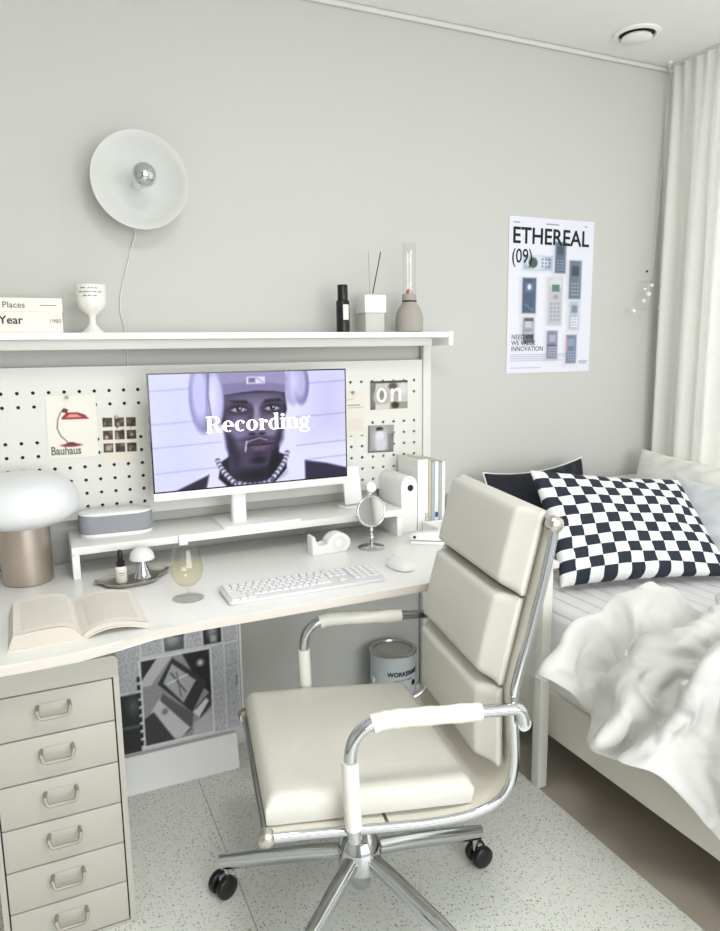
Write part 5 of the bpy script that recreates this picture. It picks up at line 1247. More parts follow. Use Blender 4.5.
41,2,39,-17,-57,-33,27,-68,-82,-21,-57,-101,-87,-33,-57,28,-34,-52,-14,-23,14,-5,20,57,-7,-21,93,4,-107,49,3,-104,-11,-14,-53,37,14,-22,-24,33,7,-48,30,-2,-42,4,-40,3,-6,-44,30,14,-31,-12,-47,-40,33,-97,-17,86,12,-36,6,-42,-14,40,-12,-34,3,48,-52,-83,39,18,-29,58,48,-74,8,-106,-74,-5,-50,-6,-14,-30,10,9,-44,-3,-11,-35,26,9,-37,-4,-12,-32,5,-2,-39,2,1,-35,0,9,-36,0,25,-28,-9,12,-33,7,-15,-27,17,-5,-39,-1,-12,-44,-7,4,-46,-13,-28,-35,7,-3,-40,-7,21,-19,-25,6,-37,-10,-3,-45,-5,-23,-44,4,-13,-48,2,3,-48,-5,29,-20,-24,-33,-18,15,6,-37,6,-28,-6,20,1,-36,-2,17,-21,-22,14,-33,1,12,-33,7,-25,-33,10,-5,-41,17,17,-49,-13,25,-43,-24,-15,-58,15,2,-62,3,25,-51,-8,-15,-48,17,-37,3,30,-23,-27,22,-1,-37,6,8,-34,-2,24,-26,-10,-19,-31,-11,15,-34,-25,10,-37,-27,28,26,-20,-2,-46,1,-17,-47,5,4,-44,-6,8,-41,-7,5,-38,-2,-5,-33,1,-22,-25,13,-19,-30,13,-33,-2,27,-40,-17,18,
41,0,11,-24,-62,-10,-16,-75,-64,-11,-69,-93,-24,3,-95,-34,-39,-5,16,-15,7,-8,8,50,2,-43,60,3,-91,18,2,-84,17,-9,-62,24,2,-44,-7,18,-15,-30,37,8,-52,26,-10,-38,-4,-40,41,-46,-50,40,-9,-37,8,-94,-2,85,-3,-49,20,-33,-22,30,1,-34,-13,41,-41,-67,38,-1,-40,74,45,-123,-26,-66,-4,-4,-46,-2,4,-74,-6,21,-50,-7,-17,-22,15,-27,-23,26,-2,-40,3,10,-34,-7,25,-33,-15,29,-36,-6,13,-21,38,2,-35,18,16,-13,-29,-11,-42,-3,-28,-47,4,-28,-49,1,-2,-38,-34,-5,-44,-5,-14,-34,2,20,-27,-13,-6,-40,0,-4,-44,-10,-23,-38,15,-3,-45,1,29,-14,-23,-34,-14,14,-10,-39,8,-2,-36,14,17,-24,-23,9,-32,-12,-14,-27,18,-4,-35,6,11,-38,-2,-1,-44,10,24,-37,-30,3,-60,2,-13,-56,15,5,-62,1,26,-51,-9,-35,-14,26,-32,-14,33,-13,-36,18,-6,-36,9,1,-35,0,8,-34,-12,10,-34,-16,29,-12,-29,0,-43,-21,15,41,-17,-5,-50,1,-1,-50,-2,4,-48,-7,3,-45,-5,0,-40,-3,-5,-35,2,-11,-34,2,-23,-16,23,-28,-23,17,-37,-26,4,
33,-13,7,-19,-60,-14,-23,-80,-49,-12,-24,-100,-17,-20,-77,-27,-42,6,-12,-3,33,-3,-43,47,4,-73,36,-9,-71,24,18,-54,2,6,-39,-3,14,-25,-20,14,-27,-19,13,-26,-20,17,-18,-32,21,-20,-28,-42,-44,61,-69,-5,60,-28,-35,39,-56,-49,65,-7,-36,11,19,-24,-36,17,-35,-23,67,34,-99,49,19,-77,-3,-57,-25,-13,-112,1,1,-54,-15,-10,-16,31,-13,-27,27,-11,-34,4,20,-31,-19,30,-41,-1,38,-31,-20,23,-39,12,8,-24,31,-13,-21,28,5,-19,-35,-25,-41,4,-46,-42,9,1,-49,-42,-9,-55,-12,-30,-33,13,0,-38,1,7,-35,-8,25,-25,-18,-4,-41,-5,-26,-28,20,-11,-41,9,30,-16,-23,-26,-27,10,-4,-41,-1,3,-35,-15,-2,-34,15,13,-28,-18,-13,-30,15,1,-35,-7,2,-37,11,7,-43,-2,19,-38,-23,-11,-55,15,6,-58,-11,-6,-58,21,21,-55,-6,-42,6,28,-20,-36,28,-14,-35,19,-5,-37,9,1,-35,-1,6,-35,-9,11,-34,-16,16,-27,-30,23,-26,-31,8,50,-9,1,-52,-8,-4,-52,3,1,-51,-6,0,-47,-2,-2,-43,-1,-6,-38,2,-6,-36,1,-18,-25,12,-24,-29,2,-33,-26,6,
35,-12,13,-20,-63,-21,-28,-57,-77,-38,-67,-72,-20,-23,-69,-20,-12,30,-9,-39,-9,22,-23,61,-4,-90,12,8,-56,69,0,-59,25,7,-35,-9,17,-11,-41,29,3,-60,25,-8,-41,5,-36,-11,-27,-37,35,8,-29,19,-80,-9,71,-32,-47,41,-63,-53,74,7,-34,-11,28,-28,-44,9,-33,-18,62,35,-88,39,25,-64,8,-123,-48,-10,-45,19,-7,-35,15,-9,-38,5,2,-49,-2,5,-34,27,26,-20,-25,20,-38,-8,21,-35,-7,4,-31,23,-21,-1,31,27,-21,-12,-27,-37,9,-30,-45,6,-12,-59,-20,4,-45,-46,-37,-38,21,-19,-42,9,2,-38,0,10,-33,-9,15,-33,-15,18,-29,-17,-26,-22,22,-12,-40,11,3,-40,-11,11,-10,-37,-4,-39,0,-6,-35,20,6,-35,-16,-3,-32,17,-5,-35,1,5,-30,-19,2,-35,13,6,-42,3,13,-42,-16,-10,-51,16,9,-55,-18,-11,-51,29,15,-57,2,-44,3,29,-8,-47,12,-16,-31,25,-4,-39,5,2,-35,-1,7,-33,-12,9,-37,-12,16,-3,-40,16,-41,-11,16,45,-20,1,-54,-9,-4,-53,3,-3,-53,0,-2,-51,-1,-1,-46,0,-4,-40,1,-9,-35,9,-9,-34,-4,-21,-27,11,-25,-30,-7,
50,13,7,-22,-64,-30,-43,-83,-47,-32,-64,-86,-10,-19,-82,-53,-25,7,0,-36,2,30,-1,55,0,-81,13,9,-58,59,3,-55,33,6,-41,10,11,-26,-23,20,-13,-40,21,-12,-50,32,-7,-40,9,-26,2,-65,-14,71,-51,-35,64,-48,-51,58,-19,-44,18,-19,-46,19,4,-34,-8,44,-24,-74,50,29,-69,38,7,-85,-4,-58,0,-6,-92,-6,7,-69,-16,2,-39,17,-13,-19,25,-7,-10,33,25,-16,-17,18,-36,-3,27,-28,-21,-3,-34,27,-16,-17,32,7,-35,0,-13,-38,1,-19,-32,-37,-9,-60,8,-7,-54,-29,-37,-36,21,-7,-36,-27,1,-37,12,7,-36,1,10,-34,-7,12,-35,-14,-26,-17,25,1,-40,-5,2,-39,-10,12,-10,-35,-3,-39,-1,-4,-39,-1,-5,-37,17,5,-35,-14,-6,-33,14,4,-27,-22,2,-31,19,5,-40,4,12,-43,-13,-9,-46,16,-2,-57,-2,-1,-54,-23,9,-35,43,-37,-39,-1,-9,-20,44,-10,-42,10,-5,-39,6,2,-35,-3,6,-34,-11,9,-36,-15,15,3,-38,12,-42,-1,21,36,-29,-2,-55,-4,-4,-55,0,-2,-55,2,-7,-54,9,1,-48,-1,0,-43,-8,-5,-38,4,-11,-29,19,-17,-34,2,-17,-28,-20,
66,17,20,-27,-47,-50,-44,-81,-46,-46,-99,-35,-19,-32,-85,-26,-35,-32,-12,-16,27,18,-35,36,-2,-70,3,8,-42,51,6,-35,31,16,-32,-5,26,-19,-37,28,-13,-49,26,-14,-39,6,-29,-17,-23,-27,44,-54,-6,58,-19,-39,31,-68,-57,78,-36,-57,35,0,-35,-8,21,-29,-36,28,-31,-46,22,2,-57,56,2,-119,-5,-69,4,-2,-45,7,0,-35,23,-5,-28,24,-6,-28,23,-1,-31,22,10,-41,-13,33,-19,-32,26,-46,-1,-9,-23,46,-3,-15,-40,-7,-31,-17,-12,-36,0,-5,-20,47,-2,-55,-30,-33,-56,16,-15,-59,-1,-9,-28,-42,-1,-41,0,5,-36,7,4,-33,-12,-13,-22,25,0,-37,-1,2,-38,-6,2,-38,2,7,-23,-29,8,-27,-25,-7,-34,15,-4,-39,-9,-1,-37,16,-3,-37,1,2,-26,-22,2,-29,21,5,-37,7,9,-41,-7,-5,-47,10,0,-55,-2,2,-51,-25,-3,-52,3,-29,-13,42,-3,-41,25,-16,-44,-4,-6,-38,5,7,-32,17,4,-32,-12,9,-37,-9,14,1,-38,11,-42,1,19,26,-36,-3,-55,2,-3,-56,1,-3,-56,1,-6,-53,17,3,-51,-11,1,-46,-6,-5,-39,10,-8,-35,7,-13,-31,13,-15,-30,-17,
55,-5,22,-30,-41,-49,-44,-51,-77,-38,-98,-30,-37,-80,-33,-18,-35,-38,-3,-33,0,0,-53,9,0,-26,62,-2,-30,55,4,-34,28,16,-32,-8,23,-24,-41,26,-20,-54,25,-20,-48,14,-22,-29,-13,-11,37,-42,-3,50,-46,-48,55,-42,-53,49,-17,-45,4,-26,-54,20,1,-36,1,40,-20,-78,31,21,-84,39,-32,-77,-2,-80,-2,3,-61,-12,4,-41,24,-1,-28,25,2,-18,32,2,-20,32,10,-39,-15,33,-10,-36,-1,-31,45,5,-34,-38,-1,-35,-25,-8,-13,32,-16,-2,-35,-1,-24,44,-8,-66,4,-36,-58,17,-10,-60,-25,-11,-33,-45,-4,-44,-8,5,-35,14,0,-35,9,-11,-22,25,-3,-35,8,12,-31,-16,6,-33,-14,6,-36,-10,8,-15,-33,-3,-40,2,-5,-40,-9,-5,-41,1,-3,-38,15,-1,-30,-20,0,-28,23,3,-36,2,5,-37,14,1,-45,-8,-4,-44,-21,-11,-46,22,-11,-51,12,-12,-40,-30,5,-37,30,-12,-42,4,-7,-39,4,6,-31,20,7,-34,10,8,-34,-11,10,-7,-38,12,-39,2,17,16,-39,-4,-53,7,-3,-57,-2,-3,-57,4,-5,-52,21,4,-49,-18,-6,-46,18,-4,-42,12,0,-38,-7,-9,-35,1,-9,-17,-28,
33,0,-17,-33,-33,-54,-39,-69,-65,-39,-101,-21,-35,-67,-52,-16,-48,-31,-10,-30,-9,7,-26,35,1,-48,35,4,-16,52,12,-29,22,25,-31,-11,31,-24,-50,41,-30,-51,35,-38,-34,16,-34,-8,-35,-26,16,-55,37,64,-57,-33,72,-17,-47,15,-41,-53,40,-29,-63,12,-5,-39,0,26,-16,-47,42,23,-114,30,-43,-56,10,-47,-17,9,-46,-9,2,-30,29,1,-27,28,1,-21,30,11,-39,1,3,-41,23,-3,-55,-2,15,-27,-51,1,-36,44,-3,6,-45,-4,-31,-16,-11,-36,-5,-17,-37,36,-15,-43,47,-11,-66,-21,-10,-49,-44,-12,-35,-45,4,-37,24,9,-37,4,-5,-19,31,-2,-31,18,-3,-32,15,2,-36,2,17,-19,-25,10,-26,-24,9,-30,-24,0,-35,-21,-8,-40,-12,-8,-44,-4,-7,-40,16,-5,-38,-14,-4,-33,18,1,-34,7,3,-36,5,1,-39,-13,-2,-44,-3,-7,-46,13,-7,-48,14,-11,-38,-29,-8,-44,-4,-6,-42,11,-2,-38,15,2,-34,15,9,-29,20,7,-35,-2,8,-16,-33,12,-39,0,13,5,-41,-4,-49,11,-3,-55,-5,-4,-57,6,-4,-52,23,2,-53,-15,-7,-42,28,-1,-45,6,1,-40,-7,-5,-32,-17,-6,-16,-31,
21,-5,-38,-30,-41,-49,-36,-89,-34,-39,-97,-36,-39,-48,-69,-17,-42,-34,-2,-31,-3,8,-28,36,10,-31,51,3,-16,52,10,-22,31,23,-32,-6,21,-17,-46,38,-40,-23,27,-46,-26,22,-43,-17,5,-27,-28,-61,-4,29,-58,23,120,-30,-41,33,-31,-63,9,-31,-64,25,-9,-42,-4,27,-8,-54,37,17,-104,6,-39,-9,6,-61,-28,41,-59,-39,-1,-47,14,-2,-17,29,2,8,35,9,-31,11,7,-37,12,1,-48,1,-1,-56,-4,-4,-20,-49,6,-34,33,-25,-26,-2,8,-36,-15,-18,-27,41,-11,-64,3,-10,-56,-41,-11,-36,-54,-6,-52,-19,15,-14,42,10,-37,14,-4,-7,36,3,-33,14,0,-32,15,-4,-29,20,15,-26,-20,3,-33,-15,14,-22,-30,4,-28,-30,-5,-36,-28,-9,-41,-23,-13,-46,2,-9,-45,2,-7,-38,12,-3,-36,8,0,-36,0,1,-36,-5,-2,-40,7,-4,-42,11,-4,-45,-1,-8,-39,-23,-6,-44,-7,-6,-43,5,-3,-40,11,1,-36,13,6,-30,19,8,-34,10,6,-24,-26,10,-37,-4,8,-5,-40,-2,-46,11,-3,-54,-5,-4,-56,6,-4,-50,25,1,-55,-11,-7,-40,32,-3,-41,-21,2,-39,-10,-4,-36,-11,-5,-31,-20,
26,-5,-29,-25,-49,-36,-37,-79,-40,-32,-96,-25,-35,-51,-58,-17,-36,-32,-2,-31,14,9,-30,44,8,-17,59,-9,1,54,10,-25,25,25,-36,-21,35,-33,-65,52,-54,-64,41,-62,-44,15,-31,2,-46,-4,46,-35,-31,-4,-33,6,76,-54,-1,96,-58,-96,24,1,-37,-13,10,-12,-39,4,-22,-26,14,-21,-49,21,-22,-73,11,-77,-36,21,3,29,6,-24,24,4,-37,18,5,-36,-26,-5,-43,6,14,-42,13,3,-51,3,2,-54,3,-5,-29,-41,-3,-28,28,-23,-10,-13,10,-22,34,-24,-47,-10,4,-64,24,-11,-55,-47,-13,-44,-53,-5,-59,-12,25,3,44,-1,-11,43,8,-22,32,4,-30,21,3,-32,16,2,-32,15,2,-36,2,3,-33,-13,6,-30,-25,12,-19,-36,0,-31,-36,-6,-35,-38,-11,-44,-24,-14,-47,11,-12,-45,4,-6,-38,11,-1,-37,0,1,-34,-6,0,-37,6,-2,-38,12,-2,-41,-10,-8,-42,4,-2,-41,-17,-4,-42,-7,-4,-41,8,-2,-39,10,2,-36,10,8,-28,21,5,-30,-16,8,-36,-9,6,-13,-37,-2,-45,10,-3,-51,-4,-3,-54,4,-4,-47,28,0,-54,-9,-11,-50,10,-6,-47,11,6,-28,-32,-7,-30,-22,1,-41,-1,
37,-3,-9,-22,-40,-36,-35,-71,-42,-33,-85,-31,-26,-73,-26,-18,-41,-28,-5,-25,18,-9,-9,46,0,-13,47,10,-14,35,24,-31,5,33,-38,-38,37,-46,-52,32,-50,-35,4,-45,-4,21,-38,-2,21,-35,-24,-58,-25,37,-84,58,71,-5,-29,53,-60,-89,74,-10,-36,-31,6,-19,-30,2,-38,-6,18,5,-99,4,-37,-10,9,-46,-10,30,-51,-52,1,-27,24,17,18,37,32,-23,5,7,-37,-9,-15,-43,-36,-14,-69,1,-17,-71,3,13,-58,3,-49,-20,-7,7,-36,-12,-24,14,23,34,-25,33,7,-65,19,-8,-64,-41,-16,-45,-57,-7,-62,-18,4,-40,38,17,14,43,9,-18,37,6,-27,28,5,-31,22,4,-32,17,3,-34,9,2,-35,-3,-1,-35,-15,-1,-31,-29,-1,-32,-37,-2,-33,-41,5,-25,-50,-14,-51,-9,-13,-48,9,-9,-37,23,-3,-39,3,5,-32,-16,0,-34,-9,2,-36,11,0,-35,18,-7,-41,6,-7,-41,-2,1,-39,-22,-2,-42,-8,-3,-41,7,-3,-32,22,3,-37,-7,8,-34,5,6,-33,-13,4,-22,-32,-1,-41,7,-2,-47,-4,-3,-51,1,-4,-50,18,-2,-50,22,-7,-51,-2,-6,-49,5,-3,-44,-11,2,-25,-28,0,-37,-14,
36,-3,-10,-22,-48,-18,-33,-66,-47,-38,-75,-53,-24,-82,-20,-18,-53,-20,-8,-33,8,8,11,34,4,4,44,8,-20,34,17,-25,19,21,-33,-14,29,-31,-35,22,-67,-22,33,-84,-37,50,-30,-49,-17,-27,28,-85,20,31,-17,-14,43,-83,30,103,-12,-73,38,-11,-67,-18,0,-31,-28,4,-16,-45,9,-29,-14,2,-29,-96,13,-30,10,19,-12,27,2,-28,-45,-3,-39,7,32,-19,5,38,-8,4,14,-34,2,-11,-47,-30,-17,-71,17,-28,-62,39,-26,-65,-12,-21,-7,-42,3,-17,36,5,-37,-11,26,-36,42,-3,-62,-30,-15,-44,-54,-6,-63,-17,-5,-58,-2,17,0,47,11,-14,42,5,-26,33,7,-25,30,4,-32,21,3,-35,13,2,-35,1,0,-35,-10,-1,-34,-22,-4,-36,-32,-3,-36,-40,-6,-36,-45,-1,-35,-40,-15,-44,30,-8,-42,24,0,-37,-20,5,-36,8,8,-25,-24,-1,-34,-11,-6,-37,5,6,-27,27,-5,-42,-1,-4,-41,15,0,-39,-23,-4,-43,0,-5,-36,21,-1,-37,-13,4,-36,0,6,-35,-6,3,-28,-23,0,-37,3,-1,-43,-7,-1,-48,7,-5,-51,0,-1,-48,21,-5,-51,7,-8,-49,-5,-1,-45,7,-1,-38,-18,0,-23,-30,
26,-21,-26,-22,-49,-19,-38,-61,-57,-32,-91,-41,-18,-90,-5,-17,-53,-31,-9,-29,10,5,17,35,9,23,51,1,19,51,22,-18,29,17,-38,-2,25,-69,-37,47,-76,-75,33,-79,-48,11,-27,19,-42,2,28,-16,-35,-19,-26,31,62,-98,30,117,0,-57,20,-16,-85,-8,-2,-44,-32,1,8,-64,13,-39,7,-1,-7,-67,14,-53,-42,13,4,36,31,-27,12,6,-29,-24,-1,-28,-31,11,-33,-11,13,-34,2,22,-31,19,-8,-54,14,-14,-63,16,-23,-61,3,-20,-34,-37,-13,-31,16,3,-37,3,13,-37,26,-4,-48,-29,-11,-43,-43,-6,-58,-1,-1,-51,-15,1,-46,15,20,3,41,-2,-33,29,7,-24,33,14,-17,34,3,-35,16,0,-35,1,0,-35,-8,-1,-35,-20,-5,-33,-32,-13,-23,-47,8,-52,-24,-6,-49,-31,-17,-33,44,-2,-52,6,6,-27,-31,7,-35,17,4,-36,-4,9,-19,-28,-3,-35,-7,-9,-38,-6,10,-17,36,-7,-44,-3,-5,-40,22,-2,-42,-21,-8,-40,19,-6,-42,-3,2,-35,-18,4,-36,-5,3,-32,-16,2,-36,5,-1,-39,-1,0,-42,-12,-2,-48,0,-1,-48,15,-7,-51,1,-4,-49,4,-1,-45,15,-2,-41,-13,0,-26,-29,
-2,-56,-30,-27,-18,-47,-12,-77,-41,-19,-98,-4,-26,-71,-35,-10,-50,-7,-4,-4,31,-8,50,23,10,30,62,17,11,53,14,-22,24,20,-58,-24,38,-89,-41,42,-66,-67,-24,-57,-4,6,-28,20,24,-26,-1,-11,-33,-8,-83,72,38,-50,6,118,-2,-52,21,-19,-95,6,-3,-52,-39,1,19,-62,8,-31,-15,8,-31,-14,-5,0,-72,-1,-41,-3,44,-23,17,46,-2,22,-1,-34,9,-6,-44,-20,8,-30,-44,-1,-53,-13,-5,-55,14,-10,-56,14,-6,-53,14,-10,-46,3,-8,-37,-2,-1,-36,7,-1,-43,-2,-13,-35,-35,-3,-51,-7,-5,-50,-3,-5,-48,1,1,-36,-22,17,-20,29,-2,-33,26,7,-24,32,18,-11,35,8,-28,26,-3,-35,-2,-2,-35,-8,-3,-33,-20,-5,-33,-31,-10,-30,-43,0,-48,-30,-3,-59,21,-13,-38,42,4,-42,-36,8,-40,-26,15,-25,30,4,-35,14,7,-27,-21,-23,-22,19,12,-16,-33,6,-34,-22,1,-26,36,-7,-48,1,-8,-45,21,-7,-46,-17,-11,-41,21,0,-33,-29,3,-38,-11,3,-35,-10,2,-35,8,0,-36,5,4,-35,-21,-1,-44,2,-2,-48,-6,-3,-48,7,-4,-50,5,-2,-44,18,-1,-44,-4,-1,-32,-26,
26,-17,-65,-16,-48,-5,-16,-71,-18,-26,-73,-33,-19,-66,-1,-6,-38,-12,-12,27,23,6,38,45,2,37,51,14,-1,41,19,-33,15,24,-62,-25,17,-70,-46,33,-65,-4,-14,-58,-2,22,-53,-28,3,-42,-32,0,8,49,-88,81,33,-31,-13,95,-11,-60,6,-14,-96,37,-4,-56,-46,3,18,-51,2,-10,-41,13,-38,2,2,-25,-35,-4,-7,-55,16,-30,-1,40,-36,25,37,24,21,-10,-17,31,-19,-55,-14,3,-69,-31,15,-69,-34,-15,-68,2,-12,-57,4,-3,-43,12,-5,-35,7,-3,-38,-3,-10,-39,-17,-6,-47,12,-9,-50,2,-6,-47,-4,6,-37,-22,-3,-40,-7,2,-36,-15,7,-27,27,9,-23,31,17,-10,34,17,-14,31,-9,-35,-7,0,-35,-5,-4,-32,-21,-7,-30,-33,-4,-40,-35,4,-59,1,-19,-38,46,4,-62,3,3,-25,-52,13,-45,-13,15,-31,27,10,-33,17,0,-33,14,-23,-6,27,13,-12,-34,-11,-39,-8,22,-15,-38,-5,-40,32,-21,-46,-15,0,-50,18,-14,-45,25,-3,-35,-35,1,-40,-18,3,-39,-8,3,-31,18,2,-34,9,6,-30,-22,2,-38,-16,0,-45,8,-2,-48,-6,-4,-48,3,-2,-46,16,-2,-46,5,-1,-38,-19,
30,-39,-31,-12,-36,10,-19,-54,-21,-19,-66,-14,-19,-53,13,-6,-38,-6,-21,4,33,7,36,33,5,47,16,15,4,35,19,-23,24,18,-45,-15,19,-54,-18,-5,-67,17,21,-69,-48,20,-71,-55,13,-45,-15,-18,31,61,-78,71,46,-17,-28,74,-15,-68,4,-13,-96,48,-5,-61,-46,3,13,-42,2,8,-51,7,-32,-17,13,-34,2,2,-15,-41,8,-11,-38,26,-24,24,35,-32,31,-3,41,-4,-8,-27,31,-5,-74,-6,12,-83,-39,-32,-87,3,8,-72,-21,0,-54,-8,-1,-28,25,-2,-34,-13,-12,-41,-18,-13,-50,-7,-4,-49,19,-7,-47,10,-5,-44,-5,7,-29,-26,4,-35,-18,1,-37,3,8,-26,27,18,2,34,8,-29,24,7,-29,20,-8,-24,-26,-4,-33,-19,-4,-34,-29,-1,-46,-24,-8,-46,37,-7,-54,33,6,-58,-23,3,-32,-50,10,-50,14,-7,1,45,2,-33,24,27,-24,-4,-6,-35,-2,-11,-36,4,10,9,-38,-6,-47,3,12,-17,-47,-9,-52,14,-23,-27,45,-1,-58,3,-2,-41,-35,-1,-43,-22,3,-43,-9,4,-27,27,3,-32,16,9,-28,-20,0,-39,-4,6,-32,-27,-1,-46,10,-3,-48,-3,-3,-49,3,-2,-45,13,-2,-44,-9,
33,-21,-15,-10,-27,21,-16,-40,-26,-17,-60,1,-18,-55,-4,-19,-25,25,-15,-28,18,8,36,20,2,47,3,15,22,36,14,7,34,24,-28,6,18,-51,-6,-6,-87,14,21,-82,-76,23,-78,-53,6,-33,1,-42,44,41,-48,44,68,-11,-39,59,-17,-75,2,-13,-93,55,-6,-66,-45,1,0,-39,5,23,-51,2,-11,-33,16,-36,12,11,-29,-16,8,-5,-37,15,-24,-20,26,-26,26,8,34,28,-6,-10,32,-9,-53,12,-10,-85,-17,1,-90,-47,-10,-94,10,11,-63,-34,-9,-46,-7,16,-18,26,-8,-36,-23,-15,-43,-23,-16,-52,-5,-9,-50,12,3,-42,21,-2,-42,6,7,-28,-28,3,-35,-15,1,-40,7,11,-15,34,19,0,34,6,-32,18,-7,-26,-23,-3,-34,-16,-5,-29,-32,0,-52,-6,-9,-43,40,-7,-56,31,3,-47,-44,7,-45,-40,9,-48,26,-5,4,47,-1,-31,29,0,-31,20,10,-34,-7,3,-35,-10,5,23,-34,-21,-22,-33,28,-43,-16,-3,-55,-5,-25,-23,49,-1,-61,-1,-4,-42,-40,1,-50,-22,3,-46,-10,5,-26,33,3,-25,28,11,-26,-21,4,-37,-5,-2,-40,-6,7,-29,-33,-1,-46,11,-4,-50,2,-3,-49,0,-3,-46,6,
35,-10,-2,-7,-26,25,-14,-28,-34,-20,-60,-8,-21,-55,26,-19,-43,8,-13,-28,15,2,41,5,6,58,8,23,40,41,12,36,33,18,-15,27,8,-64,9,2,-110,6,17,-86,-87,22,-72,-41,-11,-27,20,-36,49,19,-30,15,65,-8,-49,42,-18,-81,2,-12,-90,61,-7,-68,-43,0,-8,-34,5,21,-52,4,12,-38,4,-36,-18,20,-24,26,17,-11,-30,11,-17,-28,17,-29,-9,-6,-8,38,12,12,30,-4,-32,27,-11,-70,3,1,-80,-50,-6,-100,-11,-6,-87,2,-3,-36,-52,17,-36,9,10,-27,22,-9,-30,-32,-14,-48,-14,-17,-49,-10,-6,-48,7,-2,-44,12,9,-32,29,2,-34,-26,0,-41,-10,-1,-41,12,20,7,35,12,-22,30,-7,-28,-21,-1,-36,-6,-6,-21,-35,0,-49,1,-8,-44,38,-7,-55,32,-2,-60,-26,10,-25,-54,9,-55,13,-4,-1,52,-1,-33,30,-27,-22,-14,15,-32,-5,18,-29,13,3,-22,-30,-14,5,-42,5,-37,35,18,-47,-31,-21,-33,48,-1,-62,-11,-4,-42,-45,1,-54,-20,4,-49,-9,4,-15,43,4,-23,31,13,-29,-15,7,-33,-14,0,-39,-7,-5,-43,-5,8,-27,-36,-2,-49,13,-4,-50,7,-4,-49,4,
36,-6,0,-6,-28,26,-13,-24,-38,-24,-63,8,-27,-64,-7,-19,-46,9,-5,-17,28,4,47,16,12,75,-4,29,59,42,9,49,26,9,-13,33,3,-79,-2,-1,-114,37,5,-103,-59,20,-61,-34,-22,-16,14,-22,46,-3,-13,-14,53,-8,-57,24,-18,-83,7,-10,-85,67,-8,-70,-39,-1,-14,-33,5,18,-52,5,18,-43,-4,-7,-35,20,-36,20,16,-34,15,5,-27,-23,27,5,-20,-5,-32,8,12,4,33,-1,-24,32,-11,-55,18,2,-66,-46,-4,-92,-17,-8,-90,5,-9,-33,-64,20,-48,0,12,-34,6,4,-35,14,-29,-30,15,-1,-27,-40,-1,-49,-7,-2,-48,-1,-2,-46,-1,7,-34,32,-2,-40,-26,-7,-46,-3,1,-39,26,24,14,33,-7,-36,10,-2,-19,-29,-1,-26,-29,-1,-41,10,-5,-49,23,-5,-51,35,-8,-64,4,7,-17,-60,10,-53,-21,-12,-35,33,-37,-9,26,8,-34,-2,24,-15,25,10,-34,-12,-15,-11,-32,16,-24,-30,1,-24,46,17,-51,-14,-18,-39,43,0,-57,-27,-4,-43,-46,2,-57,-15,4,-52,-9,6,-15,45,2,-10,39,10,-35,0,11,-27,-20,-5,-38,3,-3,-43,-7,10,-27,-39,1,-44,-21,-5,-52,9,-4,-50,13,
37,-7,-2,-7,-29,23,-14,-29,-32,-27,-64,-6,-25,-64,0,-19,-42,5,0,-3,36,10,61,15,17,86,-8,25,72,36,8,46,26,2,-17,37,2,-86,10,-9,-117,4,-2,-107,19,-7,-26,-63,14,-35,9,-27,23,15,-3,-36,23,-16,-56,-3,-9,-82,28,-10,-77,72,-8,-71,-36,-1,-19,-32,4,12,-51,7,24,-47,-1,3,-35,-7,-37,-22,26,-15,38,13,-32,-16,5,-28,24,21,-8,-29,-3,-34,18,9,-21,37,-4,-44,32,0,-57,-38,-3,-81,-19,-7,-84,5,-10,-26,-66,2,-52,25,23,-36,-6,-11,-21,27,1,-38,2,1,-14,-38,1,-45,-3,-2,-46,0,1,-46,-15,0,-45,-16,3,-44,30,-8,-48,-20,-20,-26,40,5,-47,-13,22,-11,34,-12,-34,-6,6,-5,-34,2,-36,-18,-2,-39,31,-3,-48,31,-6,-59,16,-9,-59,-18,19,-2,-55,-14,-36,36,-22,-39,19,-11,-15,-34,-21,-28,9,16,-24,-8,23,-26,-15,22,-34,-2,-22,-40,10,23,-16,47,0,-59,12,-1,-52,-36,-4,-44,-45,4,-59,-5,3,-52,-10,7,-12,46,2,0,43,7,-35,12,11,-30,-16,-7,-36,6,-1,-42,-9,5,-37,-31,8,-32,-40,-3,-53,-8,-5,-51,17,
36,-6,-9,-6,-31,23,-16,-35,-23,-27,-59,7,-24,-57,2,-13,-39,-9,4,15,37,13,69,13,20,88,-9,16,76,24,6,39,26,-1,-18,41,-5,-85,-5,-1,-106,20,-1,-97,19,-1,-69,-13,-16,8,-41,-4,-31,18,-8,-35,11,-16,-54,-2,-8,-68,52,-7,-81,62,-8,-72,-30,-2,-22,-32,4,7,-50,8,29,-49,3,7,-38,-9,-23,-31,0,-50,8,24,7,39,4,-28,23,7,-35,-9,24,-32,-14,1,-46,20,5,-38,44,1,-53,-42,-10,-74,7,-2,-73,-22,-11,-24,-64,3,-53,24,1,-31,33,10,-30,-19,3,-23,27,6,-17,-33,4,-29,-27,1,-40,12,0,-46,0,-8,-32,-35,1,-53,-1,3,-57,12,-29,-23,42,2,-53,-19,5,-49,5,3,-16,37,7,-12,-33,4,-20,-31,-1,-42,8,-4,-47,22,1,-42,38,-6,-58,2,-6,-55,-15,8,-14,-49,-33,-33,7,7,-32,27,-23,-23,-17,4,-7,33,3,-34,-2,7,-42,1,17,-22,-36,8,-47,22,12,-48,30,-5,-38,-46,1,-53,-32,3,-59,3,3,-51,-13,7,-7,47,2,3,43,3,-28,24,2,-36,1,1,-37,-3,1,-41,-14,2,-41,-25,11,-27,-44,-7,-56,-5,0,-55,-13,
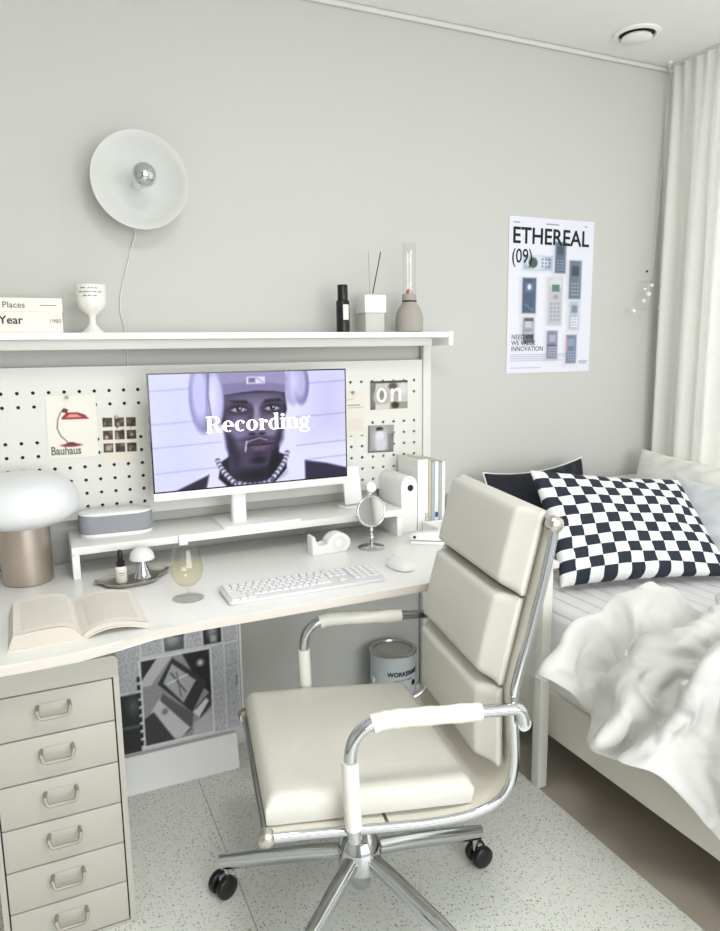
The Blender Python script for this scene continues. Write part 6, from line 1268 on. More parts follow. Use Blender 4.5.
35,-7,-14,-5,-31,27,-15,-36,-10,-24,-50,-8,-21,-49,-2,-5,-35,12,4,27,35,12,70,9,18,84,-11,11,72,16,3,35,27,-3,-11,42,-4,-77,1,-7,-96,-4,1,-91,19,6,-73,18,-11,-37,-40,-19,-38,-5,-16,-31,2,-4,-49,16,-6,-55,63,-7,-81,56,-8,-72,-26,-2,-26,-29,5,5,-48,8,28,-52,5,14,-42,-5,-15,-31,-7,-46,-13,7,-40,32,15,11,36,5,-30,19,7,-41,9,15,-51,13,17,-60,15,-1,-60,-39,-10,-71,15,-4,-50,-51,-9,-33,-53,3,-44,31,2,-31,31,-1,-36,11,4,-23,-26,6,-31,17,14,-6,-33,4,-31,-23,3,-36,22,-10,-24,-37,-2,-51,9,4,-58,-4,-29,-28,47,-1,-61,-3,4,-51,-22,1,-18,44,7,-34,-16,7,-6,-34,2,-37,-12,-2,-43,14,-5,-49,16,6,-36,40,-7,-51,-18,-1,-52,2,-12,-38,-26,-14,-17,-32,-6,-39,8,0,-14,32,4,-25,25,0,-28,-25,18,-38,-7,2,-36,34,10,-53,-9,-5,-40,-42,1,-54,-23,4,-57,10,3,-49,-15,6,-2,46,2,2,42,2,-25,29,3,-35,4,0,-37,0,1,-41,-15,2,-43,-23,2,-43,-33,-4,-33,-45,5,-58,9,
37,-3,-6,-4,-35,31,-16,-30,11,-15,-42,-12,-14,-41,-16,-3,-31,19,-2,35,26,10,63,8,14,74,-6,8,66,9,1,36,25,-4,1,40,-1,-65,1,-7,-84,-8,-5,-90,2,-7,-84,9,6,-70,12,-22,-45,-18,-18,-26,-18,-2,-28,40,-3,-64,49,-7,-72,60,-7,-72,-22,-3,-30,-27,6,2,-45,8,29,-52,8,15,-47,-2,-6,-33,-4,-44,-4,-10,-52,-13,16,-9,45,7,-23,28,5,-38,10,8,-54,5,28,-57,27,-1,-76,-7,-8,-75,-12,-6,-29,-64,-6,-48,-35,4,-34,36,-1,-28,29,-2,-30,21,4,-26,-23,-3,-31,-18,9,-33,12,14,11,-32,7,-38,8,-7,-24,-34,-8,-42,25,6,-55,-15,-24,-33,46,-2,-65,0,-2,-47,-37,1,-21,48,8,-43,-1,10,-12,-33,4,-27,-24,1,-39,10,-5,-46,4,-1,-48,16,6,-35,37,-8,-40,-28,-8,-42,-21,-5,-37,-22,-7,-35,16,0,-36,8,2,-21,29,-2,-30,-20,8,-31,24,6,-45,0,3,-47,-20,-3,-43,-34,3,-55,-11,2,-55,14,3,-49,-18,4,-15,42,3,14,39,2,-17,33,1,-35,-3,2,-37,9,1,-41,-14,0,-39,-29,-4,-36,-42,1,-46,-35,8,-59,13,
38,1,0,-3,-45,32,-11,-20,25,-9,-20,-32,-9,-42,0,-7,-30,21,-5,30,15,5,53,7,9,65,-1,7,61,3,2,39,21,-3,12,34,-6,-46,29,-4,-75,-13,-3,-89,-3,-9,-93,12,-30,-74,-30,-2,-63,-18,-5,-38,-4,0,-25,39,-4,-38,68,-4,-74,53,-6,-73,-17,-3,-32,-27,7,-4,-41,7,28,-52,12,10,-53,-1,9,-35,-1,-39,3,-10,-52,-16,-8,-54,6,12,-13,38,11,-28,21,5,-51,1,25,-60,25,-6,-80,-13,7,-81,9,-5,-26,-68,-5,-53,-24,3,-26,38,-6,-36,17,2,-19,29,-6,-35,5,3,-5,-35,10,-35,8,-1,-32,-17,9,3,-35,8,-39,-9,-9,-30,34,5,-52,-11,-23,-34,43,-1,-64,-5,-5,-42,-46,2,-26,48,7,-44,15,11,-19,-32,6,-25,-24,2,-34,-16,-7,-42,-5,2,-42,20,2,-44,21,4,-40,28,-8,-42,-19,-6,-39,-20,-3,-36,-17,-2,-29,22,-3,-35,-1,1,-36,-1,5,-31,21,2,-42,-9,-1,-42,-23,1,-48,-18,2,-53,-7,2,-52,16,2,-48,-19,2,-29,33,5,18,37,2,-9,36,1,-34,12,2,-37,-2,1,-40,-17,-2,-35,-35,-5,-34,-44,5,-55,-21,8,-61,10,
38,0,-4,0,-54,41,-19,26,17,6,-35,-7,-37,-23,8,5,-32,-19,5,-3,34,1,43,3,7,57,-1,7,58,2,3,46,15,-2,24,27,-6,-25,36,-9,-68,11,-3,-91,-4,-18,-96,-34,-18,-97,5,-2,-66,-38,-4,-42,-11,1,-15,39,-11,-48,55,1,-45,77,-4,-75,-14,-3,-35,-26,8,-11,-37,8,23,-52,13,8,-56,2,16,-36,-2,-34,-16,-9,-47,22,-8,-55,-17,-4,-47,12,14,-16,29,9,-39,21,18,-63,5,3,-81,13,7,-85,5,-6,-30,-72,-3,-54,-23,0,-34,24,-10,-33,20,1,-28,29,1,-20,30,4,-6,-37,4,-29,-25,7,-32,17,11,-10,-34,-7,-35,13,-5,-40,-19,8,-42,28,-22,-33,42,1,-54,-28,-5,-43,-43,2,-23,50,5,-41,27,12,-24,-30,8,-26,-24,-11,-35,3,0,-39,-9,8,-36,-26,3,-39,26,1,-45,15,1,-43,16,-6,-40,-16,-4,-37,-18,-3,-38,-4,-2,-33,14,0,-36,0,1,-36,8,0,-39,-11,0,-42,-16,0,-47,-11,2,-51,-6,2,-49,16,2,-46,-17,1,-42,15,4,11,39,4,2,37,2,-31,16,1,-37,-6,0,-40,-18,-5,-28,-40,0,-43,-35,6,-58,-8,8,-62,1,
40,1,4,-3,-48,59,-15,40,-17,-24,-10,25,-6,-45,-1,0,-33,-29,5,-28,22,1,36,10,2,45,21,7,58,-2,7,54,3,0,35,20,-5,-9,38,-10,-60,21,-5,-91,-20,-21,-109,-5,-14,-108,-6,-1,-65,-56,-2,-48,-8,-17,-32,17,-3,7,70,6,-50,71,1,-76,4,-5,-38,-27,8,-19,-31,9,13,-53,13,12,-55,4,18,-39,0,-27,-21,-10,-38,30,-8,-59,-11,-6,-54,-5,1,-38,11,10,-30,21,-18,-56,-8,25,-71,19,24,-78,37,1,-52,-65,-4,-58,-32,-4,-45,18,-1,-32,18,-3,-18,35,-1,-6,37,8,-20,-35,6,-21,-34,11,-35,14,-8,-38,1,10,-23,-31,-11,-33,24,-15,-22,40,3,-54,-11,-4,-46,-34,-1,-52,-24,1,-12,53,3,-35,34,12,-26,-29,4,-33,-12,-15,-31,9,6,-36,-17,9,-28,-32,4,-45,-8,2,-41,23,1,-42,18,-4,-43,-11,-3,-41,-6,-3,-38,-6,-2,-36,6,-2,-35,2,0,-37,-3,-1,-38,-7,1,-42,-10,1,-45,-9,1,-48,-8,2,-47,14,1,-48,-2,1,-44,-9,4,-12,38,5,14,33,4,-27,22,-3,-35,-13,3,-40,-13,-6,-28,-39,2,-48,-27,7,-59,-4,7,-61,0,
36,4,1,-10,-27,79,-13,43,-22,-19,-18,24,-4,-49,-3,0,-39,-33,-2,-44,-7,7,28,20,0,34,32,4,58,12,10,59,-7,2,46,13,-3,6,35,-10,-54,23,-11,-94,2,-16,-114,-26,-15,-118,2,0,-64,-68,1,-51,-11,-18,-33,8,-8,30,60,5,-39,77,4,-74,22,-3,-44,-24,7,-25,-26,3,17,-48,15,9,-54,9,10,-44,1,-20,-26,-9,-33,31,-8,-60,-8,-7,-58,-13,-2,-43,15,3,-35,-3,-26,-29,33,27,-68,10,29,-81,14,4,-85,-21,2,-43,-58,-5,-45,27,0,-37,16,-12,-3,32,9,-22,32,7,-36,-25,3,-32,-31,9,-25,-32,9,-29,28,1,-40,-4,-19,-7,38,-3,-45,-12,-3,-46,-21,-5,-45,-32,3,-53,6,0,-4,53,0,-28,37,-12,-38,-2,18,-23,-21,-12,-34,6,9,-29,-26,9,-27,-34,5,-43,-15,3,-48,3,2,-40,22,-4,-43,-11,-3,-42,-4,-3,-40,1,-2,-35,12,-2,-35,2,0,-36,-6,-1,-36,-10,1,-40,-12,1,-44,-5,1,-45,-10,1,-48,4,2,-46,14,0,-40,-18,5,-32,21,6,11,34,5,-23,27,-1,-37,-6,-1,-36,-21,-5,-30,-37,4,-51,-18,6,-57,-3,7,-60,1,
39,4,2,-15,-17,86,-16,48,-12,-14,-27,20,-6,-52,-4,3,-45,-42,-2,-43,-29,4,-3,35,5,37,22,0,53,31,7,67,5,5,52,-7,-1,17,32,-10,-45,32,-12,-93,-14,-15,-121,-5,-15,-123,-4,3,-63,-78,-4,-50,-29,-11,-32,13,-34,-1,55,22,25,79,6,-73,37,-1,-51,-20,6,-30,-17,2,-11,-45,9,-2,-55,2,6,-47,16,14,-28,-5,-32,25,-11,-54,-15,-7,-61,-9,-2,-48,21,-2,-33,16,-27,-14,30,15,-57,-31,31,-76,18,-5,-82,-24,28,-70,-13,-6,-56,-7,-18,-3,33,3,-23,28,11,-29,26,3,-32,-35,3,-32,-36,19,-40,-15,13,-36,22,-13,-16,39,-6,-40,-16,-8,-40,-21,-4,-45,-21,-1,-50,-13,3,-41,30,-1,-2,49,-5,-40,20,-20,-12,29,5,-34,-8,4,-36,-9,10,-12,-39,9,-36,-26,6,-44,-18,5,-49,-8,2,-45,14,-4,-43,-16,-2,-43,-1,-5,-33,22,-2,-35,12,0,-36,1,-3,-36,-1,3,-30,-22,0,-36,-18,0,-43,4,2,-44,-11,1,-46,-10,3,-44,17,0,-44,-5,3,-39,-9,8,-4,36,6,-17,30,-2,-37,-3,-5,-29,-28,0,-39,-25,3,-50,-11,6,-56,-2,6,-58,2,
38,7,-2,-16,-22,91,-17,53,-1,-15,-31,15,-3,-56,-5,3,-50,-46,1,-44,-39,1,-22,31,6,34,22,-1,51,36,3,69,20,6,58,-12,2,28,24,-10,-39,35,-16,-92,4,-12,-123,-14,-14,-127,-10,4,-65,-82,-5,-42,-46,-5,-21,28,-46,-28,30,6,56,64,18,-52,64,6,-60,-9,6,-34,-13,3,-28,-32,2,14,-51,2,-25,-41,15,11,-31,-11,-29,-18,-7,-40,37,4,-51,-38,-1,-50,25,-7,-28,30,-25,-6,27,2,-57,-7,27,-55,-48,12,-87,-3,4,-75,29,7,-49,-39,-6,-23,33,2,-24,26,13,-35,15,3,-33,-34,4,-31,-39,23,-44,6,5,-27,39,-3,-46,-4,-8,-38,-23,-6,-42,-18,-3,-46,-13,0,-50,0,0,-24,43,-2,-11,46,-29,-3,30,-1,-31,20,3,-36,-3,2,-37,-8,3,-30,-30,18,-21,-38,-1,-51,-6,10,-48,-12,9,-48,-13,-5,-43,-22,-7,-30,32,-2,-34,21,2,-38,6,-4,-35,8,1,-35,-6,2,-24,-28,-1,-38,-9,1,-34,-26,0,-43,13,2,-45,-15,2,-46,-8,2,-42,13,2,-40,-12,4,-34,14,8,-5,34,0,-36,2,-5,-31,-23,0,-39,-21,3,-49,-6,5,-53,-1,6,-56,2,
38,16,-1,-16,-40,89,-18,55,12,-12,-33,9,-3,-59,-9,4,-48,-53,3,-52,-35,-3,-36,22,1,23,31,1,55,28,3,69,25,4,66,4,6,35,14,-10,-37,30,-18,-87,20,-13,-122,-12,-11,-128,-22,4,-58,-91,-8,-60,-25,-19,-26,-13,-28,-23,47,-4,74,41,18,-21,84,10,-66,-3,8,-40,-7,2,-35,-14,-12,-20,-43,3,25,-42,11,-30,-22,-3,8,-34,0,-49,5,10,-56,-23,-1,-52,30,-14,-13,42,-23,-3,27,0,-50,1,12,-66,-26,28,-60,-53,6,-82,15,5,-69,6,-1,-47,-21,3,-21,30,13,-22,28,2,-31,-33,6,-35,-36,16,-37,32,6,-49,-6,6,-48,9,-6,-42,-20,-8,-42,-20,-2,-48,-8,-2,-36,25,-9,-3,47,-24,6,37,-1,-29,28,-2,-32,17,1,-35,-1,3,-38,-12,4,-27,-37,12,-48,-16,8,-41,-34,-7,-39,-40,18,-49,-7,-4,-35,34,-4,-33,31,4,-40,14,2,-38,7,-2,-24,-26,1,-35,-5,-3,-34,13,4,-25,-31,-5,-42,-6,1,-32,-33,2,-43,20,2,-45,-15,1,-45,-8,3,-41,7,2,-37,-7,8,-18,29,2,-34,10,-5,-31,-21,-1,-40,-15,3,-47,-4,4,-50,3,4,-53,4,
39,24,0,-16,-65,73,-15,49,28,-15,-32,6,-1,-59,-11,2,-42,-60,6,-63,-24,-2,-43,15,-6,7,36,1,58,12,3,69,32,4,67,10,6,39,14,-12,-33,28,-14,-78,33,-13,-119,-10,-11,-125,-34,-9,-78,-77,-3,-34,-59,-11,-16,27,-26,-46,23,-10,81,25,11,10,90,16,-70,17,11,-46,-10,2,-31,-18,-8,-38,-21,-4,-1,-47,10,23,-28,2,-21,-28,2,-43,2,9,-53,-27,-3,-51,35,-21,2,46,-18,-5,30,-2,-44,6,11,-52,-39,14,-79,-15,23,-65,-48,6,-72,14,2,-54,-12,4,-34,20,10,-24,25,4,-35,-24,5,-34,-36,16,-45,21,9,-50,11,-4,-46,-21,2,-47,-8,-5,-49,5,-1,-45,-17,-12,-10,41,-22,12,39,-6,-18,40,-1,-29,25,-2,-32,16,1,-37,-1,3,-38,-16,4,-34,-35,7,-38,-40,-7,-33,-46,17,-52,-19,9,-45,29,-3,-34,39,6,-41,25,6,-41,10,-4,-17,-34,9,-36,-1,1,-34,-3,-16,-28,-21,3,-29,26,0,-40,-16,-1,-25,-39,1,-47,-12,1,-45,20,2,-44,-17,3,-43,-7,2,-40,-2,4,-34,9,5,-28,22,-5,-31,-20,-1,-38,-10,1,-44,8,4,-48,0,4,-50,7,
38,29,3,-16,-91,46,-9,37,46,-18,-33,1,-1,-52,-10,2,-39,-60,7,-69,-12,-1,-47,10,-13,-12,32,0,52,22,3,73,9,4,67,21,6,40,17,-17,-31,20,-5,-64,50,-14,-114,-9,-12,-117,-49,-24,-58,-90,14,-61,-35,-10,-13,30,-27,-49,10,-13,83,18,6,33,89,20,-69,36,14,-53,-5,5,-31,-18,-6,-32,-24,-11,-37,-27,5,13,-39,13,10,-32,1,-44,-6,6,-51,-21,-5,-42,42,-25,10,45,-17,-6,34,-2,-39,9,10,-45,-38,12,-68,-35,16,-82,-9,18,-63,-39,4,-61,4,4,-41,12,9,-29,19,2,-33,-23,4,-47,-6,12,-46,-21,6,-51,5,6,-45,23,0,-49,-4,0,-43,-22,-1,-49,-4,-21,12,40,-17,3,42,-4,-23,36,-1,-31,22,-2,-31,18,1,-37,-5,1,-35,-26,-10,-22,-46,1,-37,-45,12,-47,-38,21,-54,17,2,-40,44,4,-41,37,14,-46,11,-13,-16,-37,15,-30,-19,-4,-32,-17,-16,-29,-9,10,-34,-1,0,-32,21,1,-37,25,-4,-20,-42,1,-48,-16,-1,-49,-10,3,-46,19,3,-42,-18,3,-41,-5,3,-37,-1,5,-29,19,-4,-36,-3,0,-35,-16,0,-42,5,-1,-41,19,4,-49,4,
40,30,16,-16,-105,0,-7,1,68,-20,-19,21,-1,-44,-27,2,-40,-59,7,-70,2,-4,-48,23,-11,-31,1,-1,43,26,0,70,0,5,66,21,4,40,25,-18,-25,16,0,-50,56,-14,-108,-6,-12,-108,-59,-25,-65,-85,-14,-70,1,-6,-27,-20,-7,-24,48,-8,83,-11,2,49,85,22,-68,50,15,-60,10,11,-30,-21,-4,-26,-28,-9,-38,-21,-6,-26,-33,6,5,-35,12,-12,-35,5,-51,-3,-9,-30,48,-26,12,44,-16,-7,35,-5,-35,14,7,-48,-25,15,-57,-44,13,-72,-39,17,-76,-2,12,-58,-24,4,-47,7,5,-35,7,7,-37,-2,0,-40,-21,7,-48,12,7,-52,4,8,-47,-17,5,-48,12,0,-48,-9,1,-47,-10,-23,16,38,-16,2,43,-3,-34,24,-7,-35,8,3,-19,30,2,-38,-3,-3,-31,-32,-11,-19,-49,3,-39,-46,19,-57,-19,15,-48,42,-1,-36,50,16,-50,23,5,-36,-35,-16,-11,-38,-3,-25,-27,-2,-35,-15,0,-31,5,-4,-14,35,9,-37,16,4,-41,21,2,-33,-36,0,-51,-10,-2,-45,-27,4,-46,18,4,-46,-9,2,-42,-11,3,-38,-3,3,-36,2,0,-31,17,-1,-33,-18,0,-41,2,-4,-35,27,-3,-42,17,
39,28,19,-14,-106,-19,-18,-55,48,-9,7,38,-4,-32,-30,3,-44,-51,1,-70,18,2,-55,3,-8,-32,-9,-6,21,36,-1,64,-7,4,66,16,4,43,27,-19,-22,21,5,-36,57,-13,-100,-2,-14,-99,-63,-23,-71,-77,-33,-59,-29,-6,-19,30,10,-45,22,-7,83,-11,-1,61,80,24,-68,60,16,-63,25,17,-28,-28,-8,-35,-6,-3,-26,-35,-8,-19,-39,1,-27,-26,9,-5,-37,7,-40,-11,-15,-18,46,-23,8,44,-16,-10,36,-5,-32,16,3,-49,-16,12,-59,-35,15,-67,-41,16,-64,-43,15,-65,3,7,-50,-8,4,-37,-1,3,-36,-7,6,-43,1,3,-47,-12,9,-47,16,6,-51,5,5,-46,-18,2,-48,-5,2,-47,-4,-20,11,39,-16,1,42,-5,-40,9,-10,-20,31,8,-32,12,1,-38,-3,-6,-23,-38,-11,-20,-50,8,-45,-41,21,-62,9,3,-33,57,8,-46,44,21,-51,-14,-8,-19,-46,-16,-18,-37,7,-40,-9,-3,-23,-21,3,-34,5,-10,-20,32,0,-13,40,9,-46,10,6,-46,-21,-9,-37,-37,7,-54,-8,3,-48,16,4,-47,-15,4,-44,-8,0,-38,10,5,-35,-9,0,-31,16,-1,-31,-18,-1,-38,12,-1,-42,7,-4,-36,26,
39,26,19,-8,-108,-23,-21,-78,22,-13,14,41,-3,-35,-19,1,-38,-49,1,-71,7,-11,-55,-20,1,-39,1,-8,-7,40,-4,56,22,8,66,6,8,49,12,-18,-17,27,6,-21,55,-12,-93,4,-14,-93,-59,-31,-79,-60,-24,-46,-50,-7,-23,26,8,-48,17,-6,84,-2,0,65,80,25,-71,65,17,-64,37,0,-48,-5,16,-18,-26,-7,-1,-42,-6,-33,-32,-2,-24,-32,5,-20,-30,4,-31,-20,-14,-16,42,-22,5,42,-15,-14,34,-6,-32,16,2,-46,-12,10,-50,-44,12,-63,-42,18,-71,-28,14,-63,-23,11,-51,5,4,-39,2,1,-36,4,5,-36,-19,5,-47,-5,4,-50,-3,9,-45,18,6,-49,1,3,-46,-12,-3,-40,-18,-10,-5,40,-14,-4,42,-9,-30,26,-5,-32,18,-7,-31,-17,11,-36,9,-12,-15,-41,-6,-27,-47,13,-53,-27,18,-55,32,4,-35,56,10,-48,40,-2,-30,-48,-7,-14,-46,3,-30,-23,3,-39,-11,4,-29,-16,-15,-18,24,6,-41,6,-6,-4,44,9,-47,14,-3,-40,-34,2,-50,-24,3,-53,12,9,-53,2,4,-45,-21,4,-44,-5,-2,-35,20,6,-32,-16,0,-32,16,-1,-30,-20,-1,-37,12,-1,-41,7,-4,-36,26,
35,19,24,-7,-110,-37,-17,-90,1,-15,16,50,-4,-35,-5,0,-27,-50,-4,-68,-22,-6,-61,-9,0,-42,12,-5,-24,25,-4,43,28,-6,60,-17,2,33,41,5,24,27,3,-28,44,-11,-82,8,-29,-71,-71,-22,-82,-52,-17,-62,-38,-16,-35,3,14,-32,31,-3,79,7,0,67,82,26,-76,63,18,-76,27,-3,-42,31,16,8,-31,-2,-19,-38,-6,-23,-42,-5,-27,-36,0,-25,-26,3,-20,-28,-15,-12,36,-14,-13,39,-14,-21,30,-6,-31,17,1,-45,-11,8,-51,-36,11,-59,-45,12,-60,-46,18,-65,-12,12,-52,8,4,-39,9,1,-34,-10,-1,-38,14,8,-35,-29,4,-49,-7,6,-49,0,9,-44,21,3,-46,-6,-2,-40,-21,-2,-33,27,-14,7,40,-8,-31,25,-5,-30,22,-5,-34,-6,4,-35,-15,-11,-19,-38,-7,-23,-47,17,-58,-1,14,-49,40,5,-36,54,10,-58,18,-5,-41,-38,-9,18,-41,4,-32,-29,6,-35,-20,-27,-19,18,9,-32,16,5,-39,-14,0,-12,46,9,-51,5,-3,-41,-35,5,-54,-14,2,-51,24,7,-49,-21,7,-48,-11,4,-45,0,-5,-28,28,6,-30,-19,0,-36,-2,-3,-35,9,-2,-33,-21,2,-33,22,-4,-37,24,
38,13,16,-10,-115,-30,-13,-96,-22,-15,22,56,-6,-34,9,1,-22,-47,-4,-55,-42,-6,-67,-13,-8,-39,28,-1,-35,-4,1,16,41,-8,58,-2,-7,52,-3,-2,-8,36,14,-1,43,-6,-69,24,-28,-78,-47,-23,-62,-68,-36,-63,-10,-3,-39,-7,23,-36,19,-2,79,4,-1,59,83,29,-84,55,6,-64,57,2,-47,33,14,-15,-30,5,-1,-41,-6,-17,-48,-8,-19,-47,0,-28,-31,2,-26,-22,-13,-31,12,-10,-10,36,-11,-20,30,-5,-28,21,-1,-43,-15,3,-43,-41,10,-56,-44,14,-63,-37,18,-64,-7,12,-51,12,3,-36,19,1,-29,-19,-8,-28,27,9,-38,-24,3,-49,-6,8,-46,-18,5,-46,-2,8,-44,17,-2,-41,-17,3,-41,6,-12,-17,36,-5,-8,39,-6,-35,10,-5,-34,-7,-6,-27,-25,-14,-15,-38,7,-44,-24,15,-55,12,6,-36,50,11,-51,35,7,-58,6,-5,-41,-27,-10,23,-34,0,-24,-31,-14,-28,6,-15,-31,16,13,-25,-23,14,-42,4,5,-23,42,5,-50,-17,0,-47,-29,-1,-50,27,10,-55,-4,7,-46,-26,6,-48,-6,3,-43,8,-9,-19,33,6,-31,-19,0,-34,-9,-5,-35,13,-5,-38,-11,0,-37,-14,-1,-22,36,
37,-1,12,-14,-103,-64,-8,-104,6,-15,27,64,-7,-32,19,2,-20,-42,-3,-39,-57,-6,-66,-23,-8,-54,15,-3,-38,-5,0,-4,39,-6,52,1,-13,50,-13,2,10,38,10,-5,38,-1,-52,35,-23,-79,-23,-22,-61,-61,-31,-57,-25,-7,-43,-6,22,-33,9,-5,72,13,1,50,88,21,-79,67,16,-77,42,-2,-35,49,10,-27,-22,1,-13,-40,-3,-12,-54,-5,-2,-57,-1,-19,-47,2,-38,-10,-5,-35,-7,-14,-27,20,-10,-23,26,4,-18,30,-4,-38,-21,2,-43,-36,6,-49,-47,17,-64,-25,17,-63,0,11,-48,16,1,-30,27,-1,-26,-24,-14,-15,32,8,-42,-18,3,-50,-4,7,-47,-15,8,-41,-21,6,-45,-4,6,-43,8,-6,-34,20,-1,-40,0,-3,-4,38,-6,-35,10,-8,-32,-13,-15,-16,-30,-2,-34,-24,7,-47,-10,11,-48,24,6,-37,45,9,-54,20,4,-55,0,-3,-46,-15,-10,10,-37,-15,-32,3,-24,8,17,13,-31,-21,-13,-36,16,36,-24,-17,1,-48,-15,14,-52,-7,-1,-49,28,7,-55,5,7,-44,-31,9,-50,-9,4,-46,-4,0,-38,18,-12,-11,34,-1,-35,-6,3,-32,-16,-2,-37,-9,-7,-41,7,1,-32,-28,0,-28,34,
26,-22,19,-5,-76,-94,-4,-105,24,-15,30,73,-8,-29,30,4,-14,-40,-3,-37,-58,-7,-57,-50,-9,-64,2,-3,-45,3,-6,-24,21,-12,45,-3,-3,52,-1,1,24,34,7,-8,34,3,-34,42,-18,-73,0,-27,-69,-36,-23,-49,-43,-6,-41,-13,21,-35,-1,-7,64,26,1,41,88,21,-90,50,12,-60,66,-1,-37,50,10,-31,-18,0,-14,-40,-4,-4,-59,-6,1,-66,2,-22,-55,4,-41,-24,3,-35,13,-6,-31,15,-8,-30,17,-2,-34,14,-10,-21,-35,1,-42,-32,8,-53,-33,17,-63,-11,13,-55,23,12,-49,0,-3,-21,32,-20,0,-29,-1,-39,12,3,-41,24,8,-43,-26,7,-47,-11,6,-47,-9,8,-39,-19,2,-38,16,1,-40,2,-2,-38,-7,1,-19,32,-3,-34,12,-10,-30,-16,-13,-21,-28,0,-39,-10,6,-45,-3,5,-37,35,8,-46,28,6,-51,16,2,-50,-1,-16,-32,-26,3,-36,-16,-19,-12,29,-26,4,22,16,-31,-20,-4,-40,14,14,-45,-8,29,-32,-30,14,-52,-7,1,-51,21,7,-44,-32,8,-47,-20,6,-47,-7,3,-43,9,-5,-31,23,-15,-8,32,-6,-35,3,-4,-36,-8,-2,-39,-8,4,-40,-15,2,-31,-31,0,-34,26,
38,-9,-2,-1,-72,-96,-9,-99,41,-13,38,77,-10,-27,40,6,-18,-35,-10,-45,-49,1,-34,-75,-10,-71,-20,-6,-49,14,-11,-31,-7,-7,30,26,-1,45,-17,-1,38,25,0,-18,31,8,-9,44,-11,-63,16,-22,-69,-21,-25,-52,-32,-4,-41,-24,18,-30,-9,-5,53,34,-2,29,89,17,-84,53,-4,-43,79,15,-48,37,10,-33,-15,-1,-13,-42,-4,-2,-64,-8,4,-73,7,-31,-61,10,-50,-25,2,-42,-11,0,-35,13,-6,-33,13,1,-32,17,-12,-21,-32,-2,-37,-33,10,-55,-11,4,-56,25,17,-49,-21,-3,-29,36,9,-35,0,-22,-9,-29,-7,-21,35,0,-49,-11,10,-46,19,11,-38,-29,6,-47,-5,6,-41,-11,4,-38,-12,2,-36,9,-1,-37,-8,-1,-34,11,3,-28,22,-13,-25,-21,-7,-34,-13,0,-39,-4,4,-43,-1,3,-37,31,6,-41,28,-2,-48,-4,-4,-45,-5,-1,-40,-5,-4,-33,16,-28,17,14,1,-35,13,9,-38,9,8,-34,-30,17,-46,12,17,-50,-6,18,-50,-12,-3,-38,-38,12,-47,-17,7,-47,-10,4,-44,1,-3,-35,19,-18,-11,30,-6,-27,22,-7,-35,-8,-10,-29,-24,-4,-41,-13,14,-42,9,-4,-46,-10,0,-45,-12,
40,-6,-10,1,-71,-93,-13,-88,61,-13,40,83,-11,-23,48,-2,-32,-21,-2,-33,-58,0,-28,-81,-7,-70,-44,-6,-61,5,-8,-38,-1,-9,15,28,-4,44,-16,-2,49,5,-3,7,38,2,-31,23,3,-39,39,-17,-66,-13,-20,-55,-23,-10,-33,-28,14,-32,-9,-6,45,40,0,13,87,10,-73,61,-9,-34,81,21,-53,27,9,-34,-12,1,-15,-43,-5,-1,-69,-8,6,-80,14,-44,-64,16,-57,-31,9,-50,-4,-1,-39,-12,0,-32,16,-3,-34,14,-12,-20,-31,-5,-42,-15,0,-44,29,6,-54,8,14,-42,-24,-4,-31,28,-8,-19,-29,-9,-35,-9,-7,-1,43,1,-51,-6,2,-52,-11,8,-47,19,15,-25,-36,6,-41,-2,4,-38,-6,2,-36,-5,0,-36,3,-1,-35,-6,-2,-35,7,-2,-34,11,-7,-29,-21,-1,-38,3,2,-41,-3,2,-38,22,3,-39,24,-1,-44,5,-3,-41,-1,-2,-37,4,-19,-21,-23,-1,-10,35,5,-37,13,7,-43,-10,14,-46,-3,1,-39,-33,30,-43,11,5,-43,-29,12,-50,-4,9,-47,-5,3,-42,-12,-2,-37,14,-23,-11,27,-8,-24,24,-1,-36,5,-7,-35,-15,-8,-37,-19,-6,-36,-27,5,-47,-3,6,-48,0,4,-48,6,
39,-10,-14,-3,-67,-84,-7,-71,75,-15,35,90,-10,-24,52,-7,-34,-11,-1,-32,-58,-2,-37,-82,-4,-49,-74,-5,-72,0,-8,-41,-4,-13,-10,25,1,47,2,-3,51,-6,-3,30,31,-2,-18,31,3,-39,24,-10,-59,1,-26,-44,-29,-5,-41,-14,14,-34,-3,-6,31,43,0,-1,80,8,-65,64,-16,-18,83,23,-54,19,9,-35,-9,1,-15,-45,-11,8,-71,4,-10,-87,21,-56,-66,20,-65,-34,17,-56,5,3,-44,-5,-4,-32,-19,-2,-32,16,-15,-26,-22,-7,-38,15,-4,-36,27,-1,-46,13,10,-32,-28,-3,-34,19,-11,-29,-18,-8,-30,-24,-4,1,47,1,-54,-7,2,-52,-18,4,-52,5,-1,-45,10,25,-5,-32,2,-36,-4,1,-36,-1,0,-35,-1,0,-36,3,0,-35,6,-4,-35,-7,-3,-36,-11,-2,-36,10,1,-40,-5,1,-36,19,-3,-41,4,0,-39,10,1,-37,9,-20,-22,-19,3,-30,21,10,-34,11,0,-42,-10,19,-41,10,-2,-37,-34,13,-46,-19,18,-48,-3,16,-49,-3,12,-44,12,3,-40,-15,-4,-36,18,-30,-10,18,-6,-26,23,0,-36,6,-6,-34,-16,-16,-28,-27,2,-44,-14,6,-47,8,7,-49,-10,6,-48,5,5,-48,0,
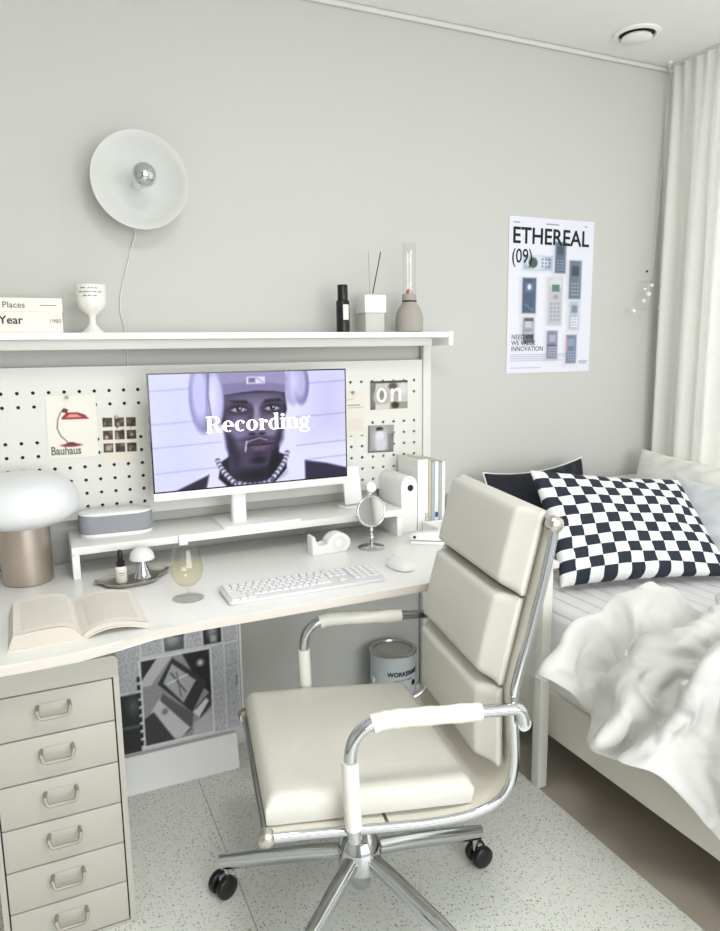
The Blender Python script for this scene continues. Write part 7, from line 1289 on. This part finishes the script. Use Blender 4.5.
39,9,-20,2,-78,-65,-13,-52,83,-14,22,95,-10,-23,55,-7,-34,-6,-4,-18,-64,-2,-36,-86,-2,-60,-77,-3,-82,-6,-7,-51,-4,-18,-23,13,1,45,1,-1,56,3,-3,44,22,-3,2,38,2,-37,10,-7,-52,6,-30,-36,-28,3,-44,-4,-27,-18,17,32,-3,35,-2,-21,68,-47,-18,70,33,-40,63,22,-44,32,10,-35,-6,0,-13,-46,-9,6,-76,13,-26,-90,26,-67,-63,25,-72,-37,18,-63,-8,12,-43,16,-6,-37,1,-6,-27,-25,-16,-26,17,-14,-30,18,-6,-37,13,-7,-34,21,4,-35,-19,-20,-9,-28,-4,-31,-16,9,-41,3,-1,-18,48,4,-57,-9,1,-52,-24,4,-50,15,-3,-41,19,6,-29,-24,18,4,-31,-1,-35,-2,-1,-36,3,-1,-36,0,-1,-37,-3,-1,-36,-5,-2,-37,6,-2,-38,-2,-1,-37,10,-1,-39,-6,-3,-38,6,1,-31,21,-10,-31,-16,0,-35,8,5,-36,6,3,-39,-10,17,-37,19,4,-41,-25,13,-48,-13,14,-48,-7,16,-45,14,14,-44,-11,6,-43,-1,-7,-32,22,-31,-11,17,-15,-26,20,5,-35,-1,-2,-37,-13,-13,-28,-28,-2,-44,-15,9,-47,8,7,-51,-6,9,-50,6,6,-48,-8,4,-47,5,
26,17,-32,16,-93,-36,-16,-46,96,-12,18,90,-10,-22,56,-8,-35,-2,-4,-18,-63,-3,-30,-92,1,-68,-80,-3,-89,0,-6,-59,-8,-17,-29,-2,-1,39,18,-3,56,0,-3,55,13,-4,27,33,-2,-36,2,-11,-44,-2,-11,-50,-5,-38,-9,19,1,-32,11,-15,5,40,14,-18,62,-18,-66,36,30,-10,66,19,-37,37,13,-34,1,-3,-10,-48,6,-17,-76,15,-29,-92,29,-83,-51,29,-78,-39,19,-62,-24,13,-48,11,-6,-32,-5,-7,-17,31,-20,-27,12,-18,-27,14,-9,-35,-3,-9,-28,22,-7,-13,-33,-7,-25,-24,-2,-30,-18,6,-32,32,7,-50,21,1,-52,-27,3,-52,24,5,-50,10,-5,-40,18,-4,-36,-13,13,1,-32,7,-5,-34,-2,-36,9,-1,-39,-2,-1,-38,1,0,-38,-3,-1,-38,-4,-2,-38,0,-2,-37,5,-2,-37,5,-3,-36,-1,-2,-36,2,-3,-31,17,2,-33,-17,3,-38,-8,15,-36,18,7,-44,-16,16,-47,-6,13,-48,-5,14,-48,-2,13,-45,8,9,-41,11,-26,-20,22,-20,-26,16,-6,-32,14,-4,-36,-4,-6,-18,-31,-1,-39,-18,2,-44,-17,7,-49,10,10,-51,-9,10,-51,9,8,-50,-6,6,-49,-1,3,-44,5,
39,-8,-9,12,-89,-16,-12,-51,90,-14,24,87,-11,-28,53,-8,-34,-4,-6,-24,-60,0,-15,-97,1,-79,-74,-4,-96,-5,-4,-65,-2,-15,-32,0,-1,39,21,-4,61,1,-4,63,9,-8,30,40,-17,-24,22,-8,-39,1,-2,-46,-10,-41,-1,17,-15,-29,17,5,-39,4,14,-10,55,-23,-62,22,31,2,61,21,-25,42,16,-31,5,1,-26,-43,8,-12,-79,19,-44,-88,23,-100,-23,24,-87,-33,15,-67,-23,31,-32,-25,-4,-29,17,-14,-26,19,-27,-25,9,-20,-22,20,-16,-20,26,-1,-27,-22,-10,-34,-8,4,-14,-34,2,-36,-15,9,-33,34,4,-56,5,-1,-57,-17,5,-50,27,4,-37,35,-2,-42,2,-7,-32,-17,10,28,-21,4,-6,-37,-2,-41,-1,-1,-42,-4,-1,-41,1,-1,-39,3,-2,-38,-1,-2,-38,0,-1,-36,-4,-2,-36,3,-2,-36,0,-1,-34,8,-2,-36,-2,5,-38,7,8,-32,-25,9,-45,-2,15,-46,1,15,-47,12,14,-44,-14,9,-43,19,4,-40,17,-24,-25,21,-15,-28,18,-4,-35,2,2,-36,-7,-4,-35,-18,-5,-22,-37,4,-45,-16,8,-49,12,11,-52,-9,11,-53,4,9,-52,-4,8,-50,0,4,-46,-1,0,-41,10,
39,-6,-5,9,-79,-4,-10,-54,78,-13,19,85,-12,-33,48,-9,-34,-6,-7,-30,-57,1,-4,-98,1,-91,-65,-3,-101,-4,-5,-70,-6,-12,-33,13,-1,40,17,-4,66,1,-4,72,8,-13,33,48,-21,-20,33,-4,-18,-31,-10,-36,23,-25,-37,1,-27,-25,-15,5,-12,34,-16,-44,16,3,-55,30,30,9,56,23,-14,42,19,-29,8,10,-35,-34,9,-18,-77,20,-55,-84,23,-101,-26,20,-85,-44,15,-69,-19,21,-25,37,-17,-19,21,-36,-3,8,-9,-37,12,2,-41,3,-15,-29,23,-3,-35,-16,5,-22,-31,6,-27,-27,5,-39,-14,5,-43,26,1,-56,-13,2,-56,16,2,-33,44,7,-44,17,-4,-41,0,-8,-27,-21,6,33,-16,1,15,-36,-3,-46,-9,-1,-44,-9,-1,-44,2,-1,-41,5,-2,-39,5,-2,-37,3,-2,-35,-6,-1,-36,-3,-2,-35,-2,-1,-36,-3,2,-34,18,6,-37,-16,11,-40,-14,10,-43,13,16,-46,-5,16,-47,6,-15,-36,28,0,-39,19,-5,-38,15,-3,-35,12,-3,-35,-1,-1,-32,-18,-6,-27,-29,8,-43,-9,-2,-32,-34,11,-50,14,12,-54,-3,12,-54,-7,11,-53,-1,9,-51,0,5,-48,-1,2,-43,6,-4,-37,12,
37,-1,-1,9,-66,-2,-9,-55,63,-9,5,82,-15,-38,41,-11,-33,-7,-7,-32,-53,1,-8,-96,1,-100,-50,-2,-103,-2,-4,-73,-4,-11,-31,16,-2,41,5,-2,70,13,-7,81,6,-17,32,59,-26,-28,32,-27,-22,-11,15,-24,-30,-22,-33,0,-26,-13,29,1,-37,4,-25,-33,-3,9,-45,29,23,-9,51,27,11,36,23,-23,13,23,-41,-21,12,-44,-65,15,-53,-84,24,-102,-16,20,-77,-51,7,-73,15,-5,16,44,-13,-24,21,-9,-33,-21,-11,-41,3,-11,-27,39,3,-44,-17,1,-43,1,7,-29,-29,11,-29,-30,-2,-46,2,5,-48,-15,3,-55,11,2,-48,29,1,-27,45,8,-43,-11,-6,-36,14,-10,-20,-27,-1,28,-31,1,36,-19,-1,-45,-15,-2,-48,-8,-1,-47,2,0,-42,8,-2,-39,4,-3,-37,4,-4,-34,7,0,-34,-10,0,-36,-7,1,-37,-6,1,-39,8,4,-41,11,19,-32,-25,11,-41,20,2,-47,16,-2,-46,14,3,-43,12,5,-40,-6,-5,-29,24,-3,-35,6,-4,-31,-18,-4,-27,-29,7,-42,-15,4,-36,-30,10,-54,5,13,-54,8,13,-55,-8,12,-55,-4,10,-52,-1,6,-48,2,3,-45,1,-3,-38,10,-7,-32,16,
36,7,-3,9,-53,1,-35,-29,58,21,-49,54,-15,-37,40,-14,-32,-8,-5,-36,-46,-1,-14,-91,-5,-110,-9,4,-101,-17,0,-73,-4,-11,-28,16,-1,44,-3,-2,74,7,-8,85,21,-21,36,65,-38,-46,15,-24,1,25,3,-33,-21,-6,-40,-24,-36,1,-17,-20,-32,0,8,-30,16,4,-44,16,19,-20,43,25,18,32,27,-17,14,29,-39,-14,8,-38,-65,17,-91,-27,23,-76,-65,14,-93,6,13,-71,4,1,21,41,-16,-31,9,-7,-31,-29,-23,-29,37,3,-50,22,12,-42,-36,7,-47,9,11,-35,-27,8,-37,-24,0,-47,-7,2,-49,-6,0,-50,19,0,-43,31,-2,-23,43,10,-34,-23,-10,-37,9,-13,-18,-29,0,34,-33,-3,41,-11,2,-41,-22,-5,-52,-11,1,-48,7,0,-43,8,-2,-39,4,-3,-34,12,-8,-32,-16,3,-35,9,-1,-39,-4,3,-36,-17,1,-43,1,3,-44,6,5,-46,12,18,-37,-23,1,-45,15,7,-35,28,3,-34,24,-1,-37,9,0,-35,8,-2,-35,-9,-4,-26,-29,2,-36,-26,8,-44,-24,12,-53,5,14,-55,4,13,-56,-3,13,-56,-4,11,-53,-3,7,-50,0,4,-44,3,-2,-40,9,-8,-33,13,-12,-26,20,
34,16,-8,4,-37,23,-13,-55,31,-36,-60,10,16,-30,44,-5,-35,0,-18,-23,-46,9,-59,-61,-1,-104,-3,-3,-102,10,10,-66,-16,-8,-23,18,-25,36,15,9,73,3,1,98,2,-26,34,81,-47,-50,19,-30,-8,23,-32,-18,-10,-22,-23,-36,-8,-38,-29,4,-11,-35,2,-32,8,23,-15,26,12,-37,28,24,20,26,30,-12,17,36,-32,-4,7,-70,-16,10,-63,-68,30,-90,-18,20,-87,-10,13,-67,-2,-7,-4,41,-19,-27,-12,-17,-42,5,-14,-16,56,21,-60,-6,10,-51,-29,9,-47,-27,12,-44,16,16,-33,-28,-2,-44,-3,0,-48,-11,0,-42,22,-2,-25,40,-21,-43,-6,9,-28,29,4,-23,-25,-20,-22,-32,3,41,-32,9,36,-27,-12,-34,-15,-1,-53,11,0,-50,5,0,-43,4,-2,-37,10,-4,-35,1,-9,-35,-7,-8,-32,-18,16,-26,20,-4,-45,-2,4,-45,-6,5,-46,0,3,-47,4,3,-46,5,10,-40,-20,7,-33,26,6,-27,28,0,-35,9,1,-35,1,2,-38,-8,1,-32,-29,7,-41,-26,11,-52,-6,14,-56,0,14,-57,0,14,-56,0,11,-54,-2,8,-50,2,4,-45,5,-2,-40,7,-7,-34,12,-12,-28,17,-19,-18,26,
39,8,-16,5,-36,10,-10,-50,22,-22,-55,30,-31,-47,1,-10,-33,4,10,-40,-29,16,-70,-35,-4,-101,17,0,-97,5,6,-66,-23,-9,6,35,-28,38,-3,-34,48,50,36,86,-20,-32,22,78,-51,-26,38,-30,-25,14,-28,-21,-14,-28,-22,-33,6,-30,-44,9,-4,-43,-15,-23,-29,22,-17,18,14,2,40,33,-16,12,27,-14,16,17,-41,-4,44,-49,4,-12,-83,-9,31,-85,-17,29,-75,-18,18,-59,-11,-16,-37,4,-11,-25,26,-49,5,20,31,-60,5,24,-62,-7,17,-60,-17,-4,-57,13,31,-33,-18,6,-43,-11,-2,-42,-6,-19,-36,18,12,-41,-3,-14,-36,11,-28,7,28,18,-25,-1,-3,-19,-33,-5,-36,-18,-5,35,-39,9,48,-33,-10,-61,-10,-4,-57,5,-4,-51,-3,-7,-42,-1,3,-34,12,-20,-28,-10,13,-32,10,-4,-38,2,-9,-38,-13,22,-31,21,4,-42,16,3,-46,6,4,-46,1,3,-44,3,-10,-41,3,28,-25,-11,-1,-36,6,-5,-35,0,0,-36,-4,11,-39,-7,19,-42,-10,9,-52,-2,13,-54,-3,15,-56,-2,14,-56,-1,11,-55,1,8,-50,2,4,-45,4,-2,-40,8,-8,-34,12,-14,-27,18,-20,-21,22,-2,-39,9]
def duvet():
    nx, ny = 67, 85
    step = np.array(DRAPE).reshape(nx, ny, 3)
    first = np.cumsum(step[:, 0], 0)
    step[:, 0] = first
    co = np.cumsum(step, 1)*.0005
    z = co[..., 2]; co[..., 2] = np.where(z > .66, .66+(z-.66)*.55, z)
    b = B()
    g = [[b.bm.verts.new(co[i, j]) for j in range(ny)] for i in range(nx)]
    for i in range(nx-1):
        for j in range(ny-1): b.bm.faces.new((g[i][j], g[i+1][j], g[i+1][j+1], g[i][j+1]))
    bmesh.ops.smooth_vert(b.bm, verts=b.bm.verts, factor=.25, use_axis_x=True, use_axis_y=True, use_axis_z=True)
    o = obj('duvet', b, 'duvet', None, (.030, -.075, -.012), ang=180)
    md = o.modifiers.new('thickness', 'SOLIDIFY'); md.thickness = .006; md.offset = 0
    md = o.modifiers.new('sub', 'SUBSURF'); md.levels = 2; md.render_levels = 2
    tag(o, 'crumpled ivory duvet bunched on the bed and hanging over its side', 'duvet')
duvet()

# ------------------------------------------------------------------ poster
def poster():
    w, h = .4084, .5844
    r = thing('wall_poster', 'poster of old mobile phones titled ETHEREAL on the back wall', 'poster', (1.6636, -.0015, 1.2575))
    obj('sheet', B().box(0, w, -.0006, .0006, 0, h), 'paper', r)
    P = Paint(150, 212, (222,223,233))
    def ph(cx, cy, pw, phh, body, scr=None, rot=0, keys=True, dark=(70,84,104)):
        P.rect(cx-pw/2-.03, cy-phh/2+.005, cx+pw/2, cy+phh/2+.012, (196,194,206), soft=.02, al=.8)
        P.rect(cx-pw/2, cy-phh/2, cx+pw/2, cy+phh/2, body, soft=.006)
        P.rect(cx+pw*.3, cy-phh/2+.01, cx+pw*.42, cy+phh/2-.01, tuple(min(255, int(c*1.25)) for c in body), soft=.01, al=.6)
        if scr: P.rect(cx-pw*.30, cy-phh*.36, cx+pw*.30, cy-phh*.10, scr, soft=.004)
        if keys:
            for j in range(4):
                for i in range(3): P.rect(cx-pw*.30+i*pw*.23, cy+phh*(.08+.095*j), cx-pw*.30+i*pw*.23+pw*.14, cy+phh*(.08+.095*j)+phh*.04, tuple(min(255, int(c*1.35+14)) for c in body))
    ph(.60,.245,.125,.20,(92,104,122),(70,80,98))
    ph(.785,.385,.145,.25,(104,112,130),(58,70,92))
    ph(.245,.495,.155,.225,(72,86,112),(96,112,140), keys=False); P.ell(.245,.44,.022,.018,(215,222,232)); P.line([(.20,.55),(.29,.59)], .01, (110,124,150))
    # horizontal flip phone
    P.rect(.16,.25,.50,.335,(176,178,196), soft=.02, al=.7); P.rect(.18,.245,.50,.325,(150,166,188), soft=.012); P.ell(.33,.285,.13,.043,(206,214,224)); P.ell(.28,.285,.052,.034,(70,84,82))
    for j in range(3):
        for i in range(3): P.rect(.38+i*.04,.257+j*.022,.40+i*.04,.268+j*.022,(90,108,140))
    # silver phone
    P.rect(.44,.375,.62,.685,(196,194,204), soft=.02, al=.8); P.rect(.47,.375,.635,.685,(186,186,194), soft=.008); P.ell(.555,.41,.08,.04,(206,208,212), soft=.01); P.rect(.51,.42,.60,.465,(86,122,112)); P.ell(.56,.50,.03,.014,(150,152,160))
    for j in range(5):
        for i in range(3): P.ell(.505+i*.045,.545+.026*j,.014,.007,(150,150,158))
    ph(.79,.62,.12,.185,(176,184,194),(120,134,150))
    ph(.245,.72,.13,.17,(150,152,164),(196,190,194)); P.rect(.20,.64,.30,.66,(88,88,98)); P.rect(.19,.745,.31,.80,(92,98,118), soft=.006)
    ph(.53,.815,.125,.185,(126,126,150),(168,166,184)); P.rect(.47,.815,.59,.822,(70,72,92))
    ph(.765,.845,.125,.19,(112,124,146),(130,156,178)); P.rect(.705,.77,.725,.86,(196,140,140))
    for yy, x1 in ((.875,.78),(.888,.84),(.901,.62),(.914,.66),(.962,.40)): P.rect(.04, yy, x1, yy+.004, (140,144,166), al=.75)
    P.rect(.86,.925,.97,.93,(110,112,126)); P.rect(.87,.938,.96,.942,(110,112,126))
    for x0_, x1_ in ((.05,.12),(.42,.57),(.88,.91)): P.rect(x0_,.035,x1_,.042,(130,130,138))
    P.panel('print', w, h, 'print', r, (0, -.0009, 0))
    text('lettering', 'ETHEREAL', r, 'inkblack', .0835, (.014, -.0012, h-.096), sx=.965, bold=.0014)
    text('lettering', '(09)', r, 'inkblack', .074, (.012, -.0012, h-.168), sx=.82, bold=.0006)
    text('lettering', 'NEED WE\nWE VALUE\nINNOVATION', r, 'inkblack', .0262, (.020, -.0012, h*.222), sx=.92, lead=.86)
poster()

# ------------------------------------------------------------------ vent, ceiling hook, hanging mobile
def bits():
    r = thing('ceiling_vent', 'round white air vent in the ceiling', 'vent', (2.053, -.20, RH))
    obj('ring', B().lathe([(.082, -.0005), (.080, -.006), (.066, -.010), (.060, -.002), (.060, -.0005)], n=48), 'plastic', r, ang=40)
    obj('throat', B().lathe([(0, -.0006), (.060, -.0006), (.060, -.0030), (0, -.0030)], n=40), 'gap', r)
    obj('disc', B().lathe([(0, -.022), (.048, -.022), (.053, -.018), (.050, -.012), (0, -.010), (0, -.0031)], n=48), 'plastic', r, ang=40)
    r = thing('ceiling_hook', 'small white hook in the ceiling corner above the curtain edge', 'hook', (2.375, -.055, RH))
    obj('plate', B().lathe([(0, -.0005), (.011, -.0005), (.010, -.006), (0, -.008)], n=20), 'plastic', r)
    pts = [(0, 0, -.006), (0, 0, -.022)]+[(.010-.010*math.cos(a), 0, -.022-.012*math.sin(a)) for a in [PI*i/8 for i in range(1, 9)]]
    obj('hook_wire', B().tube(pts, .0022, 8), 'gplastic', r)
    r = thing('hanging_mobile', 'delicate mobile of small white balls on thin wires by the curtain', 'mobile', (2.375, -.060, RH-.034))
    def W(x, z): return (x+.016-2.375, 0, z-(RH-.034))
    cx = 2.3
    balls = [(2.391-.02, 1.622, .007), (2.318, 1.600, .0075), (2.283, 1.585, .006), (2.303, 1.565, .0105), (2.279, 1.537, .008), (2.375, 1.512, .0115), (2.226, 1.497, .009)]
    for x, z, q in balls: obj('ball', B().ball(W(x, z), q, 14), 'pearl', r)
    obj('wire_arm', B().tube([W(2.372, 1.622), W(2.262, 1.612)], .0010, 6), 'satin', r)
    obj('wire_arm', B().tube([W(2.375, 1.512), W(2.226, 1.502)], .0010, 6), 'satin', r)
    obj('wire_arm', B().tube([W(2.318, 1.600), W(2.279, 1.537)], .0008, 6), 'satin', r)
    obj('thread', B().tube([(0, 0, 0), W(2.318, 1.617)], .0004, 5).tube([W(2.300, 1.615), W(2.303, 1.505)], .0004, 5), 'plastic', r)
    tag(obj('wall_nail', B().lathe([(0, .0005), (.0045, .0005), (.0045, .004), (0, .005)], n=14, m=Matrix.Rotation(PI/2, 4, 'X')), 'gap', None, (2.365, 0, 1.662)), 'dark nail head in the back wall above the mobile', 'nail')
bits()

# ------------------------------------------------------------------ light
w = bpy.data.worlds.new('World'); sc.world = w; w.use_nodes = True
w.node_tree.nodes['Background'].inputs[0].default_value = (.93, .96, 1.0, 1)
w.node_tree.nodes['Background'].inputs[1].default_value = .8
def area(name, loc, rot, sx, sy, e, col=(1, 1, 1)):
    l = bpy.data.lights.new(name, 'AREA'); l.shape = 'RECTANGLE'; l.size = sx; l.size_y = sy; l.energy = e; l.color = col
    o = bpy.data.objects.new(name, l); COL.objects.link(o); o.location = loc; o.rotation_euler = rot; return o
area('window_daylight', (RX1+.35, (WY0+WY1)/2, (WZ0+WZ1)/2+.1), (0, PI/2, 0), 1.9, 2.7, 62, (.95, .98, 1))
area('rear_fill', (.95, RY-.5, 1.6), (-PI/2, 0, PI), 2.6, 1.9, 84, (.965, .985, 1))  # added fill light behind the camera, shining in through the rear opening

r = thing('added_ceiling_lamp', 'round flat white ceiling lamp added out of view to brighten level surfaces', 'lamp', (.45, -1.9, RH))  # made-up lamp, out of view, to lift the desk and other flat tops
obj('base_ring', B().lathe([(.30, -.0005), (.30, -.030), (.285, -.030), (.285, -.0005)], n=48), 'plastic', r, ang=40)
obj('diffuser', B().lathe([(0, -.012), (.284, -.012), (.284, -.016), (0, -.016)], n=48), 'opal', r)
lamp = bpy.data.lights.new('top_fill_light', 'AREA'); lamp.shape = 'DISK'; lamp.size = .55; lamp.energy = 17; lamp.color = (1, .99, .975)  # fill light of the added lamp
lo = bpy.data.objects.new('top_fill_light', lamp); COL.objects.link(lo); lo.location = (.45, -1.9, RH-.034)

# ------------------------------------------------------------------ camera
cam = bpy.data.cameras.new('Camera'); co = bpy.data.objects.new('Camera', cam); COL.objects.link(co); sc.camera = co
yaw, pitch, roll = math.radians(24.5), math.radians(9.38), math.radians(-.73)
F = V((math.sin(yaw)*math.cos(pitch), math.cos(yaw)*math.cos(pitch), -math.sin(pitch)))
R0 = V((math.cos(yaw), -math.sin(yaw), 0)); U0 = R0.cross(F)
R1 = R0*math.cos(roll)+U0*math.sin(roll); U1 = -R0*math.sin(roll)+U0*math.cos(roll)
co.matrix_world = Matrix(((R1.x, U1.x, -F.x, 0), (R1.y, U1.y, -F.y, -2.2813), (R1.z, U1.z, -F.z, 1.3619), (0, 0, 0, 1)))
cam.sensor_fit = 'VERTICAL'; cam.sensor_height = 24; cam.lens = 711.174/931*24; cam.clip_start = .02

vs = sc.view_settings
vs.view_transform = 'Standard'; vs.look = 'None'; vs.exposure = 0.2; vs.gamma = 1; vs.use_curve_mapping = False
c = sc.cycles
c.max_bounces = 10; c.diffuse_bounces = 5; c.glossy_bounces = 8; c.transmission_bounces = 8; c.transparent_max_bounces = 32
c.caustics_reflective = False; c.caustics_refractive = False; c.use_denoising = True
c.sample_clamp_indirect = 6
